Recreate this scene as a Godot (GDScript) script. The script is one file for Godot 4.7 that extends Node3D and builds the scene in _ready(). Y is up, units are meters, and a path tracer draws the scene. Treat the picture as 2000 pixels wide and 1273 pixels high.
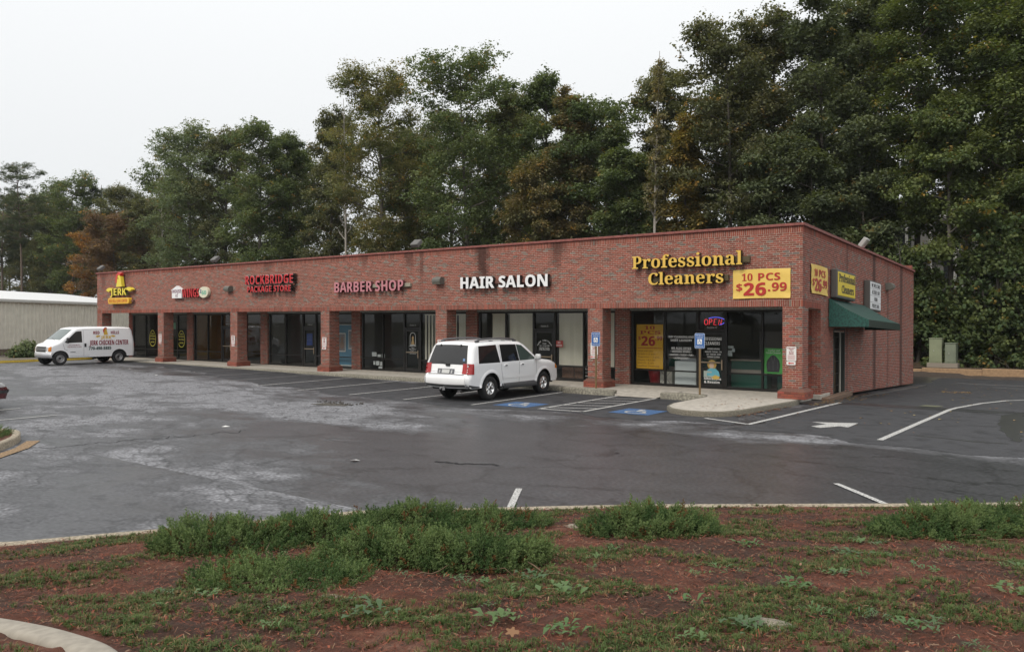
extends Node3D

const EYE := Vector3(7.475, 2.597, 24.925)
const FWD := Vector3(-0.5976, 0.0, -0.8018)
const RGT := Vector3(0.8018, 0.0, -0.5976)

var mats := {}
var texs := {}
var rng := RandomNumberGenerator.new()
var names_used := {}

# ---------------------------------------------------------------- small helpers
func srgb(c: Color) -> Color:
	return c.linear_to_srgb()

func noise_tex(key: String, freq: float, lo: float, hi: float, oct := 4, normal := false, type := FastNoiseLite.TYPE_SIMPLEX_SMOOTH, size := 512, bump := 4.0) -> Texture2D:
	if texs.has(key):
		return texs[key]
	var n := FastNoiseLite.new()
	n.seed = key.hash() % 10000
	n.noise_type = type
	n.frequency = freq
	n.fractal_octaves = oct
	var t := NoiseTexture2D.new()
	t.width = size
	t.height = size
	t.seamless = true
	t.noise = n
	if normal:
		t.as_normal_map = true
		t.bump_strength = bump
	else:
		var g := Gradient.new()
		g.set_color(0, Color(lo, lo, lo))
		g.set_color(1, Color(hi, hi, hi))
		t.color_ramp = g
	texs[key] = t
	return t

# a material by key: base colour is the real-world (linear) value
func mat(key: String, lin: Color, rough := 0.8, metal := 0.0, opt := {}) -> StandardMaterial3D:
	if mats.has(key):
		return mats[key]
	var m := StandardMaterial3D.new()
	m.resource_name = key
	m.albedo_color = srgb(lin)
	m.roughness = rough
	m.metallic = metal
	if opt.has("tex"):
		m.albedo_texture = opt.tex
		m.uv1_triplanar = true
		m.uv1_world_triplanar = not opt.get("local", false)
		var s: float = opt.get("scale", 1.0)
		m.uv1_scale = Vector3(s, s, s)
	if opt.has("normal"):
		m.normal_enabled = true
		m.normal_texture = opt.normal
		m.normal_scale = opt.get("nscale", 0.5)
		m.uv1_triplanar = true
		m.uv1_world_triplanar = not opt.get("local", false)
		var s2: float = opt.get("scale", 1.0)
		m.uv1_scale = Vector3(s2, s2, s2)
	if opt.has("rtex"):
		m.roughness_texture = opt.rtex
		m.roughness_texture_channel = BaseMaterial3D.TEXTURE_CHANNEL_RED
	if opt.get("vc", false):
		m.vertex_color_use_as_albedo = true
	if opt.has("alpha"):
		m.transparency = BaseMaterial3D.TRANSPARENCY_ALPHA
		m.albedo_color.a = opt.alpha
	if opt.has("emit"):
		m.emission_enabled = true
		m.emission = srgb(opt.emit)
		m.emission_energy_multiplier = opt.get("energy", 1.0)
	if opt.has("coat"):
		m.clearcoat_enabled = true
		m.clearcoat = opt.coat
		m.clearcoat_roughness = 0.05
	if opt.has("back"):
		m.backlight_enabled = true
		m.backlight = opt.back
	if opt.has("spec"):
		m.metallic_specular = opt.spec
	mats[key] = m
	return m

func st(smooth := false) -> SurfaceTool:
	var s := SurfaceTool.new()
	s.begin(Mesh.PRIMITIVE_TRIANGLES)
	s.set_smooth_group(0 if smooth else -1)
	return s

func numbered(called: String) -> String:
	if not names_used.has(called):
		names_used[called] = 0
		return called
	names_used[called] += 1
	return "%s_%03d" % [called, names_used[called]]

func put(node: Node3D, called: String, parent: Node3D = null) -> Node3D:
	if parent == null or parent == self:
		node.name = numbered(called)
		add_child(node, true)
	else:
		var k := 0
		var key := "n_" + called
		if parent.has_meta(key):
			k = parent.get_meta(key) + 1
		parent.set_meta(key, k)
		node.name = called if k == 0 else "%s_%03d" % [called, k]
		parent.add_child(node, true)
	return node

func inst(mesh: Mesh, called: String, m: Material, parent: Node3D = null, xf := Transform3D()) -> MeshInstance3D:
	var o := MeshInstance3D.new()
	o.mesh = mesh
	o.material_override = m
	o.transform = xf
	put(o, called, parent)
	return o

func fin(s: SurfaceTool, called: String, m: Material, parent: Node3D = null, xf := Transform3D()) -> MeshInstance3D:
	s.generate_normals()
	return inst(s.commit(), called, m, parent, xf)

func tag(o: Node3D, label: String, category := "", group := "", kind := "") -> Node3D:
	if label != "":
		o.set_meta("label", label)
	if category != "":
		o.set_meta("category", category)
	if group != "":
		o.set_meta("group", group)
	if kind != "":
		o.set_meta("kind", kind)
	return o

func thing(called: String, label: String, category: String, at := Vector3.ZERO, turn := 0.0, group := "") -> Node3D:
	var o := Node3D.new()
	o.position = at
	o.rotation.y = turn
	put(o, called)
	tag(o, label, category, group)
	return o

func tri(s: SurfaceTool, a: Vector3, b: Vector3, c: Vector3) -> void:
	s.add_vertex(a); s.add_vertex(b); s.add_vertex(c)

# corners clockwise as seen from the front
func quad(s: SurfaceTool, a: Vector3, b: Vector3, c: Vector3, d: Vector3) -> void:
	s.add_vertex(a); s.add_vertex(b); s.add_vertex(c)
	s.add_vertex(a); s.add_vertex(c); s.add_vertex(d)

func box(s: SurfaceTool, c: Vector3, size: Vector3, b := Basis()) -> void:
	var h := size * 0.5
	var p := []
	for i in 8:
		p.append(c + b * Vector3(h.x if i & 1 else -h.x, h.y if i & 2 else -h.y, h.z if i & 4 else -h.z))
	quad(s, p[4], p[6], p[7], p[5])
	quad(s, p[1], p[3], p[2], p[0])
	quad(s, p[5], p[7], p[3], p[1])
	quad(s, p[0], p[2], p[6], p[4])
	quad(s, p[6], p[2], p[3], p[7])
	quad(s, p[0], p[4], p[5], p[1])

# a box with its edges chamfered by e
func cbox(s: SurfaceTool, c: Vector3, size: Vector3, e: float, b := Basis()) -> void:
	var h := size * 0.5
	var q := {}
	for i in 8:
		var sg := Vector3(1 if i & 1 else -1, 1 if i & 2 else -1, 1 if i & 4 else -1)
		for ax in 3:
			var v := sg * h
			for k in 3:
				if k != ax:
					v[k] -= sg[k] * e
			q[[i, ax]] = c + b * v
	var f := [[2, [4, 6, 7, 5]], [2, [1, 3, 2, 0]], [0, [5, 7, 3, 1]], [0, [0, 2, 6, 4]], [1, [6, 2, 3, 7]], [1, [0, 4, 5, 1]]]
	for x in f:
		quad(s, q[[x[1][0], x[0]]], q[[x[1][1], x[0]]], q[[x[1][2], x[0]]], q[[x[1][3], x[0]]])
	for i in 8:
		for ax in 3:
			var j: int = i ^ (1 << ax)
			if j < i:
				continue
			var a1 := (ax + 1) % 3
			var a2 := (ax + 2) % 3
			facing(s, [q[[i, a1]], q[[j, a1]], q[[j, a2]], q[[i, a2]]], c)
		facing(s, [q[[i, 0]], q[[i, 1]], q[[i, 2]]], c)

# a polygon wound so that it faces away from the point c
func facing(s: SurfaceTool, p: Array, c: Vector3) -> void:
	var n: Vector3 = (p[1] - p[0]).cross(p[2] - p[0])
	var out: Vector3 = p[0] - c
	if n.dot(out) > 0.0:
		p.reverse()
	for k in range(1, p.size() - 1):
		tri(s, p[0], p[k], p[k + 1])

func tube(s: SurfaceTool, pts: Array, radii: Array, n := 8, cap := true) -> void:
	var rings := []
	var side := Vector3.ZERO
	for i in pts.size():
		var d: Vector3 = (pts[mini(i + 1, pts.size() - 1)] - pts[maxi(i - 1, 0)]).normalized()
		if side == Vector3.ZERO:
			side = d.cross(Vector3.UP if absf(d.y) < 0.9 else Vector3.RIGHT).normalized()
		side = (side - d * side.dot(d)).normalized()
		var up := side.cross(d)
		var ring := []
		for k in n:
			var a := TAU * k / n
			ring.append(pts[i] + (side * cos(a) + up * sin(a)) * radii[i])
		rings.append(ring)
	for i in rings.size() - 1:
		for k in n:
			var l := (k + 1) % n
			quad(s, rings[i][k], rings[i][l], rings[i + 1][l], rings[i + 1][k])
	if cap:
		for k in range(1, n - 1):
			tri(s, rings[0][0], rings[0][k + 1], rings[0][k])
			var e: Array = rings[-1]
			tri(s, e[0], e[k], e[k + 1])

# profile points (radius, height) turned round the y axis of xf
func lathe(s: SurfaceTool, prof: Array, n: int, xf := Transform3D()) -> void:
	for i in prof.size() - 1:
		for k in n:
			var a := TAU * k / n
			var b := TAU * (k + 1) / n
			var p0: Vector2 = prof[i]
			var p1: Vector2 = prof[i + 1]
			quad(s, xf * Vector3(p0.x * cos(a), p0.y, p0.x * sin(a)), xf * Vector3(p1.x * cos(a), p1.y, p1.x * sin(a)),
				xf * Vector3(p1.x * cos(b), p1.y, p1.x * sin(b)), xf * Vector3(p0.x * cos(b), p0.y, p0.x * sin(b)))

# a flat polygon (x, y) facing +z, extruded back by depth
func prism(s: SurfaceTool, poly: PackedVector2Array, depth: float, xf := Transform3D()) -> void:
	if not Geometry2D.is_polygon_clockwise(poly):
		poly = poly.duplicate()
		poly.reverse()
	var t := Geometry2D.triangulate_polygon(poly)
	for i in range(0, t.size(), 3):
		var a := poly[t[i]]
		var b := poly[t[i + 1]]
		var c := poly[t[i + 2]]
		if (b - a).cross(c - a) > 0.0:
			var k := b
			b = c
			c = k
		tri(s, xf * Vector3(a.x, a.y, 0), xf * Vector3(b.x, b.y, 0), xf * Vector3(c.x, c.y, 0))
		tri(s, xf * Vector3(a.x, a.y, -depth), xf * Vector3(c.x, c.y, -depth), xf * Vector3(b.x, b.y, -depth))
	for i in poly.size():
		var a := poly[i]
		var b := poly[(i + 1) % poly.size()]
		quad(s, xf * Vector3(a.x, a.y, 0), xf * Vector3(a.x, a.y, -depth), xf * Vector3(b.x, b.y, -depth), xf * Vector3(b.x, b.y, 0))

func rrect(w: float, h: float, r: float, c := Vector2.ZERO, n := 4) -> PackedVector2Array:
	var p := PackedVector2Array()
	for q in 4:
		var m := c + Vector2((w * 0.5 - r) * (1 if q == 0 or q == 3 else -1), (h * 0.5 - r) * (1 if q < 2 else -1))
		for k in n + 1:
			var a := PI * 0.5 * (q + float(k) / n)
			p.append(m + Vector2(cos(a), sin(a)) * r)
	return p

func disc(rx: float, ry: float, c := Vector2.ZERO, n := 20) -> PackedVector2Array:
	var p := PackedVector2Array()
	for k in n:
		p.append(c + Vector2(cos(TAU * k / n) * rx, sin(TAU * k / n) * ry))
	return p

func font(kind: String) -> Font:
	if texs.has("font" + kind):
		return texs["font" + kind]
	var f := SystemFont.new()
	f.font_names = PackedStringArray(["Droid Serif" if kind.begins_with("serif") else "Droid Sans"])
	f.font_weight = 700 if kind.contains("bold") else 400
	var out: Font = f
	if kind.contains("fat"):
		var v := FontVariation.new()
		v.base_font = f
		v.variation_embolden = 0.4
		out = v
	if kind.contains("edge"):
		var v2 := FontVariation.new()
		v2.base_font = f
		v2.variation_embolden = 0.8
		out = v2
	texs["font" + kind] = out
	return out

func text_mesh(t: String, kind: String, depth: float, curve := 0.5) -> TextMesh:
	var m := TextMesh.new()
	m.text = t
	m.font = font(kind)
	m.font_size = 48
	m.pixel_size = 0.01
	m.depth = depth
	m.curve_step = curve * 4.0
	m.horizontal_alignment = HORIZONTAL_ALIGNMENT_LEFT
	m.vertical_alignment = VERTICAL_ALIGNMENT_CENTER
	return m

# one line of lettering that fills width w, its capitals cap high, centred on xf's origin (baseline at y = 0)
func line(t: String, kind: String, w: float, cap: float, xf: Transform3D, m: Material, parent: Node3D, called := "lettering", depth := 0.004) -> MeshInstance3D:
	var tm := text_mesh(t, kind, 0.01)
	var bb := tm.get_aabb()
	var hb := text_mesh("H", kind, 0.01).get_aabb()
	var sx := w / maxf(bb.size.x, 0.001)
	var sy := cap / maxf(hb.size.y, 0.001)
	var l := Transform3D(Basis.from_scale(Vector3(sx, sy, depth / 0.01)), Vector3(-(bb.position.x + bb.size.x * 0.5) * sx, -hb.position.y * sy, 0))
	return inst(tm, called, m, parent, xf * l)

func _ready() -> void:
	rng.seed = 12345
	var cam := Camera3D.new()
	cam.name = "camera"
	add_child(cam)
	cam.position = EYE
	cam.look_at_from_position(EYE, EYE + FWD + Vector3(0, -0.0080, 0), Vector3.UP)
	cam.fov = 44.38
	cam.near = 0.1
	cam.far = 1500.0
	cam.current = true
	var env := Environment.new()
	env.background_mode = Environment.BG_SKY
	var sky := Sky.new()
	var sm := ProceduralSkyMaterial.new()
	sm.sky_top_color = srgb(Color(0.95, 0.96, 0.97))
	sm.sky_horizon_color = srgb(Color(0.55, 0.565, 0.575))
	sm.sky_curve = 0.75
	sm.sky_energy_multiplier = 1.0
	sm.ground_bottom_color = srgb(Color(0.12, 0.12, 0.1))
	sm.ground_horizon_color = srgb(Color(0.4, 0.41, 0.41))
	sky.sky_material = sm
	env.sky = sky
	env.tonemap_mode = Environment.TONE_MAPPER_LINEAR
	env.tonemap_exposure = 1.45
	env.sdfgi_enabled = true
	env.ssao_enabled = true
	env.ssil_enabled = true
	env.fog_enabled = true
	env.fog_density = 0.00015
	env.fog_light_color = Color(0.93, 0.95, 0.97)
	var we := WorldEnvironment.new()
	we.name = "environment"
	we.environment = env
	add_child(we)
	var sun := DirectionalLight3D.new()
	sun.name = "sun"
	sun.light_energy = 0.5
	sun.light_color = Color(1.0, 0.97, 0.93)
	sun.light_angular_distance = 25.0
	sun.shadow_enabled = true
	add_child(sun)
	sun.look_at_from_position(Vector3.ZERO, Vector3(0.02, -0.9, -0.85), Vector3.UP)

	build_ground()
	build_mall()
	build_forest()
	build_site()
	build_cars()
	build_signs()
	build_inside()
	build_front()
	build_misc()
	build_far()

# ---------------------------------------------------------------- ground
func smooth01(a: float) -> float:
	var t := clampf(a, 0.0, 1.0)
	return t * t * (3.0 - 2.0 * t)

# height of the paved lot: level in front, rising a little to the left, falling along the side lane to the back
func lot_y(x: float, z: float) -> float:
	var y := 0.12 * smooth01((-16.0 - x) / 20.0)
	if z < -1.0:
		y += maxf(0.034 * (z + 1.0), -0.58)
	return y

func hill_y(x: float, z: float) -> float:
	var amp := clampf((x + 70.0) / 70.0, 0.15, 1.0) * 5.0
	return -0.15 + amp * smooth01((-27.0 - z) / 35.0)

# the far edge of the planted berm, as depth from the eye for a sideways offset
const BERM := [Vector2(-9.0, 8.2), Vector2(-5.6, 8.75), Vector2(-4.6, 9.15), Vector2(-3.65, 9.48), Vector2(-2.03, 10.2), Vector2(0, 10.4), Vector2(0.7, 10.48), Vector2(2.03, 10.57), Vector2(6.1, 10.63), Vector2(6.86, 10.7), Vector2(12, 10.6)]
func berm_edge(a: float) -> float:
	for i in BERM.size() - 1:
		if a <= BERM[i + 1].x:
			return lerpf(BERM[i].y, BERM[i + 1].y, clampf((a - BERM[i].x) / (BERM[i + 1].x - BERM[i].x), 0, 1))
	return BERM[-1].y

func berm_pt(a: float, d: float, y := 0.0) -> Vector3:
	return Vector3(EYE.x, y, EYE.z) + FWD * d + RGT * a

func berm_y(a: float, d: float) -> float:
	var s := berm_edge(a) - d
	var y := 0.115 + 0.118 * maxf(s, 0.0)
	y -= 0.009 * maxf(s - 6.5, 0.0) * maxf(s - 6.5, 0.0)
	return y

func berm_ad(p: Vector3) -> Vector2:
	var q := p - EYE
	return Vector2(q.dot(RGT), q.dot(FWD))

func ribbon(s: SurfaceTool, way: Array, w: float, lift: float) -> void:
	var pts := []
	for i in way.size() - 1:
		var m := maxi(1, int(way[i].distance_to(way[i + 1]) / 0.5))
		for k in m:
			pts.append(way[i].lerp(way[i + 1], float(k) / m))
	pts.append(way[-1])
	for i in pts.size() - 1:
		var d: Vector2 = (pts[mini(i + 1, pts.size() - 1)] - pts[maxi(i - 1, 0)]).normalized()
		var d2: Vector2 = (pts[mini(i + 2, pts.size() - 1)] - pts[i]).normalized()
		var n := Vector2(-d.y, d.x) * w * 0.5
		var n2 := Vector2(-d2.y, d2.x) * w * 0.5
		var q := [pts[i] + n, pts[i + 1] + n2, pts[i + 1] - n2, pts[i] - n]
		var v := []
		for p in q:
			v.append(Vector3(p.x, lot_y(p.x, p.y) + lift, p.y))
		facing(s, [v[0], v[1], v[2], v[3]], (v[0] + v[2]) * 0.5 - Vector3(0, 5, 0))

# ragged flat patch on the lot: a polygon laid on the ground
func patch(s: SurfaceTool, poly: PackedVector2Array, lift: float, cell := 2.0) -> void:
	var lo := poly[0]
	var hi := poly[0]
	for p in poly:
		lo = lo.min(p)
		hi = hi.max(p)
	var x := lo.x
	while x < hi.x:
		var z := lo.y
		while z < hi.y:
			var c := PackedVector2Array([Vector2(x, z), Vector2(x + cell, z), Vector2(x + cell, z + cell), Vector2(x, z + cell)])
			for q in Geometry2D.intersect_polygons(c, poly):
				var t := Geometry2D.triangulate_polygon(q)
				for i in range(0, t.size(), 3):
					var v := []
					for k in 3:
						var p := q[t[i + k]]
						v.append(Vector3(p.x, lot_y(p.x, p.y) + lift, p.y))
					facing(s, v, v[0] - Vector3(0, 5, 0))
			z += cell
		x += cell

func ragged(poly: Array, amp: float, step: float, sd: int) -> PackedVector2Array:
	var n := FastNoiseLite.new()
	n.seed = sd
	n.frequency = 0.35
	n.fractal_octaves = 4
	var out := PackedVector2Array()
	for i in poly.size():
		var a: Vector2 = poly[i]
		var b: Vector2 = poly[(i + 1) % poly.size()]
		var k := maxi(1, int(a.distance_to(b) / step))
		for j in k:
			var p := a.lerp(b, float(j) / k)
			out.append(p + Vector2(n.get_noise_2d(p.x, p.y), n.get_noise_2d(p.x + 90, p.y)) * amp)
	return out

# worn asphalt of the front lot: one picture of 48 by 17 m with dry pale areas, damp dark ones and net cracks
const LOT := Rect2(-40.0, 0.4, 48.0, 17.0)

func asphalt_textures() -> Array:
	var w := 2048
	var h := 1024
	# where the lot is worn pale (+) or freshly dark (-): centre x, z, radii, amount
	var zones := [[-12.5, 9.4, 4.6, 1.3, 0.5], [-8.6, 11.0, 4.6, 0.8, 0.5], [-18, 12.3, 3.5, 1.7, 0.4], [-26, 8, 9, 2.4, 0.42], [-12.8, 15.6, 2.2, 2.4, 0.36], [-33, 6.0, 8, 1.8, 0.42], [1.9, 7.3, 1.7, 0.5, 0.2], [3.0, 8.4, 4.5, 0.9, -0.35], [-20, 9.3, 5, 1.3, 0.3], [-5.8, 14.9, 2.0, 0.5, 0.2], [-22, 5.6, 5, 0.6, 0.3], [-6.4, 7.6, 3.0, 0.4, 0.25],
		[-7.6, 12.6, 2.2, 0.9, -0.4], [-3.0, 8.6, 3.2, 1.0, -0.4], [-8.5, 14.6, 3.5, 1.2, -0.3], [2.0, 13.0, 8, 3.6, -0.7], [2.5, 9.6, 6, 1.2, -0.5], [0.5, 10.8, 6, 1.0, -0.22], [-15, 7.2, 3, 0.7, -0.3], [-30, 4.2, 8, 0.7, -0.3]]
	var zi := Image.create(128, 64, false, Image.FORMAT_RF)
	for j in 64:
		for i in 128:
			var x := LOT.position.x + LOT.size.x * i / 127.0
			var z := LOT.position.y + LOT.size.y * j / 63.0
			var v := 0.0
			for q in zones:
				var e: float = Vector2((x - q[0]) / q[2], (z - q[1]) / q[3]).length()
				v += q[4] * smooth01(1.5 - e)
			zi.set_pixel(i, j, Color(clampf(0.5 + v * 0.5, 0, 1), 0, 0))
	zi.convert(Image.FORMAT_L8)
	zi.resize(w, h, Image.INTERPOLATE_CUBIC)
	var zone := zi.get_data()
	var mk := func(sd: int, f: float, oct: int, warp: float) -> PackedByteArray:
		var n := FastNoiseLite.new()
		n.seed = sd
		n.frequency = f
		n.fractal_octaves = oct
		if warp > 0.0:
			n.domain_warp_enabled = true
			n.domain_warp_amplitude = warp
			n.domain_warp_frequency = f * 1.5
		return n.get_image(w, h, false, false, false).get_data()
	var n1: PackedByteArray = mk.call(11, 0.006, 7, 40.0)
	var n2: PackedByteArray = mk.call(12, 0.02, 5, 20.0)
	var n3: PackedByteArray = mk.call(13, 0.25, 3, 0.0)
	var cr := FastNoiseLite.new()
	cr.noise_type = FastNoiseLite.TYPE_CELLULAR
	cr.cellular_return_type = FastNoiseLite.RETURN_DISTANCE2_SUB
	cr.fractal_type = FastNoiseLite.FRACTAL_NONE
	cr.frequency = 0.05
	cr.domain_warp_enabled = true
	cr.domain_warp_amplitude = 14.0
	cr.domain_warp_frequency = 0.03
	cr.seed = 5
	var c1 := cr.get_image(w, h, false, false, false).get_data()
	cr.frequency = 0.011
	cr.domain_warp_amplitude = 60.0
	cr.domain_warp_frequency = 0.012
	var c2 := cr.get_image(w, h, false, false, false).get_data()
	var lo := 255
	for i in range(0, w * h, 97):
		lo = mini(lo, c1[i])
	var lo2 := 255
	for i in range(0, w * h, 97):
		lo2 = mini(lo2, c2[i])
	var out := PackedByteArray()
	out.resize(w * h * 3)
	var rough := PackedByteArray()
	rough.resize(w * h)
	var k3 := 0
	for i in w * h:
		var a := (n1[i] - 128) * 0.011 + (zone[i] - 128) * 0.013 + (n2[i] - 128) * 0.004
		var pale := clampf((a + 0.02) * 1.5, 0.0, 1.0)
		var damp := clampf((-a - 0.12) * 2.4, 0.0, 1.0)
		var v := 76.0 + 56.0 * pale - 15.0 * damp + (n3[i] - 128) * (0.32 + 0.2 * pale) + (n2[i] - 128) * 0.10
		var d := c1[i] - lo
		if d < 18 and damp < 0.6:
			v -= (18 - d) * (1.3 + 1.3 * pale)
		d = c2[i] - lo2
		if d < 5:
			v -= (5 - d) * 9.0
		var b := int(clampf(v, 22.0, 235.0))
		out[k3] = b
		out[k3 + 1] = b
		out[k3 + 2] = mini(b + 2, 255)
		rough[i] = int(clampf(138.0 + 55.0 * pale - 45.0 * damp, 0.0, 255.0))
		k3 += 3
	return [ImageTexture.create_from_image(Image.create_from_data(w, h, false, Image.FORMAT_RGB8, out)), ImageTexture.create_from_image(Image.create_from_data(w, h, false, Image.FORMAT_L8, rough))]

func build_ground() -> void:
	var pair := asphalt_textures()
	var old := mat("old_asphalt", Color(0.68, 0.69, 0.72), 1.0, 0.0, {"spec": 0.6})
	old.albedo_texture = pair[0]
	old.roughness_texture = pair[1]
	var rt := noise_tex("wet", 0.02, 0.62, 0.9, 5)
	noise_tex("asphalt_n", 0.42, 0, 1, 2, true, FastNoiseLite.TYPE_SIMPLEX_SMOOTH, 512, 3.0)
	var s := st(true)
	var x0 := -62.0
	var z0 := -26.0
	var step := 0.5
	var nx := 152
	var nz := 104
	for j in nz + 1:
		for i in nx + 1:
			var x := x0 + i * step
			var z := z0 + j * step
			s.set_uv(Vector2((x - LOT.position.x) / LOT.size.x, (z - LOT.position.y) / LOT.size.y))
			s.add_vertex(Vector3(x, lot_y(x, z) - 0.004, z))
	for j in nz:
		for i in nx:
			var a := j * (nx + 1) + i
			for k in [a, a + 1, a + nx + 2, a, a + nx + 2, a + nx + 1]:
				s.add_index(k)
	s.generate_normals()
	var lot := inst(s.commit(), "parking_lot", old)
	tag(lot, "", "", "", "structure")

	# newer, smoother and darker asphalt: the stall strip, the side lane, the near lane
	var dark := mat("dark_asphalt", Color(0.042, 0.043, 0.047), 0.6, 0.0, {"tex": noise_tex("dark_a", 0.02, 0.7, 1.3, 7), "scale": 0.12, "spec": 0.4})
	dark.roughness_texture = rt
	dark.roughness = 0.95
	dark.normal_enabled = true
	dark.normal_texture = texs["asphalt_n"]
	dark.normal_scale = 0.15
	var p1 := st()
	patch(p1, ragged([Vector2(-42, 0.7), Vector2(-6, 0.7), Vector2(-0.2, 0.7), Vector2(-0.2, 6.0), Vector2(-4, 6.3), Vector2(-9, 6.6), Vector2(-14, 6.2), Vector2(-20, 5.2), Vector2(-30, 2.6), Vector2(-38, 1.6)], 0.8, 0.5, 3), 0.001)
	fin(p1, "stall_surface", dark, lot)
	var p2 := st()
	patch(p2, ragged([Vector2(0.1, -24), Vector2(13, -24), Vector2(13, 7.0), Vector2(6, 7.4), Vector2(2.8, 6.6), Vector2(0.2, 6.6)], 0.7, 0.5, 7), 0.0015)
	fin(p2, "lane_surface", dark, lot)
	# a patched pothole and long open cracks
	var soil := mat("pothole_gravel", Color(0.1, 0.09, 0.075), 0.95, 0.0, {"tex": noise_tex("gravel", 0.25, 0.3, 1.4, 3), "scale": 2.0, "normal": texs["asphalt_n"], "nscale": 1.0})
	var p4 := st()
	patch(p4, ragged([Vector2(-12.0, 8.4), Vector2(-11.0, 8.2), Vector2(-10.8, 8.8), Vector2(-11.6, 9.1), Vector2(-12.1, 8.9)], 0.35, 0.15, 5), 0.003, 0.5)
	fin(p4, "pothole", soil, lot)
	var chunks := st()
	for i in 40:
		var c := Vector3(-11.6 + rng.randf_range(-0.9, 0.9), 0.01, 8.2 + rng.randf_range(-0.25, 0.35))
		var r := rng.randf_range(0.02, 0.07)
		box(chunks, c, Vector3(r, r * 0.6, r * 0.8), Basis(Vector3(rng.randf(), rng.randf(), 0.3).normalized(), rng.randf() * 3.0))
	tag(fin(chunks, "rubble", mat("rubble", Color(0.07, 0.065, 0.06), 0.95), lot), "", "", "", "stuff")
	var tar := mat("crack_black", Color(0.018, 0.018, 0.019), 0.9)
	var ck := st()
	var cn := FastNoiseLite.new()
	cn.frequency = 0.9
	for q in [[Vector2(-2.4, 14.0), Vector2(-1.2, 13.7), 0.07, 0.12], [Vector2(-9.9, 17.9), Vector2(-9.2, 15.6), 0.03, 0.2], [Vector2(-9.2, 15.6), Vector2(-8.6, 13.7), 0.025, 0.25]]:
		var pts := []
		var d: Vector2 = q[1] - q[0]
		var nn := Vector2(-d.y, d.x).normalized()
		for k in 25:
			var t := k / 24.0
			var p: Vector2 = q[0] + d * t
			pts.append(p + nn * cn.get_noise_2d(p.x * 2.0, p.y * 2.0) * q[3] * 2.0)
		ribbon(ck, pts, q[2], 0.004)
	fin(ck, "crack", tar, lot)

	# painted markings
	var white := mat("road_white", Color(0.62, 0.62, 0.6), 0.7, 0.0, {"tex": noise_tex("wornpaint", 0.05, 0.45, 1.15, 5), "scale": 0.9})
	var faint := mat("road_faint", Color(0.33, 0.33, 0.33), 0.7, 0.0, {"tex": texs["wornpaint"], "scale": 0.9})
	var lines := [[[Vector2(-8.1, 0.75), Vector2(-8.02, 6.2)], 0.1, white], [[Vector2(-10.85, 0.75), Vector2(-10.8, 6.3)], 0.1, white], [[Vector2(-13.5, 0.75), Vector2(-13.5, 6.2)], 0.1, white], [[Vector2(-16.5, 0.75), Vector2(-16.3, 6.2)], 0.1, white], [[Vector2(-19.4, 0.75), Vector2(-19.2, 5.9)], 0.1, white],
		[[Vector2(-22.1, 0.75), Vector2(-22.0, 5.5)], 0.1, faint], [[Vector2(-24.9, 0.75), Vector2(-24.8, 5.5)], 0.1, faint], [[Vector2(-27.7, 0.75), Vector2(-27.6, 5.5)], 0.1, faint], [[Vector2(-30.5, 0.75), Vector2(-30.4, 5.0)], 0.1, faint], [[Vector2(-33.3, 0.75), Vector2(-33.2, 5.0)], 0.1, faint], [[Vector2(-36.1, 0.75), Vector2(-36.0, 5.0)], 0.1, faint],
		[[Vector2(-5.85, 0.95), Vector2(-5.75, 5.9)], 0.11, white], [[Vector2(-4.4, 0.8), Vector2(-4.36, 5.75)], 0.11, white], [[Vector2(-5.8, 5.86), Vector2(-4.3, 5.7)], 0.11, white],
		[[Vector2(-0.99, 5.06), Vector2(0.37, 5.58)], 0.12, white], [[Vector2(0.37, 5.64), Vector2(0.5, 3.6), Vector2(0.62, 1.6), Vector2(0.72, 0.2), Vector2(0.8, -1.2)], 0.13, white],
		[[Vector2(3.57, 6.43), Vector2(3.72, 2.5), Vector2(3.9, -2.0), Vector2(4.2, -5.0), Vector2(4.7, -7.6), Vector2(5.6, -9.6), Vector2(7.4, -11.2)], 0.13, white],
		[[Vector2(0.25, 15.05), Vector2(0.9, 16.15)], 0.1, white], [[Vector2(4.05, 11.74), Vector2(5.04, 12.85)], 0.1, white],
		[[Vector2(-15.4, 14.95), Vector2(-15.38, 20)], 0.1, white], [[Vector2(-17.95, 14.84), Vector2(-17.85, 20)], 0.1, white], [[Vector2(-20.5, 14.8), Vector2(-20.4, 20)], 0.1, white],
		[[Vector2(1.5, -20.2), Vector2(9.0, -19.6)], 0.14, faint], [[Vector2(3.2, -18.4), Vector2(9, -18.0)], 0.1, faint]]
	for i in 5:
		var z := 1.7 + i * 0.85
		lines.append([[Vector2(-5.8, z + 0.35), Vector2(-4.4, z - 0.3)], 0.09, white])
	for l in lines:
		var q := st()
		ribbon(q, l[0], l[1], 0.008)
		fin(q, "parking_line", l[2], lot)
	var ar := st()
	var ap := PackedVector2Array([Vector2(1.72, 5.05), Vector2(1.98, 5.2), Vector2(2.28, 4.62), Vector2(2.5, 4.72), Vector2(2.5, 3.75), Vector2(1.5, 4.2), Vector2(1.9, 4.4)])
	patch(ar, ap, 0.008, 3.0)
	fin(ar, "lane_arrow", white, lot)
	var blue := mat("road_blue", Color(0.06, 0.16, 0.36), 0.7, 0.0, {"tex": texs["wornpaint"], "scale": 0.9})
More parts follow.
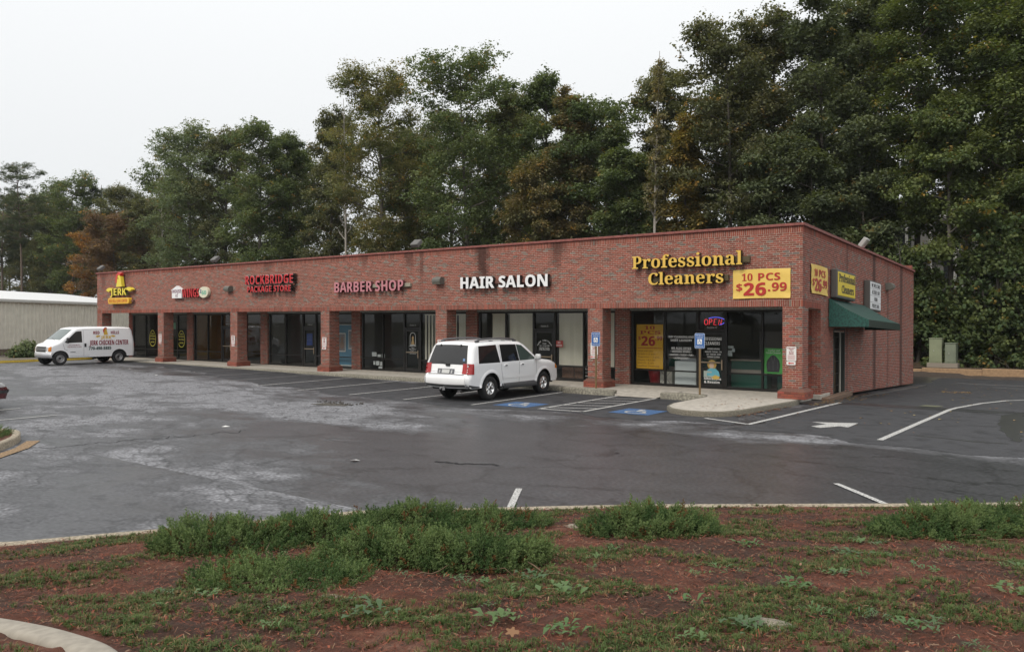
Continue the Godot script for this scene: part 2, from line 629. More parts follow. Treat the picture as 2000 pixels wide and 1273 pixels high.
	for c in [Vector2(-6.85, 5.25), Vector2(-3.1, 4.8)]:
		var b := st()
		patch(b, PackedVector2Array([c + Vector2(-0.62, -0.62), c + Vector2(0.62, -0.62), c + Vector2(0.62, 0.62), c + Vector2(-0.62, 0.62)]), 0.007, 3.0)
		var sq := fin(b, "blue_square", blue, lot)
		var w := st()
		wheelchair(w, Transform3D(Basis(Vector3(1, 0, 0), Vector3(0, 0, -1), Vector3(0, 1, 0)), Vector3(c.x, 0.0115, c.y)), 1.0)
		fin(w, "wheelchair_symbol", white, sq)
	var wet := mat("damp_asphalt", Color(0.026, 0.027, 0.024), 0.42, 0.0, {"tex": texs["dark_a"], "scale": 0.3})
	for q in [[Vector2(5.7, 1.6), 0.22, 3.4], [Vector2(6.1, -1.6), 0.2, 2.6], [Vector2(4.9, 5.4), 0.8, 0.1]]:
		var e := []
		for k in 12:
			e.append(q[0] + Vector2(cos(TAU * k / 12) * q[1], sin(TAU * k / 12) * q[2]))
		var ds := st()
		patch(ds, ragged(e, 0.6, 0.2, 31), 0.004, 1.0)
		fin(ds, "damp_streak", wet, lot)
	# pale puddle stain and cover in the lane
	var pt := st()
	patch(pt, ragged([Vector2(2.9, -1.9), Vector2(3.4, -1.9), Vector2(3.45, -2.6), Vector2(2.95, -2.6)], 0.1, 0.2, 2), 0.006, 2.0)
	fin(pt, "moss_stain", mat("moss_stain", Color(0.11, 0.115, 0.07), 0.8), lot)

	# the wide ground that reaches the horizon, grass and leaf litter
	var g := st()
	var gm := mat("far_ground", Color(0.075, 0.07, 0.035), 0.95, 0.0, {"tex": noise_tex("far_g", 0.03, 0.4, 1.3, 5), "scale": 0.2})
	quad(g, Vector3(-700, -1.1, -700), Vector3(700, -1.1, -700), Vector3(700, -1.1, 700), Vector3(-700, -1.1, 700))
	tag(fin(g, "ground", gm), "", "", "", "structure")
	# wooded slope behind
	var litter := mat("leaf_litter", Color(0.085, 0.055, 0.03), 0.95, 0.0, {"tex": noise_tex("litter", 0.09, 0.25, 1.5, 5), "scale": 0.6, "normal": texs["asphalt_n"], "nscale": 0.8})
	var hs := st(true)
	var hx := 60
	var hz := 30
	var hn := FastNoiseLite.new()
	hn.frequency = 0.12
	for j in hz + 1:
		for i in hx + 1:
			var x := -190.0 + i * 4.0
			var z := -25.9 - j * 3.5
			hs.add_vertex(Vector3(x, hill_y(x, z) + hn.get_noise_2d(x, z) * 0.25 * (0 if j == 0 else 1), z))
	for j in hz:
		for i in hx:
			var a := j * (hx + 1) + i
			for k in [a, a + hx + 2, a + 1, a, a + hx + 1, a + hx + 2]:
				hs.add_index(k)
	hs.generate_normals()
	tag(inst(hs.commit(), "wooded_hill", litter), "", "", "", "structure")
	# grassy ground left of the building
	var lg := st()
	patch(lg, PackedVector2Array([Vector2(-190, -26), Vector2(-44.2, -26), Vector2(-44.2, -0.2), Vector2(-43.3, 0), Vector2(-43.3, 6.2), Vector2(-60, 16), Vector2(-190, 16)]), 0.13, 12.0)
	var tan := mat("side_strip", Color(0.2, 0.17, 0.13), 0.9, 0.0, {"tex": texs["far_g"], "scale": 0.5})
	tag(fin(lg, "side_ground", tan), "", "", "", "structure")

func wheelchair(s: SurfaceTool, xf: Transform3D, k: float) -> void:
	prism(s, disc(0.09 * k, 0.09 * k, Vector2(-0.08, 0.42) * k, 12), 0.002, xf)
	var segs := [[Vector2(-0.08, 0.32), Vector2(-0.04, 0.0)], [Vector2(-0.04, 0.02), Vector2(0.22, 0.02)], [Vector2(0.2, 0.03), Vector2(0.3, -0.32)], [Vector2(-0.06, 0.18), Vector2(0.18, 0.18)], [Vector2(0.28, -0.3), Vector2(0.4, -0.26)]]
	for q in segs:
		strip2(s, [q[0] * k, q[1] * k], 0.085 * k, xf)
	var arc := []
	for i in 17:
		var a := deg_to_rad(120.0 + i * 15.0)
		arc.append(Vector2(0.0 + cos(a) * 0.28, -0.14 + sin(a) * 0.28) * k)
	strip2(s, arc, 0.075 * k, xf)

# a flat band along 2D points, drawn in the xy plane of xf
func strip2(s: SurfaceTool, pts: Array, w: float, xf: Transform3D) -> void:
	for i in pts.size() - 1:
		var d: Vector2 = (pts[i + 1] - pts[i]).normalized()
		var n := Vector2(-d.y, d.x) * w * 0.5
		quad(s, xf * v3(pts[i] + n), xf * v3(pts[i + 1] + n), xf * v3(pts[i + 1] - n), xf * v3(pts[i] - n))

func v3(p: Vector2, z := 0.0) -> Vector3:
	return Vector3(p.x, p.y, z)

# a kerb: a rounded section swept along points (x, y of the top, z), its inner side to the left of the way
func kerb(pts: Array, w: float, h: float, called: String, m: Material, parent: Node3D = null) -> MeshInstance3D:
	var prof := [Vector2(-w * 0.5, -h), Vector2(-w * 0.5, -0.03), Vector2(-w * 0.5 + 0.012, -0.01), Vector2(-w * 0.5 + 0.035, 0), Vector2(w * 0.5 - 0.035, 0), Vector2(w * 0.5 - 0.012, -0.01), Vector2(w * 0.5, -0.03), Vector2(w * 0.5, -h)]
	var s := st(true)
	var rows := []
	for i in pts.size():
		var d: Vector3 = pts[mini(i + 1, pts.size() - 1)] - pts[maxi(i - 1, 0)]
		d.y = 0
		d = d.normalized()
		var n := Vector3(-d.z, 0, d.x)
		var row := []
		for q in prof:
			row.append(pts[i] + n * q.x + Vector3(0, q.y, 0))
		rows.append(row)
	for i in rows.size() - 1:
		for k in prof.size() - 1:
			quad(s, rows[i][k], rows[i + 1][k], rows[i + 1][k + 1], rows[i][k + 1])
	for e in [0, rows.size() - 1]:
		var c := Vector3.ZERO
		for p in rows[e]:
			c += p / prof.size()
		var o: Vector3 = pts[1] if e == 0 else pts[-2]
		for k in prof.size() - 1:
			facing(s, [c, rows[e][k], rows[e][k + 1]], o)
	return fin(s, called, m, parent)

# ---------------------------------------------------------------- the brick building
const SH := 0.034
const PIERS := [-36.95, -29.72, -22.4, -15.03, -7.6]
const COLS := [-44.0, -36.82, -29.68, -22.42, -15.1, -7.66, -0.62]
var brick_sets := []
var brick_pal: Array[Color] = []
var brick_noise := FastNoiseLite.new()

func stain(p: Vector3) -> float:
	var v := 0.0
	if absf(p.z) < 0.2:
		for q in [[-12.6, 0.32, 1.25, 0.75], [-9.0, 0.3, 0.7, 0.6], [-16.6, 0.25, 0.6, 0.5], [-15.9, 0.12, 1.3, 0.45], [-26.5, 0.3, 0.5, 0.35], [-19.4, 0.2, 0.5, 0.4], [-40.3, 0.3, 0.6, 0.4], [-43.2, 0.3, 0.8, 0.4]]:
			var e: float = Vector2((p.x - q[0]) / q[1], (5.5 - p.y) / q[2]).length() + brick_noise.get_noise_2d(p.x * 6, p.y * 4) * 0.5
			v = maxf(v, q[3] * smooth01(1.6 - e))
	elif p.x > -0.2:
		for q in [[-9.4, 0.28, 0.7], [-14.6, 0.3, 0.65], [-5.2, 0.14, 0.45], [-11.9, 0.15, 0.4]]:
			var e: float = absf(p.z - q[0]) / q[1] + brick_noise.get_noise_2d(p.z * 3, p.y * 0.7) * 0.7
			v = maxf(v, q[2] * smooth01(1.4 - e))
	return v

func brick_wall(part: Node3D, o: Vector3, u: Vector3, n: Vector3, w: float, h: float, soldier := false, holes := [], redder := 0.0) -> void:
	var pitch := 0.0677 if soldier else 0.203
	var rows := 1 if soldier else maxi(1, roundi(h / 0.0677))
	var rh := h / rows
	var cols := maxi(1, roundi(w / pitch))
	var cw := w / cols
	for r in rows:
		var off := 0.0 if soldier or r % 2 == 0 else -0.5
		for c in cols + (0 if off == 0.0 else 1):
			var a := (c + off) * cw
			var b := a + cw
			a = maxf(a, 0.0)
			b = minf(b, w)
			if b - a < 0.03:
				continue
			var skip := false
			var y := (r + 0.5) * rh
			for q in holes:
				if y > q[1] and y < q[3] and b > q[0] + 0.01 and a < q[2] - 0.01:
					if a < q[0] - 0.06:
						b = q[0]
					elif b > q[2] + 0.06:
						a = q[2]
					else:
						skip = true
			if skip:
				continue
			var l := b - a - 0.013
			var p := o + u * ((a + b) * 0.5) + Vector3(0, y, 0)
			var sv := stain(p)
			var col: Color
			var t := rng.randf()
			if soldier:
				t *= 0.9
			if t > 0.88 - redder * -0.1 and redder < 0.5:
				col = Color(0.2, 0.15, 0.125) * rng.randf_range(0.75, 1.3)
			else:
				var k := rng.randf_range(0.72, 1.25)
				col = Color(0.33, 0.084, 0.055).lerp(Color(0.25, 0.084, 0.058), rng.randf()) * k
			col = col.lerp(Color(0.06, 0.024, 0.017), minf(sv * 1.2, 0.92))
			col.a = 1.0
			var jut := 0.016 + rng.randf_range(-0.002, 0.003)
			var bs := Basis(u * l, Vector3(0, rh - (0.0155 if not soldier else 0.0), 0), n * jut)
			brick_sets.append([part, Transform3D(bs, p + n * (jut * 0.5 - 0.010)), col, n])

func flush_bricks() -> void:
	var bm := st()
	box(bm, Vector3.ZERO, Vector3.ONE)
	bm.generate_normals()
	var mesh := bm.commit()
	var m := mat("brick", Color(1, 1, 1), 0.88, 0.0, {"vc": true, "tex": noise_tex("brick_t", 0.06, 0.72, 1.12, 4), "scale": 1.3})
	var order := []
	for i in brick_sets.size():
		var b: Array = brick_sets[i]
		var p: Vector3 = b[1].origin
		var to := EYE - p
		var f: float = to.normalized().dot(b[3])
		order.append([-(f / to.length_squared()) if f > 0.02 else 1.0, i])
	order.sort_custom(func(x, y): return x[0] < y[0])
	var single := {}
	for k in 300:
		single[order[k][1]] = true
	var rest := {}
	for i in brick_sets.size():
		var b: Array = brick_sets[i]
		if single.has(i):
			var q := 4.0
			var c: Color = b[2]
			var key := "brick_%d_%d" % [int(c.r * 26), int(c.g * 40)]
			var bmat := mat(key, Color((int(c.r * 26) + 0.5) / 26.0, (int(c.g * 40) + 0.5) / 40.0, c.b), 0.88, 0.0, {"tex": texs["brick_t"], "scale": 1.3})
			inst(mesh, "brick", bmat, b[0], b[1])
		else:
			if not rest.has(b[0]):
				rest[b[0]] = []
			rest[b[0]].append(b)
	for part in rest:
		var mm := MultiMesh.new()
		mm.transform_format = MultiMesh.TRANSFORM_3D
		mm.use_colors = true
		mm.mesh = mesh
		mm.instance_count = rest[part].size()
		var i := 0
		for b in rest[part]:
			mm.set_instance_transform(i, b[1])
			mm.set_instance_color(i, b[2])
			i += 1
		var o := MultiMeshInstance3D.new()
		o.multimesh = mm
		o.material_override = m
		put(o, "brickwork", part)
		o.set_meta("kind", "stuff")

func bay_lines(k: int) -> Array:
	# x of the storefront uprights of bay k, from the pier on its left to the one on its right
	var a: float = -43.4 if k == 0 else PIERS[k - 1] + 0.6
	var b: float = PIERS[k] if k < 5 else -0.6
	var f := (b - a) / 6.75
	if k == 0:
		return [a + 0.06, a + 1.6, a + 3.05, a + 4.1, a + 5.3, b - 0.03]
	if k == 5:
		return [a + 0.1, -5.56, -4.28, -3.24, -1.94, b - 0.03]
	return [a + 0.1, a + 1.5 * f, a + 2.92 * f, a + 3.95 * f, a + 5.3 * f, b - 0.03]

func build_mall() -> Node3D:
	brick_noise.frequency = 0.3
	var mortar := mat("mortar", Color(0.53, 0.44, 0.37), 0.95, 0.0, {"tex": noise_tex("mortar_t", 0.03, 0.7, 1.1, 4), "scale": 0.7})
	var bronze := mat("dark_bronze", Color(0.018, 0.017, 0.016), 0.38, 0.3)
	var grey := mat("header_grey", Color(0.33, 0.34, 0.32), 0.7, 0.0, {"tex": texs["mortar_t"], "scale": 0.5})
	var soff := mat("soffit", Color(0.3, 0.3, 0.28), 0.8)
	var cop := mat("coping_red", Color(0.27, 0.085, 0.07), 0.65, 0.0, {"tex": noise_tex("cop_t", 0.02, 0.75, 1.08, 4), "scale": 0.5})
	var roofm := mat("roof_grey", Color(0.12, 0.12, 0.12), 0.9)
	var mall := thing("strip_mall", "long one-storey red brick shopping strip with six shopfronts under a flat roof", "building")

	# fascia above the walk
	var mortar_v := mat("mortar_stained", Color(0.53, 0.44, 0.37), 0.95, 0.0, {"vc": true, "tex": texs["mortar_t"], "scale": 0.7})
	var s := st()
	s.set_color(Color(1, 1, 1))
	box(s, Vector3(-22.0, 4.24, -0.16), Vector3(43.98, 2.46, 0.304))
	for i in 220:
		for j in 11:
			var x0 := -44.0 + i * 0.2
			var y0f := 3.02 + j * 0.222
			var sv := minf(stain(Vector3(x0 + 0.1, y0f + 0.11, 0)) * 1.2, 0.92)
			s.set_color(Color(1, 1, 1).lerp(Color(0.16, 0.07, 0.055), sv))
			quad(s, Vector3(x0, y0f, -0.007), Vector3(x0, y0f + 0.222, -0.007), Vector3(x0 + 0.2, y0f + 0.222, -0.007), Vector3(x0 + 0.2, y0f, -0.007))
	var front := fin(s, "front_wall", mortar_v, mall)
	brick_wall(front, Vector3(-44, 3.0, -0.008), Vector3.RIGHT, Vector3.BACK, 44.0, 0.2, true)
	brick_wall(front, Vector3(-44, 3.205, -0.008), Vector3.RIGHT, Vector3.BACK, 44.0, 2.07)
	brick_wall(front, Vector3(-44, 5.28, -0.008), Vector3.RIGHT, Vector3.BACK, 44.0, 0.2, true)

	# side wall, running down with the lane
	var back := Vector3(0, -SH, -1).normalized()
	var sl := sqrt(1.0 + SH * SH)
	var sw := st()
	sw.set_color(Color(1, 1, 1))
	var y0 := 0.12
	var segs := [[0.312, 1.98, 3.0, 5.47], [1.98, 3.45, y0, 5.47], [3.45, 4.95, 2.3, 5.47], [4.95, 17.5, y0, 5.47]]
	for q in segs:
		var pts := [Vector3(-0.008, q[2] - SH * q[0], -q[0]), Vector3(-0.008, q[3] - SH * q[0], -q[0]), Vector3(-0.008, q[3] - SH * q[1], -q[1]), Vector3(-0.008, q[2] - SH * q[1], -q[1])]
		quad(sw, pts[3], pts[0], pts[1], pts[2])
		var off := Vector3(-0.29, 0, 0)
		quad(sw, pts[0] + off, pts[3] + off, pts[2] + off, pts[1] + off)
		quad(sw, pts[0], pts[3], pts[3] + off, pts[0] + off)
		quad(sw, pts[1], pts[1] + off, pts[2] + off, pts[2])
		quad(sw, pts[0], pts[0] + off, pts[1] + off, pts[1])
		quad(sw, pts[3], pts[2], pts[2] + off, pts[3] + off)
	for i in 78:
		for j in 27:
			var d0 := 0.312 + i * 0.22
			var yy := 0.12 + j * 0.2
			if d0 < 2.0 and yy < 3.0 or (d0 > 3.2 and d0 < 4.95 and yy < 2.3) or d0 > 17.25:
				continue
			var sv := minf(stain(Vector3(0, yy, -d0 - 0.1)) * 1.2, 0.92)
			sw.set_color(Color(1, 1, 1).lerp(Color(0.16, 0.08, 0.065), sv))
			quad(sw, Vector3(-0.007, yy - SH * d0, -d0), Vector3(-0.007, yy + 0.2 - SH * d0, -d0), Vector3(-0.007, yy + 0.2 - SH * (d0 + 0.22), -d0 - 0.22), Vector3(-0.007, yy - SH * (d0 + 0.22), -d0 - 0.22))
	var side := fin(sw, "side_wall", mortar_v, mall)
	brick_wall(side, Vector3(-0.008, 3.0, 0.0), back, Vector3.RIGHT, 2.0 * sl, 0.2, true)
	brick_wall(side, Vector3(-0.008, 3.205, 0.0), back, Vector3.RIGHT, 17.5 * sl, 2.07)
	brick_wall(side, Vector3(-0.008, 5.28, 0.0), back, Vector3.RIGHT, 17.5 * sl, 0.2, true)
	brick_wall(side, Vector3(-0.008, y0 - SH * 1.98, -1.98), back, Vector3.RIGHT, 15.52 * sl, 3.085, false, [[1.47, -1.0, 2.97, 2.2]])
	# brick return beside the corner shopfront
	brick_wall(side, Vector3(-0.6, 0.15, -1.972), Vector3.RIGHT, Vector3.BACK, 0.6, 2.87)
	var bw := st()
	box(bw, Vector3(-22, 2.4, -17.4), Vector3(43.9, 5.6, 0.25))
	box(bw, Vector3(-43.85, 2.6, -9.7), Vector3(0.28, 5.7, 15.3))
	box(bw, Vector3(-43.85, 4.24, -1.2), Vector3(0.28, 2.4, 1.7))
	fin(bw, "rear_wall", mat("rear_brick", Color(0.26, 0.085, 0.06), 0.9, 0.0, {"tex": texs["mortar_t"], "scale": 0.6}), mall)
	brick_wall(mall.get_node("rear_wall"), Vector3(-43.99, 0.15, -2.04), Vector3.RIGHT, Vector3.BACK, 0.56, 2.87)

	# coping
	var c := st()
	cbox(c, Vector3(-22.0, 5.52, -0.14), Vector3(44.14, 0.085, 0.40), 0.012)
	var cs := [Vector3(0.07, 5.478, 0.055), Vector3(0.07, 5.5625, 0.055), Vector3(-0.33, 5.5625, 0.055), Vector3(-0.33, 5.478, 0.055)]
	var ce := []
	for p in cs:
		ce.append(p + Vector3(0, -SH * 17.53, -17.53))
	var cs2 := []
	for p in cs:
		cs2.append(p + Vector3(0, 0.001, -0.002))
	for i in 4:
		facing(c, [cs2[i], cs2[(i + 1) % 4], ce[(i + 1) % 4], ce[i]], Vector3(-0.13, 5.2, -8.5))
	fin(c, "coping", cop, mall)
	var rf := st()
	box(rf, Vector3(-22.0, 4.85, -8.9), Vector3(43.5, 0.15, 16.7))
	fin(rf, "roof", roofm, mall)
	var sf := st()
	box(sf, Vector3(-22.0, 3.05, -1.1), Vector3(43.4, 0.05, 1.62))
	fin(sf, "soffit", soff, mall)

	# columns of the walk with flared bases
	for i in COLS.size():
		var x: float = COLS[i] + (0.0 if i == 0 else 0.0)
		var cc := st()
		var ctr := Vector3(x + 0.3, 1.575, -0.31)
		if i == 6:
			ctr.x = -0.31
			x = -0.61
		box(cc, ctr, Vector3(0.6, 2.86, 0.6))
		var col := fin(cc, "column", mortar, mall)
		var z := ctr.z + 0.3
		var xr := ctr.x + 0.3
		brick_wall(col, Vector3(xr - 0.606, 0.4, z), Vector3.RIGHT, Vector3.BACK, 0.61, 2.6)
		brick_wall(col, Vector3(xr, 0.4, z), Vector3.FORWARD, Vector3.RIGHT, 0.61, 2.6)
		brick_wall(col, Vector3(xr - 0.6, 0.4, z - 0.6), Vector3.BACK, Vector3.LEFT, 0.6, 2.6)
		# base
		var pb := st()
		var e := 0.12
		var r0 := Vector3(ctr.x, 0, ctr.z)
		box(pb, r0 + Vector3(0, 0.26, 0), Vector3(0.6 + e * 2, 0.23, 0.6 + e * 2))
		var lo := 0.375
		var hi := 0.47
		var a := []
		var b := []
		for q in [Vector2(-1, -1), Vector2(1, -1), Vector2(1, 1), Vector2(-1, 1)]:
			a.append(r0 + Vector3(q.x * (0.3 + e), lo, q.y * (0.3 + e)))
			b.append(r0 + Vector3(q.x * 0.313, hi, q.y * 0.313))
		for k in 4:
			facing(pb, [a[k], a[(k + 1) % 4], b[(k + 1) % 4], b[k]], r0)
		fin(pb, "column_base", mat("base_brick", Color(0.175, 0.08, 0.058), 0.9, 0.0, {"tex": texs["mortar_t"], "scale": 1.6}), mall)
		var pn: Node3D = mall.get_child(mall.get_child_count() - 1)
		brick_wall(pn, r0 + Vector3(-0.3 - e, 0.152, 0.3 + e), Vector3.RIGHT, Vector3.BACK, 0.6 + e * 2, 0.222, false, [], 0.9)
		brick_wall(pn, r0 + Vector3(0.3 + e, 0.152, 0.3 + e), Vector3.FORWARD, Vector3.RIGHT, 0.6 + e * 2, 0.222, false, [], 0.9)

	# piers between the shopfronts
	for x in PIERS:
		var ps := st()
		box(ps, Vector3(x + 0.3, 1.59, -2.06), Vector3(0.6, 2.88, 0.3))
		var pier := fin(ps, "pier", mortar, mall)
		brick_wall(pier, Vector3(x - 0.003, 0.155, -1.91), Vector3.RIGHT, Vector3.BACK, 0.606, 2.86)
		brick_wall(pier, Vector3(x + 0.6, 0.155, -1.91), Vector3.FORWARD, Vector3.RIGHT, 0.2, 2.86)

	# shopfronts
	var glass := mat("shop_glass", Color(0.03, 0.04, 0.04), 0.02, 0.0, {"alpha": 0.12, "spec": 0.45})
	var tinted := mat("door_glass", Color(0.02, 0.025, 0.025), 0.02, 0.0, {"alpha": 0.35, "spec": 0.4})
	for k in 6:
		var xs := bay_lines(k)
		var fr := st()
		var zc := -2.03
		for i in xs.size():
			var w := 0.07 if i in [1, 4] else 0.1
			cbox(fr, Vector3(xs[i], 1.53, zc), Vector3(w, 2.72, 0.11), 0.008)
		var xa: float = xs[0]
		var xb: float = xs[-1]
		var mid := (xa + xb) * 0.5
		cbox(fr, Vector3(mid, 2.895, zc + 0.003), Vector3(xb - xa + 0.1, 0.07, 0.112), 0.008)
		for q in [[0, 2], [3, 5]]:
			var m0: float = xs[q[0]]
			var m1: float = xs[q[1]]
			cbox(fr, Vector3((m0 + m1) * 0.5, 0.2, zc + 0.004), Vector3(m1 - m0, 0.09, 0.112), 0.008)
			cbox(fr, Vector3((m0 + m1) * 0.5, 0.72, zc + 0.004), Vector3(m1 - m0 - 0.1, 0.05, 0.09), 0.006)
		cbox(fr, Vector3((xs[2] + xs[3]) * 0.5, 2.2, zc + 0.004), Vector3(xs[3] - xs[2], 0.07, 0.1), 0.006)
		var front_k := fin(fr, "shopfront_frame", bronze, mall)
		for i in [0, 1, 3, 4]:
			for hgt in [[0.24, 0.7], [0.74, 2.865]]:
				pane(front_k, xs[i] + 0.03, xs[i + 1] - 0.03, hgt[0], hgt[1], -2.04, glass, "pane")
		pane(front_k, xs[2] + 0.04, xs[3] - 0.04, 2.23, 2.865, -2.04, glass, "transom_pane")
		# door
		var d := st()
		var dx: float = (xs[2] + xs[3]) * 0.5
		var dw: float = xs[3] - xs[2] - 0.11
		var zd := -2.03
		for sg in [-1.0, 1.0]:
			cbox(d, Vector3(dx + sg * (dw * 0.5 - 0.05), 1.16, zd), Vector3(0.1, 2.0, 0.06), 0.008)
		cbox(d, Vector3(dx, 0.25, zd + 0.002), Vector3(dw - 0.19, 0.18, 0.056), 0.008)
		cbox(d, Vector3(dx, 2.1, zd + 0.002), Vector3(dw - 0.19, 0.11, 0.056), 0.008)
		var door := fin(d, "door", bronze, mall)
		pane(door, dx - dw * 0.5 + 0.1, dx + dw * 0.5 - 0.1, 0.34, 2.05, -2.03, tinted, "door_pane")
		var hd := st()
		cbox(hd, Vector3(dx - 0.02, 1.08, -1.975), Vector3(dw - 0.2, 0.05, 0.04), 0.006)
		cbox(hd, Vector3(dx + dw * 0.5 - 0.07, 1.0, -1.96), Vector3(0.05, 0.36, 0.05), 0.006)
		fin(hd, "handle", mat("brass_brown", Color(0.3, 0.24, 0.17), 0.35, 0.5), door)
		# grey header over the shopfront
		var h := st()
		cbox(h, Vector3(mid, 2.977, -1.985), Vector3(xb - xa + 0.15, 0.085, 0.16), 0.006)
		fin(h, "header", grey, mall)
	flush_side_door(mall)
	interiors(mall)
	flush_bricks()
	return mall

func pane(parent: Node3D, x0: float, x1: float, y0: float, y1: float, z: float, m: Material, called: String) -> MeshInstance3D:
	var s := st()
	quad(s, Vector3(x0, y0, z), Vector3(x0, y1, z), Vector3(x1, y1, z), Vector3(x1, y0, z))
	return fin(s, called, m, parent)

func flush_side_door(mall: Node3D) -> void:
	# recessed service door under the green awning
	var s := st()
	var y := -0.06
	box(s, Vector3(-0.28, 1.1, -4.2), Vector3(0.05, 2.35, 1.42))
	var door := fin(s, "service_door", mat("old_door", Color(0.045, 0.04, 0.03), 0.6, 0.0, {"tex": texs["mortar_t"], "scale": 0.8}), mall)
	var f := st()
	for z in [-3.5, -4.9]:
		cbox(f, Vector3(-0.12, 1.1, z), Vector3(0.26, 2.36, 0.07), 0.006)
	cbox(f, Vector3(-0.12, 2.25, -4.2), Vector3(0.26, 0.07, 1.33), 0.006)
	fin(f, "frame", mat("jamb_grey", Color(0.05, 0.055, 0.05), 0.6), door)
	var t := st()
	cbox(t, Vector3(-0.06, 1.1, -4.52), Vector3(0.05, 2.2, 0.07), 0.006)
	fin(t, "gate_post", mat("pale_post", Color(0.35, 0.34, 0.3), 0.6), door)
	var g := st()
	cbox(g, Vector3(-0.2, 0.65, -4.33), Vector3(0.03, 1.15, 0.2), 0.005)
	fin(g, "kick_panel", mat("ochre_panel", Color(0.32, 0.2, 0.06), 0.6), door)
	var gr := st()
	for k in 5:
		box(gr, Vector3(-0.1, 0.3 + 0.42 * k, -4.2), Vector3(0.02, 0.02, 0.62))
	for k in 6:
		box(gr, Vector3(-0.11, 1.1, -3.9 - k * 0.12), Vector3(0.016, 2.15, 0.016))
	fin(gr, "security_grille", mats["dark_bronze"], door)
	var h := st()
	cbox(h, Vector3(-0.18, 1.1, -4.05), Vector3(0.05, 0.14, 0.04), 0.006)
	fin(h, "handle", mats["brass_brown"], door)
	var st2 := st()
	cbox(st2, Vector3(0.13, -0.02, -3.4), Vector3(0.3, 0.16, 3.0), 0.02)
	fin(st2, "doorstep", mat("doorstep", Color(0.2, 0.13, 0.09), 0.9, 0.0, {"tex": texs["mortar_t"], "scale": 1.0}), mall)

func interiors(mall: Node3D) -> void:
	var xs := [-43.7, -36.65, -29.42, -22.1, -14.73, -7.3, -0.3]
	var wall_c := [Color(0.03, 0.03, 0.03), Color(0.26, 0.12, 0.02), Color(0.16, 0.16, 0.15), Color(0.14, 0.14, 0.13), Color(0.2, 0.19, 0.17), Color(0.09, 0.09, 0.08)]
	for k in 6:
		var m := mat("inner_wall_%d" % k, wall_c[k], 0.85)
		var a: float = xs[k] + 0.06
		var b: float = xs[k + 1] - 0.06
		var s := st()
		var zb := -9.5
		quad(s, Vector3(a, 0.16, zb), Vector3(a, 3.04, zb), Vector3(b, 3.04, zb), Vector3(b, 0.16, zb))
		quad(s, Vector3(a, 0.16, -2.15), Vector3(a, 3.04, -2.15), Vector3(a, 3.04, zb), Vector3(a, 0.16, zb))
		quad(s, Vector3(b, 0.16, zb), Vector3(b, 3.04, zb), Vector3(b, 3.04, -2.15), Vector3(b, 0.16, -2.15))
		fin(s, "inner_wall", m, mall)
	var f := st()
	box(f, Vector3(-22.0, 0.1, -5.9), Vector3(43.3, 0.1, 7.6))
	fin(f, "inner_floor", mat("inner_floor", Color(0.13, 0.12, 0.11), 0.5), mall)
	var ce := st()
	box(ce, Vector3(-22.0, 3.08, -5.9), Vector3(43.3, 0.06, 7.5))
	fin(ce, "inner_ceiling", mat("inner_ceiling", Color(0.16, 0.16, 0.155), 0.9), mall)

# ---------------------------------------------------------------- wood behind
var leaf_mesh := {}
var tree_count := 0

func leaf_cluster(kind: String, sd: int) -> Mesh:
	var key := kind + str(sd)
	if leaf_mesh.has(key):
		return leaf_mesh[key]
	var r := RandomNumberGenerator.new()
	r.seed = 77 + sd
	var s := st()
	if kind == "pine":
		for i in 22:
			var d := Vector3(r.randf_range(-1, 1), r.randf_range(-0.35, 1), r.randf_range(-1, 1)).normalized()
			var o := Vector3(r.randf_range(-0.12, 0.12), r.randf_range(-0.06, 0.06), r.randf_range(-0.12, 0.12))
			var n := d.cross(Vector3(0.3, 1, 0.2)).normalized() * 0.016
			tri(s, o - n, o + d * 0.3, o + n)
	else:
		var big := kind == "vine"
		var cnt := 11 if not big else 8
		for i in cnt:
			var o := Vector3(r.randf_range(-1, 1), r.randf_range(-0.7, 0.7), r.randf_range(-1, 1)) * (0.26 if not big else 0.24)
			var d := Vector3(r.randf_range(-1, 1), r.randf_range(-0.75, 0.25), r.randf_range(-1, 1)).normalized()
			var up := (Vector3(r.randf_range(-0.7, 0.7), 1, r.randf_range(-0.7, 0.7))).normalized()
			var sd2 := d.cross(up).normalized()
			var nn := sd2.cross(d).normalized()
			var l := r.randf_range(0.15, 0.22)
			var w := l * (0.36 if not big else 0.52)
			var a := o
			var t := o + d * l - nn * l * 0.15
			var m := o + d * l * 0.45
			var q1 := m + sd2 * w - nn * 0.02
			var q2 := m - sd2 * w - nn * 0.02
			tri(s, a, q1, t)
			tri(s, a, t, q2)
	s.generate_normals()
	leaf_mesh[key] = s.commit()
	return leaf_mesh[key]

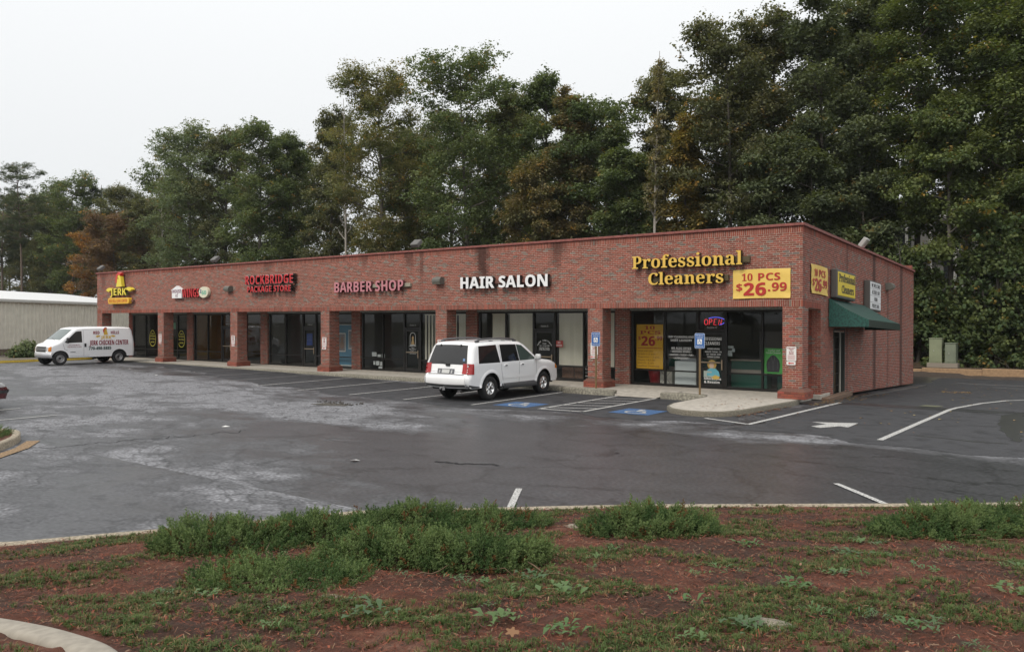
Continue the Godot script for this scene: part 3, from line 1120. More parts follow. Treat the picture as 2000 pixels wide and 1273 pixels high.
const LEAF := {
	"green": [Color(0.062, 0.088, 0.032), Color(0.095, 0.115, 0.04), 0.04], "olive": [Color(0.075, 0.085, 0.036), Color(0.11, 0.11, 0.05), 0.07], "olive2": [Color(0.068, 0.078, 0.033), Color(0.1, 0.098, 0.045), 0.05],
	"palegreen": [Color(0.085, 0.115, 0.055), Color(0.125, 0.145, 0.075), 0.03], "yellowgreen": [Color(0.085, 0.1, 0.036), Color(0.15, 0.135, 0.055), 0.1], "dark": [Color(0.056, 0.072, 0.032), Color(0.085, 0.1, 0.042), 0.03],
	"bright": [Color(0.06, 0.084, 0.026), Color(0.105, 0.125, 0.034), 0.05], "pine": [Color(0.05, 0.07, 0.036), Color(0.075, 0.085, 0.045), 0.02], "rust": [Color(0.085, 0.085, 0.034), Color(0.13, 0.1, 0.04), 0.16],
	"orange": [Color(0.19, 0.085, 0.022), Color(0.22, 0.13, 0.03), 0.3], "gold": [Color(0.115, 0.1, 0.028), Color(0.16, 0.125, 0.03), 0.22], "brownred": [Color(0.1, 0.07, 0.04), Color(0.13, 0.08, 0.045), 0.15], "straw": [Color(0.15, 0.14, 0.07), Color(0.16, 0.14, 0.06), 0.1],
	"vine": [Color(0.045, 0.07, 0.024), Color(0.095, 0.115, 0.034), 0.05],
}

func leaf_mat(kind := "leaf") -> StandardMaterial3D:
	return mat("foliage_" + kind, Color(1, 1, 1), 0.62, 0.0, {"vc": true, "back": Color(0.9, 0.9, 0.6), "spec": 0.35})

func bark(key: String) -> StandardMaterial3D:
	var c := {"grey": Color(0.15, 0.135, 0.115), "pale": Color(0.42, 0.39, 0.35), "pine": Color(0.17, 0.13, 0.1)}
	return mat("bark_" + key, c[key], 0.95, 0.0, {"tex": noise_tex("bark_t", 0.06, 0.55, 1.2, 4), "scale": 0.9})

func spawn(called: String, parent: Node3D, mesh: Mesh, m: Material, xfs: Array, cols: Array) -> MultiMeshInstance3D:
	var mm := MultiMesh.new()
	mm.transform_format = MultiMesh.TRANSFORM_3D
	mm.use_colors = true
	mm.mesh = mesh
	mm.instance_count = xfs.size()
	for i in xfs.size():
		mm.set_instance_transform(i, xfs[i])
		mm.set_instance_color(i, cols[i])
	var o := MultiMeshInstance3D.new()
	o.multimesh = mm
	o.material_override = m
	put(o, called, parent)
	return o

func rand_basis(r: RandomNumberGenerator, k: float) -> Basis:
	return Basis(Vector3.UP, r.randf() * TAU).rotated(Vector3.RIGHT, r.randf_range(-0.5, 0.5)).scaled(Vector3(k, k, k))

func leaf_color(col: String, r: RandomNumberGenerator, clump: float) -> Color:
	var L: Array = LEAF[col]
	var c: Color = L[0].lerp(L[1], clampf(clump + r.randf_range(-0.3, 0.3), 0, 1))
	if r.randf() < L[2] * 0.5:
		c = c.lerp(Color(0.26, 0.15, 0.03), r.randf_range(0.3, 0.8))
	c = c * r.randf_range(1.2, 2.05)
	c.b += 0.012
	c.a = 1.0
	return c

func tree(x: float, z: float, H: float, R: float, kind: String, col: String, crown: float, label: String, behind := false) -> void:
	tree_count += 1
	var r := RandomNumberGenerator.new()
	r.seed = 1000 + tree_count * 17
	var called := {"pine": "pine_tree", "bare": "bare_tree", "sparse": "poplar_tree", "young": "young_tree"}.get(kind, "broadleaf_tree") as String
	var base := Vector3(x, (hill_y(x, z) if z < -26.0 else 0.0) - 0.15, z)
	if label == "":
		label = "broadleaf tree in the shaded back row of the wood, mostly hidden by others"
	var o := thing(called, label, "tree", base, 0.0, "trees of the wood behind the brick building" if z < 0 else "trees across the street")
	R *= 1.12
	var tw := st(true)
	var tr := clampf(H * 0.0105, 0.09, 0.3) * r.randf_range(0.85, 1.15)
	if kind in ["bare", "sparse"]:
		tr *= 0.62
	if kind == "young":
		tr *= 0.45
	var pts := []
	var rad := []
	var lean := Vector3(r.randf_range(-0.03, 0.03), 0, r.randf_range(-0.03, 0.03)) * H
	for i in 9:
		var t := i / 8.0
		pts.append(Vector3(sin(t * 5.0 + tree_count) * 0.12 * R * 0.5, t * H * 0.95, cos(t * 4.0 + tree_count * 2) * 0.1 * R * 0.5) * Vector3(t, 1, t) + lean * t * t)
		rad.append(tr * (1.0 - t * 0.88) * (1.35 if i == 0 else 1.0))
	tube(tw, pts, rad, 7, false)
	var at_h := func(t: float) -> Vector3:
		var f := clampf(t, 0, 0.999) * 8.0
		var i := int(f)
		return pts[i].lerp(pts[i + 1], f - i)
	var clumps := []
	var limbs := int(clampf(H * (1.0 - crown) * 1.35, 8, 30))
	if kind == "pine":
		limbs = 30
	if kind == "bare" or kind == "sparse":
		limbs = 26
	if kind == "young":
		limbs = 14
	var az := r.randf() * TAU
	for i in limbs:
		var t := crown + (1.0 - crown) * pow((i + 0.5) / limbs, 0.9) * 0.97
		var ct := (t - crown) / (1.0 - crown)
		az += 2.4 + r.randf_range(-0.5, 0.5)
		var env: float
		if kind == "pine":
			env = (1.0 - pow(absf(ct - 0.5) * 1.7, 2.0)) * 0.85 + 0.12
			if ct < 0.25:
				env *= 0.5 + r.randf() * 0.8
		elif kind in ["bare", "sparse"]:
			env = 0.95 - ct * 0.75
		else:
			env = pow(sin(PI * clampf(ct * 0.70 + 0.17, 0, 1)), 0.7)
		var L := R * env * r.randf_range(0.7, 1.12)
		var rise: float = {"pine": 0.18, "bare": 1.1, "sparse": 1.2}.get(kind, lerpf(0.2, 0.62, ct))
		var d := Vector3(cos(az), rise + r.randf_range(-0.12, 0.15), sin(az)).normalized()
		var p0: Vector3 = at_h.call(t * (0.93 if ct < 0.7 else 0.975))
		var p1 := p0 + d * L * 0.5
		var p2 := p0 + d * L + Vector3(0, (0.1 if kind != "oak" else -0.06) * L, 0)
		var lr := clampf(tr * (0.42 - 0.2 * ct), 0.02, 0.12)
		tube(tw, [p0, p1, p2], [lr, lr * 0.65, lr * 0.22], 5, false)
		var subs := 5 if kind == "oak" else (4 if kind == "pine" else 6)
		for k in subs:
			var f := lerpf(0.35, 1.0, (k + r.randf() * 0.6) / subs)
			var q0 := p0 + d * L * f
			var sd := (d * 0.6 + Vector3(r.randf_range(-1, 1), r.randf_range(-0.25, 0.75), r.randf_range(-1, 1)) * 0.85).normalized()
			if kind in ["bare", "sparse"]:
				sd = (d * 0.5 + Vector3(r.randf_range(-0.6, 0.6), 0.9, r.randf_range(-0.6, 0.6))).normalized()
			var sl := L * r.randf_range(0.28, 0.5)
			var q1 := q0 + sd * sl
			tube(tw, [q0, q1], [lr * 0.4, 0.008 if kind != "oak" else 0.012], 3, false)
			clumps.append(q1)
			if kind == "bare" or kind == "sparse":
				for m in 3:
					var e := q0.lerp(q1, r.randf_range(0.3, 0.9))
					var e2 := e + (sd + Vector3(r.randf_range(-0.8, 0.8), 0.5, r.randf_range(-0.8, 0.8))).normalized() * sl * 0.55
					tube(tw, [e, e2], [0.012, 0.006], 3, false)
					if kind == "sparse":
						clumps.append(e2)
	fin(tw, "trunk", bark("pale" if kind in ["bare", "sparse"] else ("pine" if kind == "pine" else "grey")), o)
	if kind == "bare":
		return
	if kind == "oak":
		# inner leaves round the top of the trunk
		for i in 5:
			clumps.append(at_h.call(0.97 - i * 0.02) + Vector3(r.randf_range(-0.5, 0.5) * R, r.randf_range(-0.4, 0.5), r.randf_range(-0.5, 0.5) * R))
		for i in 6:
			clumps.append(at_h.call(lerpf(crown + 0.25, 0.99, i / 5.0)) + Vector3(r.randf_range(-0.4, 0.4), 0.2, r.randf_range(-0.4, 0.4)))
	var xfs := []
	var cols := []
	var per := {"oak": 28 if x > -22.0 else 31, "pine": 24, "young": 13, "sparse": 1}[kind] as int
	if behind:
		per = 24
	for c in clumps:
		var cr := clampf(R * 0.30, 0.55, 1.35) * r.randf_range(0.75, 1.25)
		if kind == "pine":
			cr = 0.75 * r.randf_range(0.7, 1.3)
		if kind == "sparse":
			cr = 0.35
		if kind == "young":
			cr = 0.6
		var tone := r.randf()
		for i in per:
			var v := Vector3(r.randfn(), r.randfn(), r.randfn()) * 0.52
			v.y *= 0.62
			if v.length() > 1.15:
				v = v.normalized() * r.randf_range(0.8, 1.15)
			var p: Vector3 = c + v * cr
			var k := r.randf_range(0.8, 1.45) * (1.25 if behind else 1.0) * (0.7 if kind == "sparse" else 1.0)
			xfs.append(Transform3D(rand_basis(r, k), p))
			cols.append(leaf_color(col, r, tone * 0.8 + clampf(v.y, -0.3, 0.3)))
	spawn("crown", o, leaf_cluster("pine" if kind == "pine" else "leaf", tree_count % 3), leaf_mat(), xfs, cols).set_meta("kind", "stuff")

# low shrubs and young growth: mounds of leaves on a few stems
func shrub(called: String, label: String, group: String, p: Vector3, w: float, h: float, d: float, col: String, n: int, kind := "leaf") -> Node3D:
	var o := thing(called, label, "shrub", p, 0.0, group)
	var r := RandomNumberGenerator.new()
	r.seed = int(p.x * 131 + p.z * 57 + 9000)
	var s := st(true)
	for i in 9:
		var a := r.randf() * TAU
		var e := Vector3(cos(a) * w * 0.35, h * r.randf_range(0.5, 0.85), sin(a) * d * 0.35)
		tube(s, [Vector3(cos(a), 0, sin(a)) * 0.06 * w, e * Vector3(0.5, 0.6, 0.5), e], [0.03 * h * 0.5, 0.02 * h * 0.5, 0.006], 4, false)
	fin(s, "stems", bark("grey"), o)
	var xfs := []
	var cols := []
	var lumps := []
	for i in maxi(6, int(w * h * 1.6)):
		var a := r.randf() * TAU
		var q := sqrt(r.randf())
		lumps.append([Vector3(cos(a) * q * w * 0.42, h * (0.15 + 0.72 * r.randf() * (1.0 - q * q * 0.55)), sin(a) * q * d * 0.42), r.randf_range(0.2, 0.42) * minf(h, w) * 0.7, r.randf()])
	for i in n:
		var l: Array = lumps[r.randi() % lumps.size()]
		var v := Vector3(r.randfn(), r.randfn() * 0.7, r.randfn()) * 0.55
		xfs.append(Transform3D(rand_basis(r, r.randf_range(0.75, 1.3)), Vector3(0, 0.1, 0) + l[0] + v * l[1]))
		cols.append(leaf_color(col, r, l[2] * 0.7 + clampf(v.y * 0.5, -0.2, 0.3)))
	spawn("leaves", o, leaf_cluster(kind, 1), leaf_mat(), xfs, cols).set_meta("kind", "stuff")
	return o

func build_forest() -> void:
	tree(-140.25, -34, 31.08, 4, "pine", "pine", 0.55, "tall slim pine standing alone at the left end above the beige metal building")
	tree(-156.03, -37, 28.3, 3.21, "pine", "pine", 0.5, "thin pine cut by the left edge of the photo")
	tree(-143.55, -40, 23.41, 3.1, "oak", "olive", 0.3, "low rounded olive tree between the tall slim pine and its taller neighbours")
	tree(-126.28, -36, 26.57, 4.29, "oak", "green", 0.3, "round-topped green tree right of the tall slim pine at the far left")
	tree(-125.44, -40, 26.12, 3.03, "pine", "pine", 0.45, "pine with a flat dark top left of the chicken sign, beyond the building")
	tree(-114.31, -38, 24.22, 3.32, "oak", "olive", 0.25, "broad tree with a grey-green top above the left corner of the brick building")
	tree(-112.15, -31, 17.04, 1.94, "young", "orange", 0.15, "small rust-orange young tree in front of the far left pines")
	tree(-106.79, -33, 18.28, 3.82, "oak", "brownred", 0.25, "brownish-red autumn tree above the left corner of the brick building")
	tree(-102.94, -36, 21.18, 2.94, "oak", "olive", 0.2, "mid-height olive tree left of the leafless grey snag")
	tree(-94.14, -33, 24.4, 1.1, "bare", "bare", 0.4, "leafless grey snag rising above the low trees at the left")
	tree(-85.89, -32, 27.94, 4.03, "oak", "palegreen", 0.22, "tall pale-green tree with an open airy top, first of the high trees from the left")
	tree(-94.54, -35, 23.2, 2.8, "oak", "olive", 0.2, "olive tree filling the gap below the first high pale-green tree")
	tree(-82.88, -35, 27.97, 3.4, "oak", "olive", 0.22, "high olive tree between the first pale-green tree and the twin-peaked green tree")
	tree(-71.76, -32, 26.55, 3.46, "oak", "green", 0.15, "tall fresh-green tree with twin peaks above the second roof floodlight")
	tree(-70.82, -36, 26.17, 2.45, "oak", "green", 0.15, "dark green tree with a narrow crown right of the twin-peaked tree")
	tree(-61.82, -34, 27.45, 2.61, "oak", "olive", 0.12, "slender tree leafy down to the roof, left of the white-stemmed bare tree")
	tree(-55.59, -31, 26.84, 1.06, "bare", "bare", 0.45, "bare white-stemmed tree with fine upright twigs in the middle of the wood")
	tree(-51.22, -32, 29.17, 4.24, "oak", "yellowgreen", 0.3, "large spreading tree with yellow-green top right of the bare white-stemmed tree")
	tree(-51.44, -37, 22.83, 3.15, "oak", "green", 0.15, "green tree filling between the two highest middle trees")
	tree(-40.17, -32, 28, 4.37, "oak", "green", 0.25, "highest middle tree with a broad domed crown above the barber shop")
	tree(-40.38, -38, 26.27, 2.53, "oak", "olive", 0.2, "olive tree behind the right shoulder of the domed tree")
	tree(-32.47, -34, 25.72, 2.55, "oak", "green", 0.3, "tall green tree with separate leaf puffs at its top above the white letters")
	tree(-28.41, -32, 22.97, 1.46, "oak", "rust", 0.3, "narrow tree with russet top leaves right of the puffy tall green tree")
	tree(-30.7, -29.5, 16.51, 2.56, "oak", "rust", 0.25, "russet-tinged lower tree in front of the tall middle trees")
	tree(-29.34, -28.5, 14.95, 1, "young", "rust", 0.2, "small rust-tinted sapling in the dark middle of the wood")
	tree(-25.64, -33, 21.44, 3.14, "oak", "green", 0.15, "bushy green tree left of the sparse poplar")
	tree(-22.2, -30, 16.7, 1.98, "oak", "green", 0.1, "dark bushy tree beside the brown hipped roof")
	tree(-19.52, -29, 24.18, 1.14, "sparse", "straw", 0.45, "tall sparse poplar with few straw-coloured leaves against the sky")
	tree(-22.48, -37, 24.12, 2.25, "oak", "olive", 0.35, "olive tree rising behind the sparse poplar")
	tree(-17.84, -30.5, 18.84, 1.3, "oak", "gold", 0.1, "narrow yellow-orange tree right of the sparse poplar")
	tree(-14.9, -32, 25.61, 3.48, "oak", "olive2", 0.28, "great oak with drooping olive foliage left above the cleaners")
	tree(-17.75, -36, 21.56, 2.46, "oak", "green", 0.2, "green tree behind the left flank of the great oak")
	tree(-11.97, -34, 25.79, 3.17, "oak", "olive2", 0.3, "second great oak rising to the top edge above the cleaners sign")
	tree(-11.01, -29.5, 15.8, 2.1, "oak", "dark", 0.15, "dark tree in front of the trunks of the great oaks")
	tree(-8.42, -33, 26.22, 2.87, "oak", "dark", 0.3, "dark oak topping out of the photo above the building corner")
	tree(-8.06, -29.3, 15.17, 1.86, "oak", "dark", 0.1, "dark leafy tree just behind the right corner of the roof")
	tree(-6.07, -36, 27.33, 3.07, "oak", "dark", 0.28, "very tall dark oak above the roof floodlight on the side wall")
	tree(-5.16, -30.5, 16.42, 2, "oak", "dark", 0.3, "shaded tree with a high crown behind the side wall")
	tree(-2.57, -33, 25.37, 2.69, "oak", "bright", 0.35, "tall tree with bright green layered boughs right of the building")
	tree(-0.08, -30, 17.09, 2.18, "oak", "bright", 0.35, "bright green tree leaning over the utility cabinets")
	tree(-0.12, -37, 27.26, 3.13, "oak", "dark", 0.3, "dark tall tree behind the bright green layered tree at the right")
	tree(2.45, -31.5, 23.68, 2.63, "oak", "bright", 0.3, "tall bright tree at the right edge of the photo")
	tree(4.99, -32, 21.93, 2.57, "oak", "bright", 0.2, "leafy tree cut by the right edge of the photo")
	tree(-158.94, -44, 26.09, 3.97, "oak", "olive", 0.1, "grey-green tree filling between the two far left pines")
	tree(-146.41, -43, 26.08, 4.13, "oak", "dark", 0.1, "dark tree behind the round-topped green tree at the far left")
	tree(-167.98, -43, 24.28, 5.11, "oak", "olive", 0.08, "low dense tree at the left edge below the thin pine")
	tree(-117.22, -42, 21.19, 3.78, "oak", "green", 0.1, "green tree behind the brownish-red autumn tree")
	tree(-136.56, -44, 22.69, 4.53, "oak", "dark", 0.1, "dark low tree below the flat-topped pine")
	tree(-169.55, -47.42, 28.82, 5.25, "oak", "green", 0.12, "", true)
	tree(-147.85, -46.56, 20.68, 4.81, "oak", "olive", 0.12, "", true)
	tree(-128.16, -46.96, 18.3, 4.45, "oak", "green", 0.12, "", true)
	tree(-119.14, -48.35, 29.16, 6.03, "oak", "green", 0.12, "", true)
	tree(-104.77, -49.52, 26.31, 5.69, "oak", "green", 0.12, "", true)
	tree(-87.01, -47.71, 23.02, 5.15, "oak", "green", 0.12, "", true)
	tree(-78.21, -47.76, 25.51, 4.91, "oak", "olive", 0.12, "", true)
	tree(-63.65, -47.79, 27.69, 4.52, "oak", "olive", 0.12, "", true)
	tree(-57.46, -49.51, 28.59, 4.42, "oak", "olive", 0.12, "", true)
	tree(-45.53, -46.18, 25.93, 3.98, "oak", "green", 0.12, "", true)
	tree(-35.82, -46.55, 21.86, 3.73, "oak", "green", 0.12, "", true)
	tree(-30.82, -47.24, 18.08, 3.62, "oak", "green", 0.12, "", true)
	tree(-19.36, -50.45, 26.38, 3.43, "oak", "dark", 0.12, "", true)
	tree(-10.64, -47.31, 26.03, 3.08, "oak", "dark", 0.12, "", true)
	tree(1.85, -49.95, 22.39, 2.84, "oak", "dark", 0.12, "", true)
	var r := RandomNumberGenerator.new()
	r.seed = 99
	# dense young growth along the foot of the wood
	var x := -190.0
	var i := 0
	while x < 12.0:
		if x > -114.0 and x < -4.5:
			x = -4.4
		var far := x < -60.0
		var h := r.randf_range(3.0, 6.0) * (1.0 if x < -20 else 1.15)
		var w := r.randf_range(4.0, 6.0)
		var z := -28.6 - r.randf_range(0.0, 3.0)
		if x > -4.5 and x < 6:
			z -= 2.2
		var col: String = ["dark", "green", "olive", "dark", "green", "rust"][r.randi() % 6]
		shrub("undergrowth_bush", "leafy bush of the undergrowth filling the foot of the wood behind the brick building", "undergrowth along the foot of the wood", Vector3(x, hill_y(x, z) - 0.2, z), w, h, 3.5, col, 700 if not far else 420)
		x += r.randf_range(2.6, 4.2)
		i += 1
	x = -190.0
	while x < -116.0:
		var h := r.randf_range(3.5, 6.0)
		var z := -38.0 - r.randf_range(0.0, 5.0)
		shrub("undergrowth_bush", "tall shaded bush of the undergrowth deep between the trunks of the wood", "undergrowth deep in the wood", Vector3(x, hill_y(x, z) - 0.2, z), 7.0, h, 4.0, "dark", 600)
		x += r.randf_range(4.0, 6.0)
	# vine-draped mounds right of the building
	var vines := [[-2.2, -29.6, 4.2, 9.5, "tall curtain of vines hanging from the trees just right of the building corner"], [0.4, -29.9, 3.6, 6.5, "vine-covered mound behind the two utility cabinets"], [2.2, -29.4, 4.6, 10.5, "highest vine-draped trunk right of the utility cabinets"], [4.2, -28.8, 4.0, 6.0, "vine-covered mound at the right edge of the photo"], [-4.9, -30.2, 4.0, 11.0, "column of vines climbing the shaded trees behind the side wall"], [6.2, -29.0, 4.5, 9.0, "vine-draped tree cut by the right edge of the photo"], [-7.6, -29.0, 4.6, 8.6, "vine-hung bush showing its pale leaves over the right corner of the roof"], [-11.0, -29.2, 4.2, 7.4, "rounded leafy mound of vines over the yellow lettering"]]
	for v in vines:
		var q := shrub("vine_mound", v[4], "vine-covered growth at the edge of the wood", Vector3(v[0], hill_y(v[0], v[1]) - 0.2, v[1]), v[2], v[3], 2.6, "vine" if v[0] > -3 else "green", int(900 + v[3] * 110), "vine")
		q.set_meta("category", "vines")
	for v in [[-2.8, -27.3, 2.4, 1.0], [-0.2, -27.6, 2.2, 0.8], [1.5, -27.4, 2.6, 0.7], [3.4, -27.3, 2.8, 1.0], [5.2, -27.4, 2.8, 1.1]]:
		shrub("low_weeds", "low green weeds spreading over the leaf litter above the retaining wall", "weeds above the retaining wall", Vector3(v[0], hill_y(v[0], v[1]) - 0.1, v[1]), v[2], v[3], 1.3, "vine", 170, "vine")

# ---------------------------------------------------------------- vehicles
# A body is described by its side outline (x forward, y up), going from the rear foot over the roof to the front foot.
class Body:
	var top: PackedVector2Array
	var half := 1.0
	var belt := 1.2
	var tumble := 0.16
	var round_r := 0.12
	var low := 0.4
	var arches := []
	var full: PackedVector2Array
	var nose := 0.0
	var tail := 0.0

	func near_edge(p: Vector2) -> float:
		var d := 9.0
		for i in top.size() - 1:
			d = minf(d, p.distance_to(Geometry2D.get_closest_point_to_segment(p, top[i], top[i + 1])))
		return d

	func base_w(p: Vector2) -> float:
		var w := half
		if p.y > belt:
			w -= tumble * (p.y - belt)
		elif p.y < belt - 0.35:
			w -= 0.05 * (belt - 0.35 - p.y)
		if nose > 0.0:
			var t := clampf((p.x - (top[-1].x - 1.5)) / 1.5, 0, 1)
			w -= nose * t * t
		if tail > 0.0:
			var t2 := clampf((top[0].x + 0.9 - p.x) / 0.9, 0, 1)
			w -= tail * t2 * t2
		return w

	func wide(p: Vector2) -> float:
		var d := near_edge(p)
		var w := base_w(p)
		if d < round_r:
			var k := round_r - d
			w += sqrt(maxf(round_r * round_r - k * k, 0.0)) - round_r
		return w

	func side(p: Vector2, s: float, out := 0.0) -> Vector3:
		var q := Vector2(snappedf(p.x, 0.0005), snappedf(p.y, 0.0005))
		if out > 0.0:
			var d := near_edge(q)
			if d < round_r:
				var e := 0.01
				var g := Vector2(near_edge(q + Vector2(e, 0)) - near_edge(q - Vector2(e, 0)), near_edge(q + Vector2(0, e)) - near_edge(q - Vector2(0, e))).normalized()
				var sn := (round_r - d) / round_r
				var m := q - g * sn * out
				return Vector3(m.x, m.y, s * (wide(q) + out * sqrt(maxf(1.0 - sn * sn, 0.0))))
		return Vector3(q.x, q.y, s * (wide(q) + out))

	func at(t: float) -> Array:
		# a point of the outline at arc length t and its outward normal
		var run := 0.0
		for i in top.size() - 1:
			var l := top[i].distance_to(top[i + 1])
			if run + l >= t or i == top.size() - 2:
				var d := (top[i + 1] - top[i]).normalized()
				return [top[i].lerp(top[i + 1], clampf((t - run) / l, 0, 1)), Vector2(-d.y, d.x)]
			run += l
		return []

	func length() -> float:
		var run := 0.0
		for i in top.size() - 1:
			run += top[i].distance_to(top[i + 1])
		return run

	# arc length of the outline point nearest p
	func arc(p: Vector2) -> float:
		var run := 0.0
		var best := 99.0
		var out := 0.0
		for i in top.size() - 1:
			var c := Geometry2D.get_closest_point_to_segment(p, top[i], top[i + 1])
			if c.distance_to(p) < best:
				best = c.distance_to(p)
				out = run + top[i].distance_to(c)
			run += top[i].distance_to(top[i + 1])
		return out

	func over(t: float, f: float, out := 0.0) -> Vector3:
		var a := at(t)
		var p: Vector2 = a[0]
		var n: Vector2 = a[1]
		var w := base_w(p) - round_r
		var bulge := 0.035 * (1.0 - f * f)
		p += n * (bulge + out)
		return Vector3(p.x, p.y, f * w)

func smooth_line(pts: Array, k := 4) -> PackedVector2Array:
	var c := Curve2D.new()
	for i in pts.size():
		var a: Vector2 = pts[maxi(i - 1, 0)]
		var b: Vector2 = pts[mini(i + 1, pts.size() - 1)]
		var t := (b - a).normalized()
		var l0 := pts[i].distance_to(a) * 0.3 as float
		var l1 := pts[i].distance_to(b) * 0.3 as float
		c.add_point(pts[i], -t * l0, t * l1)
	c.bake_interval = 0.05
	return c.tessellate_even_length(4, 0.07)

func cells(poly: PackedVector2Array, cell: float) -> Array:
	var lo := poly[0]
	var hi := poly[0]
	for p in poly:
		lo = lo.min(p)
		hi = hi.max(p)
	var out := []
	var x := floorf(lo.x / cell) * cell
	while x < hi.x:
		var y := floorf(lo.y / cell) * cell
		while y < hi.y:
			for q in Geometry2D.intersect_polygons(PackedVector2Array([Vector2(x, y), Vector2(x + cell, y), Vector2(x + cell, y + cell), Vector2(x, y + cell)]), poly):
				out.append(q)
			y += cell
		x += cell
	return out

func side_skin(s: SurfaceTool, b: Body, poly: PackedVector2Array, sides: Array, out := 0.0, cell := 0.09) -> void:
	var clipped := Geometry2D.intersect_polygons(poly, b.full) if b.full.size() else [poly]
	var all := []
	for c in clipped:
		all.append_array(cells(c, cell))
	for q in all:
		var t := Geometry2D.triangulate_polygon(q)
		for i in range(0, t.size(), 3):
			for sd in sides:
				var v := [b.side(q[t[i]], sd, out), b.side(q[t[i + 1]], sd, out), b.side(q[t[i + 2]], sd, out)]
				facing(s, v, v[0] - Vector3(0, 0, sd))

func over_skin(s: SurfaceTool, b: Body, t0: float, t1: float, f0: float, f1: float, out := 0.0, nt := 0, nf := 10) -> void:
	if nt == 0:
		nt = maxi(2, int((t1 - t0) / 0.06))
	for i in nt:
		for j in nf:
			var a := lerpf(t0, t1, float(i) / nt)
			var c := lerpf(t0, t1, float(i + 1) / nt)
			var f := lerpf(f0, f1, float(j) / nf)
			var g := lerpf(f0, f1, float(j + 1) / nf)
			quad(s, b.over(a, f, out), b.over(a, g, out), b.over(c, g, out), b.over(c, f, out))

func body_shell(b: Body) -> SurfaceTool:
	var s := st(true)
	var poly := b.top.duplicate()
	poly.append(Vector2(b.top[-1].x - 0.1, b.low))
	poly.append(Vector2(b.top[0].x + 0.1, b.low))
	b.full = poly
	var parts := [poly]
	for a in b.arches:
		var c := PackedVector2Array()
		for k in 28:
			c.append(Vector2(a.x, a.y) + Vector2(cos(TAU * k / 28), sin(TAU * k / 28)) * a.z)
		var nxt := []
		for p in parts:
			nxt.append_array(Geometry2D.clip_polygons(p, c))
		parts = nxt
	for p in parts:
		side_skin(s, b, p, [-1.0, 1.0], 0.0, 0.07)
	over_skin(s, b, 0.0, b.length(), -1.0, 1.0, 0.0, 0, 12)
	return s

func wheel(parent: Node3D, at: Vector3, r: float, w: float, sd: float, spokes: int, rim_m: Material, rim_r: float) -> void:
	var xf := Transform3D(Basis(Vector3(1, 0, 0), Vector3(0, 0, sd), Vector3(0, 1, 0)), at)
	var s := st(true)
	lathe(s, [Vector2(rim_r, -w * 0.5), Vector2(r - 0.03, -w * 0.5), Vector2(r, -w * 0.34), Vector2(r, w * 0.34), Vector2(r - 0.03, w * 0.5), Vector2(rim_r + 0.03, w * 0.5), Vector2(rim_r, w * 0.42)], 36, xf)
	var wh := Node3D.new()
	put(wh, "wheel", parent)
	fin(s, "tyre", mat("tyre_black", Color(0.018, 0.018, 0.019), 0.85, 0.0, {"normal": texs["asphalt_n"], "scale": 6.0, "nscale": 0.4}), wh)
	var q := st(true)
	lathe(q, [Vector2(rim_r + 0.004, w * 0.40), Vector2(rim_r - 0.02, w * 0.44), Vector2(rim_r - 0.035, w * 0.36), Vector2(rim_r - 0.05, w * 0.1), Vector2(rim_r * 0.3, w * 0.02), Vector2(0, w * 0.02)], 32, xf)
	if spokes > 0:
		for k in spokes:
			var a := TAU * k / spokes
			var d := Vector3(cos(a), 0, sin(a))
			var t := Vector3(-sin(a), 0, cos(a))
			var p := [d * rim_r * 0.2 + t * 0.035, d * rim_r * 0.2 - t * 0.035, d * (rim_r - 0.03) - t * 0.028, d * (rim_r - 0.03) + t * 0.028]
			var u := Vector3(0, w * 0.34, 0)
			var l := Vector3(0, w * 0.05, 0)
			facing(q, [xf * (p[0] + u), xf * (p[1] + u), xf * (p[2] + u), xf * (p[3] + u)], xf * Vector3(0, -1, 0))
			for e in [[0, 3], [1, 2]]:
				facing(q, [xf * (p[e[0]] + u), xf * (p[e[1]] + u), xf * (p[e[1]] + l), xf * (p[e[0]] + l)], xf * (d * rim_r * 0.6))
		lathe(q, [Vector2(0.075, w * 0.2), Vector2(0.07, w * 0.4), Vector2(0.05, w * 0.43), Vector2(0, w * 0.43)], 18, xf)
	else:
		lathe(q, [Vector2(rim_r * 0.75, w * 0.08), Vector2(rim_r * 0.62, w * 0.26), Vector2(rim_r * 0.42, w * 0.28), Vector2(rim_r * 0.34, w * 0.16), Vector2(0, w * 0.16)], 28, xf)
		for k in 8:
			var a := TAU * k / 8
			var h := st()
	fin(q, "rim", rim_m, wh)
	var z := st()
	if spokes == 0:
		lathe(z, [Vector2(rim_r * 0.3, w * 0.17), Vector2(rim_r * 0.28, w * 0.3), Vector2(0, w * 0.32)], 16, xf)
	else:
		lathe(z, [Vector2(0.045, w * 0.43), Vector2(0.04, w * 0.445), Vector2(0, w * 0.45)], 14, xf)
	fin(z, "hub_cap", mat("hub_dark", Color(0.05, 0.05, 0.05), 0.4, 0.4), wh)

func line_groove(s: SurfaceTool, b: Body, pts: Array, sides: Array, w := 0.012) -> void:
	for i in pts.size() - 1:
		var n := maxi(1, int(pts[i].distance_to(pts[i + 1]) / 0.08))
		for k in n:
			var p: Vector2 = pts[i].lerp(pts[i + 1], float(k) / n)
			var q: Vector2 = pts[i].lerp(pts[i + 1], float(k + 1) / n)
			var d := (q - p).normalized()
			var e := Vector2(-d.y, d.x) * w * 0.5
			for sd in sides:
				var v := [b.side(p + e, sd, 0.0025), b.side(q + e, sd, 0.0025), b.side(q - e, sd, 0.0025), b.side(p - e, sd, 0.0025)]
				facing(s, v, v[0] - Vector3(0, 0, sd))

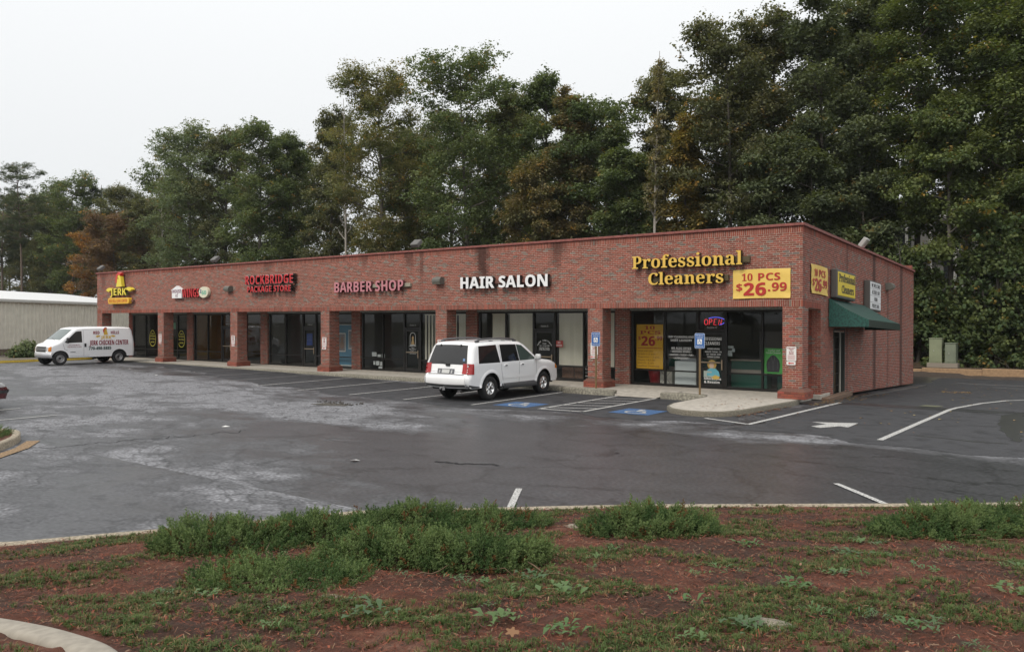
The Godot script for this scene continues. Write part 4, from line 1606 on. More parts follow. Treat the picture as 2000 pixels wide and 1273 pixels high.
func build_cars() -> void:
	var white := mat("car_white", Color(0.86, 0.87, 0.88), 0.3, 0.0, {"coat": 0.8})
	var glass := mat("car_glass", Color(0.012, 0.013, 0.014), 0.04)
	var clear := mat("car_glass_clear", Color(0.055, 0.075, 0.068), 0.04)
	var trim := mat("car_trim", Color(0.06, 0.062, 0.066), 0.55)
	var black := mat("car_black", Color(0.012, 0.012, 0.013), 0.6)
	var chrome := mat("chrome", Color(0.72, 0.72, 0.72), 0.13, 1.0)
	var red := mat("tail_red", Color(0.36, 0.012, 0.012), 0.15, 0.0, {"coat": 0.6})
	var amber := mat("amber", Color(0.6, 0.2, 0.02), 0.2)
	var lens := mat("lamp_lens", Color(0.5, 0.5, 0.5), 0.15, 0.3)
	var groove := mat("panel_gap", Color(0.12, 0.12, 0.125), 0.6)
	suv(white, glass, clear, trim, black, chrome, red, amber, lens, groove)
	van(white, glass, clear, trim, black, chrome, red, amber, lens, groove)
	red_car(glass, black, amber, lens, trim)

func suv(white, glass, clear, trim, black, chrome, red, amber, lens, groove) -> void:
	var b := Body.new()
	b.top = smooth_line([Vector2(-2.54, 0.44), Vector2(-2.63, 0.56), Vector2(-2.64, 0.78), Vector2(-2.57, 0.86), Vector2(-2.53, 1.0), Vector2(-2.49, 1.22), Vector2(-2.36, 1.6), Vector2(-2.27, 1.79), Vector2(-2.12, 1.86), Vector2(-1.2, 1.9), Vector2(-0.2, 1.895), Vector2(0.25, 1.86), Vector2(0.5, 1.78), Vector2(0.95, 1.47), Vector2(1.22, 1.27), Vector2(1.45, 1.22), Vector2(2.1, 1.15), Vector2(2.42, 1.04), Vector2(2.54, 0.9), Vector2(2.58, 0.7), Vector2(2.6, 0.5), Vector2(2.52, 0.38)])
	b.half = 0.99
	b.belt = 1.18
	b.tumble = 0.24
	b.round_r = 0.13
	b.low = 0.42
	b.nose = 0.1
	b.tail = 0.03
	b.arches = [Vector3(-1.5, 0.4, 0.49), Vector3(1.53, 0.4, 0.48)]
	var o := thing("suv", "white sport utility vehicle with tinted windows parked nose-in at the hair salon", "car")
	o.transform = Transform3D(Basis(Vector3(0, 0, -1), Vector3(0, 1, 0), Vector3(1, 0, 0)), Vector3(-9.42, 0.0, 3.2))
	fin(body_shell(b), "body", white, o)
	# dark underside and wheel wells
	var u := st()
	box(u, Vector3(0, 0.5, 0), Vector3(4.7, 0.3, 1.55))
	for a in b.arches:
		box(u, Vector3(a.x, 0.66, 0), Vector3(0.98, 0.5, 1.66))
	box(u, Vector3(-2.2, 0.42, 0), Vector3(0.3, 0.12, 1.1))
	tube(u, [Vector3(-2.5, 0.32, 0.55), Vector3(-1.9, 0.34, 0.55)], [0.035, 0.035], 8)
	fin(u, "underbody", black, o)
	for a in b.arches:
		for sd in [-1.0, 1.0]:
			wheel(o, Vector3(a.x, 0.385, sd * 0.83), 0.385, 0.27, sd, 7, chrome, 0.225)
	# windows
	for sd in [-1.0, 1.0]:
		var wq := [[PackedVector2Array([Vector2(-2.12, 1.2), Vector2(-2.0, 1.75), Vector2(-1.1, 1.775), Vector2(-1.02, 1.2)]), glass], [PackedVector2Array([Vector2(-0.92, 1.21), Vector2(-0.9, 1.775), Vector2(-0.03, 1.765), Vector2(0.03, 1.22)]), glass], [PackedVector2Array([Vector2(0.07, 1.22), Vector2(0.01, 1.765), Vector2(0.3, 1.73), Vector2(0.98, 1.27), Vector2(0.9, 1.235)]), clear]]
		for w in wq:
			var s := st(true)
			side_skin(s, b, w[0], [sd], 0.004)
			fin(s, "window", w[1], o)
	var ws := st(true)
	over_skin(ws, b, b.arc(Vector2(0.52, 1.77)), b.arc(Vector2(1.16, 1.31)), -0.95, 0.95, 0.004)
	fin(ws, "windshield", clear, o)
	var rw := st(true)
	over_skin(rw, b, b.arc(Vector2(-2.5, 1.17)), b.arc(Vector2(-2.28, 1.77)), -0.97, 0.97, 0.006)
	var rear := fin(rw, "rear_window", mat("rear_glass", Color(0.03, 0.03, 0.031), 0.05), o)
	var wp := st()
	tube(wp, [b.over(b.arc(Vector2(-2.5, 1.15)), 0.05, 0.03), b.over(b.arc(Vector2(-2.47, 1.24)), -0.35, 0.03)], [0.012, 0.008], 6)
	box(wp, b.over(b.arc(Vector2(-2.51, 1.15)), 0.08, 0.02), Vector3(0.05, 0.07, 0.16))
	for f in [-0.6, 0.6]:
		box(wp, b.over(b.arc(Vector2(-2.29, 1.74)), f, 0.012), Vector3(0.03, 0.1, 0.03))
	fin(wp, "wiper", black, rear)
	var dc := st()
	over_skin(dc, b, b.arc(Vector2(-2.47, 1.28)), b.arc(Vector2(-2.44, 1.36)), 0.78, 0.88, 0.009, 2, 2)
	fin(dc, "sticker", mat("sticker_blue", Color(0.12, 0.22, 0.4), 0.5), rear)
	# lamps
	for sd in [-1.0, 1.0]:
		var s := st(true)
		side_skin(s, b, PackedVector2Array([Vector2(-2.62, 0.87), Vector2(-2.62, 1.2), Vector2(-2.36, 1.2), Vector2(-2.36, 0.87)]), [sd], 0.016, 0.03)
		var f0 := 0.8
		over_skin(s, b, b.arc(Vector2(-2.56, 0.88)), b.arc(Vector2(-2.49, 1.2)), minf(sd * f0, sd * 1.0), maxf(sd * f0, sd * 1.0), 0.016, 6, 3)
		fin(s, "tail_light", red, o)
		var h := st(true)
		side_skin(h, b, PackedVector2Array([Vector2(2.28, 0.86), Vector2(2.3, 1.02), Vector2(2.55, 0.96), Vector2(2.6, 0.84)]), [sd], 0.008, 0.05)
		fin(h, "headlight", amber if sd > 0 else lens, o)
	# number plate in its chrome surround
	var pl := st(true)
	over_skin(pl, b, b.arc(Vector2(-2.57, 0.86)), b.arc(Vector2(-2.535, 1.03)), -0.42, 0.42, 0.02, 4, 4)
	var pf := fin(pl, "plate_surround", mat("plate_frame", Color(0.16, 0.16, 0.17), 0.3, 0.6), o)
	var ps := st(true)
	over_skin(ps, b, b.arc(Vector2(-2.566, 0.875)), b.arc(Vector2(-2.54, 1.01)), -0.19, 0.2, 0.026, 3, 3)
	fin(ps, "number_plate", mat("plate_white", Color(0.55, 0.56, 0.55), 0.5), pf)
	for f in [-0.34, 0.27]:
		var pz := st(true)
		over_skin(pz, b, b.arc(Vector2(-2.566, 0.875)), b.arc(Vector2(-2.54, 0.99)), f, f + 0.07, 0.026, 2, 2)
		fin(pz, "reversing_light", lens, pf)
	# bumpers
	var bp := st(true)
	over_skin(bp, b, b.arc(Vector2(-2.6, 0.46)), b.arc(Vector2(-2.63, 0.56)), -1.0, 1.0, 0.012)
	side_skin(bp, b, PackedVector2Array([Vector2(-2.64, 0.43), Vector2(-2.64, 0.56), Vector2(-2.3, 0.5), Vector2(-1.98, 0.46), Vector2(-1.98, 0.43)]), [-1.0, 1.0], 0.008)
	fin(bp, "rear_valance", trim, o)
	var bs := st(true)
	over_skin(bs, b, b.arc(Vector2(-2.6, 0.83)), b.arc(Vector2(-2.57, 0.855)), -0.9, 0.9, 0.008)
	fin(bs, "bumper_step", mat("bumper_step", Color(0.2, 0.2, 0.21), 0.6), o)
	var hitch := st()
	box(hitch, Vector3(-2.62, 0.4, 0.0), Vector3(0.16, 0.09, 0.1))
	box(hitch, Vector3(-2.6, 0.4, -0.2), Vector3(0.06, 0.05, 0.08))
	tube(hitch, [Vector3(-2.7, 0.4, 0), Vector3(-2.7, 0.48, 0)], [0.02, 0.03], 8)
	fin(hitch, "tow_hitch", chrome, o)
	# running boards
	for sd in [-1.0, 1.0]:
		var r := st(true)
		var prof := [Vector2(0.9, 0.52), Vector2(1.01, 0.5), Vector2(1.06, 0.44), Vector2(1.05, 0.33), Vector2(0.9, 0.31)]
		for i in prof.size() - 1:
			var p: Vector2 = prof[i]
			var q: Vector2 = prof[i + 1]
			var tp := 0.14 * (0.52 - p.y) / 0.2
			var tq := 0.14 * (0.52 - q.y) / 0.2
			var v := [Vector3(-0.83 - tp, p.y, sd * p.x), Vector3(0.9 + tp, p.y, sd * p.x), Vector3(0.9 + tq, q.y, sd * q.x), Vector3(-0.83 - tq, q.y, sd * q.x)]
			facing(r, v, Vector3(0, 0.4, 0))
		for e in [-0.93, 1.0]:
			facing(r, [Vector3(e, 0.52, sd * 0.9), Vector3(e, 0.5, sd * 1.01), Vector3(e, 0.33, sd * 1.05), Vector3(e, 0.31, sd * 0.9)], Vector3(0, 0.4, 0))
		fin(r, "running_board", trim, o)
		var fl := st(true)
		# flared lips of the wheel arches
		for a in b.arches:
			for k in 15:
				var a0 := PI * (k / 15.0) * 1.12 - 0.19
				var a1 := PI * ((k + 1) / 15.0) * 1.12 - 0.19
				var pr := []
				for ang in [a0, a1]:
					var dd := Vector2(cos(ang), sin(ang))
					for rr in [[a.z - 0.005, 0.02], [a.z + 0.035, 0.03], [a.z + 0.1, 0.002]]:
						var c2: Vector2 = Vector2(a.x, a.y) + dd * rr[0]
						if c2.y < 0.43:
							c2.y = 0.43
						pr.append(b.side(c2, sd, rr[1]))
				facing(fl, [pr[0], pr[3], pr[4], pr[1]], Vector3(a.x, 0.4, 0))
				facing(fl, [pr[1], pr[4], pr[5], pr[2]], Vector3(a.x, 0.4, 0))
		fin(fl, "wheel_flare", white, o)
		var md := st(true)
		side_skin(md, b, PackedVector2Array([Vector2(-0.86, 0.66), Vector2(-0.86, 0.76), Vector2(0.93, 0.76), Vector2(0.93, 0.66)]), [sd], 0.018, 0.2)
		fin(md, "side_moulding", white, o)
		for x in [-0.72, 0.2]:
			var h := st()
			cbox(h, b.side(Vector2(x, 1.09), sd, 0.012), Vector3(0.2, 0.07, 0.03), 0.012)
			var dh := fin(h, "door_handle", white, o)
			var h2 := st()
			cbox(h2, b.side(Vector2(x, 1.09), sd, 0.022), Vector3(0.12, 0.035, 0.02), 0.005)
			fin(h2, "recess", black, dh)
		# mirror
		var mi := st(true)
		cbox(mi, Vector3(0.98, 1.31, sd * 1.1), Vector3(0.12, 0.2, 0.22), 0.04)
		cbox(mi, Vector3(0.98, 1.25, sd * 0.96), Vector3(0.08, 0.06, 0.14), 0.02)
		fin(mi, "mirror", mat("mirror_shell", Color(0.5, 0.51, 0.52), 0.3), o)
		# roof rails
		var rr2 := st(true)
		var rp := []
		for k in 17:
			var t := k / 16.0
			rp.append(Vector3(lerpf(-2.0, 0.15, t), 1.9 + 0.085 * sin(PI * clampf(t * 1.0, 0, 1)) ** 0.4 - 0.01, sd * 0.72))
		var rad := []
		for k in 17:
			rad.append(0.03)
		tube(rr2, rp, rad, 7)
		for t in [-1.9, -1.2, -0.55, 0.08]:
			cbox(rr2, Vector3(t, 1.885, sd * 0.72), Vector3(0.2, 0.06, 0.05), 0.015)
		fin(rr2, "roof_rail", mat("rail_grey", Color(0.12, 0.12, 0.125), 0.4, 0.4), o)
	var g := st()
	for q in [[Vector2(-0.97, 1.22), Vector2(-0.95, 1.76)], [Vector2(0.03, 0.5), Vector2(0.04, 1.24)], [Vector2(0.04, 1.24), Vector2(-0.02, 1.76)], [Vector2(1.02, 0.52), Vector2(1.04, 1.0), Vector2(1.0, 1.24)], [Vector2(-0.95, 1.22), Vector2(-0.95, 0.95), Vector2(-0.86, 0.6)]]:
		line_groove(g, b, q, [-1.0, 1.0], 0.012)
	var tg := [[-0.98, 0.9, 1.78]]
	fin(g, "panel_gap", groove, o)
	var gt := st()
	over_skin(gt, b, b.arc(Vector2(-2.54, 0.93)) - 0.006, b.arc(Vector2(-2.54, 0.93)) + 0.002, -0.78, -0.44, 0.003, 1, 4)
	over_skin(gt, b, b.arc(Vector2(-2.54, 0.93)) - 0.006, b.arc(Vector2(-2.54, 0.93)) + 0.002, 0.44, 0.78, 0.003, 1, 4)
	fin(gt, "tailgate_trim", trim, o)

func van(white, glass, clear, trim, black, chrome, red, amber, lens, groove) -> void:
	var b := Body.new()
	b.top = smooth_line([Vector2(-2.8, 0.42), Vector2(-2.84, 0.55), Vector2(-2.84, 0.9), Vector2(-2.81, 1.25), Vector2(-2.7, 1.78), Vector2(-2.6, 1.96), Vector2(-2.4, 2.03), Vector2(-1.0, 2.06), Vector2(0.3, 2.06), Vector2(0.85, 2.02), Vector2(1.05, 1.95), Vector2(1.5, 1.6), Vector2(1.9, 1.3), Vector2(2.1, 1.22), Vector2(2.5, 1.13), Vector2(2.68, 1.02), Vector2(2.74, 0.9), Vector2(2.76, 0.72), Vector2(2.78, 0.55), Vector2(2.72, 0.42)])
	for i in b.top.size():
		var u0 := b.top[i].x
		if u0 < -1.6:
			u0 = -1.6 + (u0 + 1.6) * 0.74
		elif u0 < 1.85:
			u0 = -1.6 + (u0 + 1.6) * 0.9275
		else:
			u0 = 1.6 + (u0 - 1.85) * 0.62
		b.top[i].x = u0
	b.half = 1.0
	b.belt = 1.15
	b.tumble = 0.13
	b.round_r = 0.12
	b.low = 0.4
	b.nose = 0.1
	b.arches = [Vector3(-1.6, 0.36, 0.44), Vector3(1.6, 0.36, 0.44)]
	var o := thing("van", "white cargo van lettered for a chicken shop, parked backed in at the left end", "van")
	o.transform = Transform3D(Basis(Vector3(0, 0, 1), Vector3(0, 1, 0), Vector3(-1, 0, 0)), Vector3(-38.95, 0.12, 3.28))
	fin(body_shell(b), "body", white, o)
	var u := st()
	box(u, Vector3(-0.15, 0.5, 0), Vector3(4.3, 0.3, 1.6))
	for a in b.arches:
		box(u, Vector3(a.x, 0.6, 0), Vector3(0.88, 0.44, 1.68))
	fin(u, "underbody", black, o)
	for a in b.arches:
		for sd in [-1.0, 1.0]:
			wheel(o, Vector3(a.x, 0.36, sd * 0.85), 0.36, 0.24, sd, 0, mat("steel_rim", Color(0.4, 0.4, 0.4), 0.35, 0.8), 0.215)
	for sd in [-1.0, 1.0]:
		var s := st(true)
		side_skin(s, b, PackedVector2Array([Vector2(0.46, 1.22), Vector2(0.47, 1.84), Vector2(0.765, 1.82), Vector2(1.387, 1.24), Vector2(1.275, 1.2)]), [sd], 0.004)
		var w := fin(s, "window", mat("van_glass", Color(0.035, 0.04, 0.038), 0.04), o)
		var h := st(true)
		side_skin(h, b, PackedVector2Array([Vector2(2.053, 0.76), Vector2(2.034, 1.02), Vector2(2.139, 0.97), Vector2(2.170, 0.76)]), [sd], 0.01, 0.05)
		fin(h, "headlight", amber, o)
		var mi := st(true)
		cbox(mi, Vector3(1.28, 1.34, sd * 1.14), Vector3(0.1, 0.3, 0.22), 0.03)
		fin(mi, "mirror", black, o)
		var hd := st()
		cbox(hd, b.side(Vector2(0.3, 1.06), sd, 0.01), Vector3(0.1, 0.2, 0.03), 0.01)
		fin(hd, "door_handle", black, o)
		var tl := st(true)
		side_skin(tl, b, PackedVector2Array([Vector2(-2.532, 0.9), Vector2(-2.532, 1.25), Vector2(-2.444, 1.25), Vector2(-2.444, 0.9)]), [sd], 0.008, 0.05)
		fin(tl, "tail_light", red, o)
	var g := st()
	for q in [[Vector2(0.38, 0.5), Vector2(0.38, 1.9)], [Vector2(1.479, 1.2), Vector2(1.387, 0.85), Vector2(1.229, 0.8)], [Vector2(0.069, 0.48), Vector2(1.136, 0.48)], [Vector2(-2.414, 0.45), Vector2(-2.384, 1.9)], [Vector2(-2.266, 1.93), Vector2(0.719, 1.93)]]:
		line_groove(g, b, q, [-1.0, 1.0], 0.012)
	fin(g, "panel_gap", groove, o)
	var ws := st(true)
	over_skin(ws, b, b.arc(Vector2(0.904, 1.92)), b.arc(Vector2(1.572, 1.36)), -0.98, 0.98, 0.004)
	var wsn := fin(ws, "windshield", mat("van_screen", Color(0.12, 0.15, 0.145), 0.06), o)
	var wp := st()
	tube(wp, [b.over(b.arc(Vector2(1.606, 1.33)), -0.4, 0.02), b.over(b.arc(Vector2(1.461, 1.45)), 0.35, 0.02)], [0.012, 0.008], 5)
	fin(wp, "wiper", black, wsn)
	var gr := st(true)
	over_skin(gr, b, b.arc(Vector2(2.127, 1.0)), b.arc(Vector2(2.167, 0.72)), -0.72, 0.72, 0.012)
	var grille := fin(gr, "grille", black, o)
	for y in [1.0, 0.86, 0.72]:
		var gb := st(true)
		var t := b.arc(Vector2(2.76, y))
		over_skin(gb, b, t - 0.015, t + 0.015, -0.8, 0.8, 0.03, 2, 8)
		fin(gb, "grille_bar", mat("grille_grey", Color(0.3, 0.3, 0.3), 0.3, 0.5), grille)
	for f in [-0.92, 0.74]:
		var hl := st(true)
		over_skin(hl, b, b.arc(Vector2(2.127, 0.99)), b.arc(Vector2(2.164, 0.78)), f, f + 0.18, 0.016, 4, 4)
		fin(hl, "headlight", lens, o)
	var bp := st(true)
	var prof := [Vector2(2.139, 0.7), Vector2(2.251, 0.68), Vector2(2.276, 0.58), Vector2(2.263, 0.44), Vector2(2.158, 0.4)]
	for k in 14:
		for i in prof.size() - 1:
			var v := []
			for e in [[k, i], [k + 1, i], [k + 1, i + 1], [k, i + 1]]:
				var z := lerpf(-1.0, 1.0, e[0] / 14.0)
				var p: Vector2 = prof[e[1]]
				v.append(Vector3(p.x - 0.16 * pow(absf(z), 4.0) - 0.02, p.y, z))
			facing(bp, v, Vector3(1.9, 0.55, 0))
	fin(bp, "front_bumper", mat("bumper_silver", Color(0.6, 0.6, 0.62), 0.28, 0.7), o)
	var rb := st()
	cbox(rb, Vector3(-2.56, 0.52, 0), Vector3(0.16, 0.2, 1.9), 0.02)
	fin(rb, "rear_bumper", trim, o)
	# lettering on the driver's side (local -z), read from left to right towards the rear
	var maroon := mat("van_red", Color(0.24, 0.014, 0.03), 0.5)
	var gold := mat("van_gold", Color(0.62, 0.4, 0.05), 0.5)
	var green := mat("van_green", Color(0.02, 0.06, 0.05), 0.5)
	var face := func(x: float, y: float) -> Transform3D:
		var w := b.wide(Vector2(x, y)) + 0.012
		var tilt := atan(b.tumble) if y > b.belt else 0.0
		return Transform3D(Basis(Vector3(-1, 0, 0), Vector3(0, cos(tilt), sin(tilt)), Vector3(0, sin(tilt), -cos(tilt)).normalized()), Vector3(x, y, -w))
	line("RED", "sansboldfat", 0.34, 0.17, face.call(-0.34, 1.66), maroon, o)
	line("HILLS", "sansboldfat", 0.46, 0.17, face.call(-1.38, 1.66), maroon, o)
	line("JERK CHICKEN CENTER", "sansboldfat", 2.2, 0.27, face.call(-1.02, 1.05), maroon, o)
	line("770-498-8885", "sansboldfat", 1.25, 0.17, face.call(-0.5, 0.79), green, o)
	line("5405 Rockbridge Rd", "serif", 0.6, 0.05, face.call(0.9, 1.06), maroon, o)
	line("Stone Mountain, GA 30083", "serif", 0.74, 0.05, face.call(0.88, 0.96), maroon, o)
	line("JERK", "sansboldfat", 0.6, 0.17, face.call(-0.86, 1.4), gold, o)
	var logo := Node3D.new()
	put(logo, "rooster_mark", o)
	var lx: Transform3D = face.call(-0.86, 1.4)
	rooster(logo, lx * Transform3D(Basis.from_scale(Vector3(0.3, 0.3, 1)), Vector3(-0.02, 0.0, 0.001)), gold, mat("van_comb", Color(0.5, 0.02, 0.015), 0.5), null, 0.004)
	line("1500", "sansbold", 0.28, 0.045, face.call(0.969, 0.68), trim, o, "badge")

func rooster(parent: Node3D, xf: Transform3D, yellow: Material, red: Material, side: Material, depth: float) -> void:
	# head and neck, comb and wattle, and the two feathered wing tips beside the word
	var h := st()
	prism(h, PackedVector2Array([Vector2(-0.36, 0.72), Vector2(0.45, 0.74), Vector2(0.26, 1.75), Vector2(0.02, 1.92), Vector2(-0.14, 1.72), Vector2(-0.22, 1.4)]), depth, xf)
	fin(h, "rooster_head", yellow, parent)
	var c := st()
	prism(c, PackedVector2Array([Vector2(-0.42, 1.6), Vector2(-0.28, 1.95), Vector2(-0.02, 2.16), Vector2(0.32, 2.05), Vector2(0.25, 1.77), Vector2(0.02, 1.93), Vector2(-0.15, 1.73), Vector2(-0.22, 1.4), Vector2(-0.24, 1.12), Vector2(-0.38, 1.1)]), depth, Transform3D(xf.basis, xf * Vector3(0, 0, 0.012)))
	fin(c, "comb", red, parent)
	var e := st()
	prism(e, disc(0.035, 0.07, Vector2(-0.05, 1.55), 10), 0.01, Transform3D(xf.basis, xf * Vector3(0, 0, 0.02)))
	fin(e, "eye", mat("eye_black", Color(0.01, 0.01, 0.01), 0.5), parent)
	for sg in [-1.0, 1.0]:
		var w := st()
		var p := PackedVector2Array()
		for q in [Vector2(0.95, 0.56), Vector2(1.35, 0.66), Vector2(1.62, 0.62), Vector2(1.92, 0.4), Vector2(1.7, 0.42), Vector2(1.78, 0.28), Vector2(1.55, 0.34), Vector2(1.55, 0.22), Vector2(1.32, 0.36), Vector2(1.1, 0.4)]:
			p.append(Vector2(q.x * sg, q.y))
		prism(w, p, depth, xf)
		fin(w, "wing", yellow, parent)

func red_car(glass, black, amber, lens, trim) -> void:
	var b := Body.new()
	b.top = smooth_line([Vector2(-2.3, 0.32), Vector2(-2.38, 0.5), Vector2(-2.34, 0.8), Vector2(-2.2, 0.95), Vector2(-1.6, 1.02), Vector2(-0.9, 1.4), Vector2(-0.3, 1.45), Vector2(0.2, 1.4), Vector2(0.95, 1.02), Vector2(1.6, 0.93), Vector2(2.1, 0.8), Vector2(2.3, 0.66), Vector2(2.38, 0.5), Vector2(2.32, 0.26)])
	b.half = 0.9
	b.belt = 0.9
	b.tumble = 0.35
	b.round_r = 0.12
	b.low = 0.28
	b.nose = 0.16
	b.arches = [Vector3(-1.4, 0.32, 0.38), Vector3(1.42, 0.32, 0.38)]
	var paint := mat("car_maroon", Color(0.075, 0.008, 0.012), 0.25, 0.0, {"coat": 1.0})
	var o := thing("sedan", "dark red car whose nose pokes in at the left edge of the photo", "car")
	o.transform = Transform3D(Basis(Vector3(0, 0, -1), Vector3(0, 1, 0), Vector3(1, 0, 0)), Vector3(-19.2, 0.0, 17.3))
	fin(body_shell(b), "body", paint, o)
	var u := st()
	box(u, Vector3(0, 0.4, 0), Vector3(4.2, 0.26, 1.4))
	for a in b.arches:
		box(u, Vector3(a.x, 0.5, 0), Vector3(0.76, 0.36, 1.5))
	fin(u, "underbody", black, o)
	for a in b.arches:
		for sd in [-1.0, 1.0]:
			wheel(o, Vector3(a.x, 0.31, sd * 0.76), 0.31, 0.2, sd, 5, mat("steel_rim", Color(0.4, 0.4, 0.4), 0.35, 0.8), 0.19)
	for sd in [-1.0, 1.0]:
		var s := st(true)
		side_skin(s, b, PackedVector2Array([Vector2(-1.2, 0.98), Vector2(-0.8, 1.33), Vector2(0.15, 1.33), Vector2(0.75, 1.0)]), [sd], 0.004)
		fin(s, "window", glass, o)
		var h := st(true)
		side_skin(h, b, PackedVector2Array([Vector2(2.0, 0.62), Vector2(2.0, 0.78), Vector2(2.2, 0.74), Vector2(2.3, 0.62)]), [sd], 0.012, 0.05)
		over_skin(h, b, b.arc(Vector2(2.2, 0.75)), b.arc(Vector2(2.34, 0.6)), minf(sd * 0.72, sd), maxf(sd * 0.72, sd), 0.012, 3, 3)
		fin(h, "headlight", lens, o)
		var am := st(true)
		side_skin(am, b, PackedVector2Array([Vector2(1.88, 0.62), Vector2(1.88, 0.76), Vector2(2.0, 0.76), Vector2(2.0, 0.62)]), [sd], 0.013, 0.05)
		fin(am, "indicator", amber, o)
	var bp := st(true)
	over_skin(bp, b, b.arc(Vector2(2.36, 0.53)), b.arc(Vector2(2.36, 0.47)), -1.0, 1.0, 0.03, 3, 8)
	side_skin(bp, b, PackedVector2Array([Vector2(1.85, 0.45), Vector2(1.85, 0.53), Vector2(2.4, 0.53), Vector2(2.4, 0.45)]), [-1.0, 1.0], 0.02)
	fin(bp, "front_bumper", mat("bumper_rub", Color(0.03, 0.03, 0.032), 0.5), o)
	var ws := st(true)
	over_skin(ws, b, b.arc(Vector2(0.28, 1.36)), b.arc(Vector2(0.9, 1.05)), -0.95, 0.95, 0.004)
	fin(ws, "windshield", glass, o)
	var rw := st(true)
	over_skin(rw, b, b.arc(Vector2(-1.5, 1.08)), b.arc(Vector2(-0.95, 1.37)), -0.95, 0.95, 0.004)
	fin(rw, "rear_window", glass, o)

# ---------------------------------------------------------------- signs on the building
func fxf(x: float, y: float, z: float) -> Transform3D:
	return Transform3D(Basis(), Vector3(x, y, z))

# channel letters: one part per letter, each a can with a bright face
func channel(o: Node3D, t: String, kind: String, x0: float, x1: float, y: float, cap: float, z: float, depth: float, face: Material, can: Material, called := "letter", outline := "") -> void:
	var f := font(kind)
	var full := text_mesh(t, kind, 0.01).get_aabb()
	var hb := text_mesh("H", kind, 0.01).get_aabb()
	var sx := (x1 - x0) / full.size.x
	var sy := cap / hb.size.y
	for i in t.length():
		var ch := t[i]
		if ch == " ":
			continue
		var pre := f.get_string_size(t.substr(0, i), HORIZONTAL_ALIGNMENT_LEFT, -1, 48).x * 0.01
		var tm := text_mesh(ch, kind, 0.01)
		var b := Basis.from_scale(Vector3(sx, sy, depth / 0.01))
		var p := Vector3(x0 + (pre - full.position.x) * sx, y - hb.position.y * sy, z)
		var can_o := inst(tm, called, can, o, Transform3D(b, p))
		var fx := Transform3D(Basis(), Vector3(0, 0, 0.0051)).scaled_local(Vector3(1, 1, 0.06))
		inst(tm, "face", face, can_o, fx)

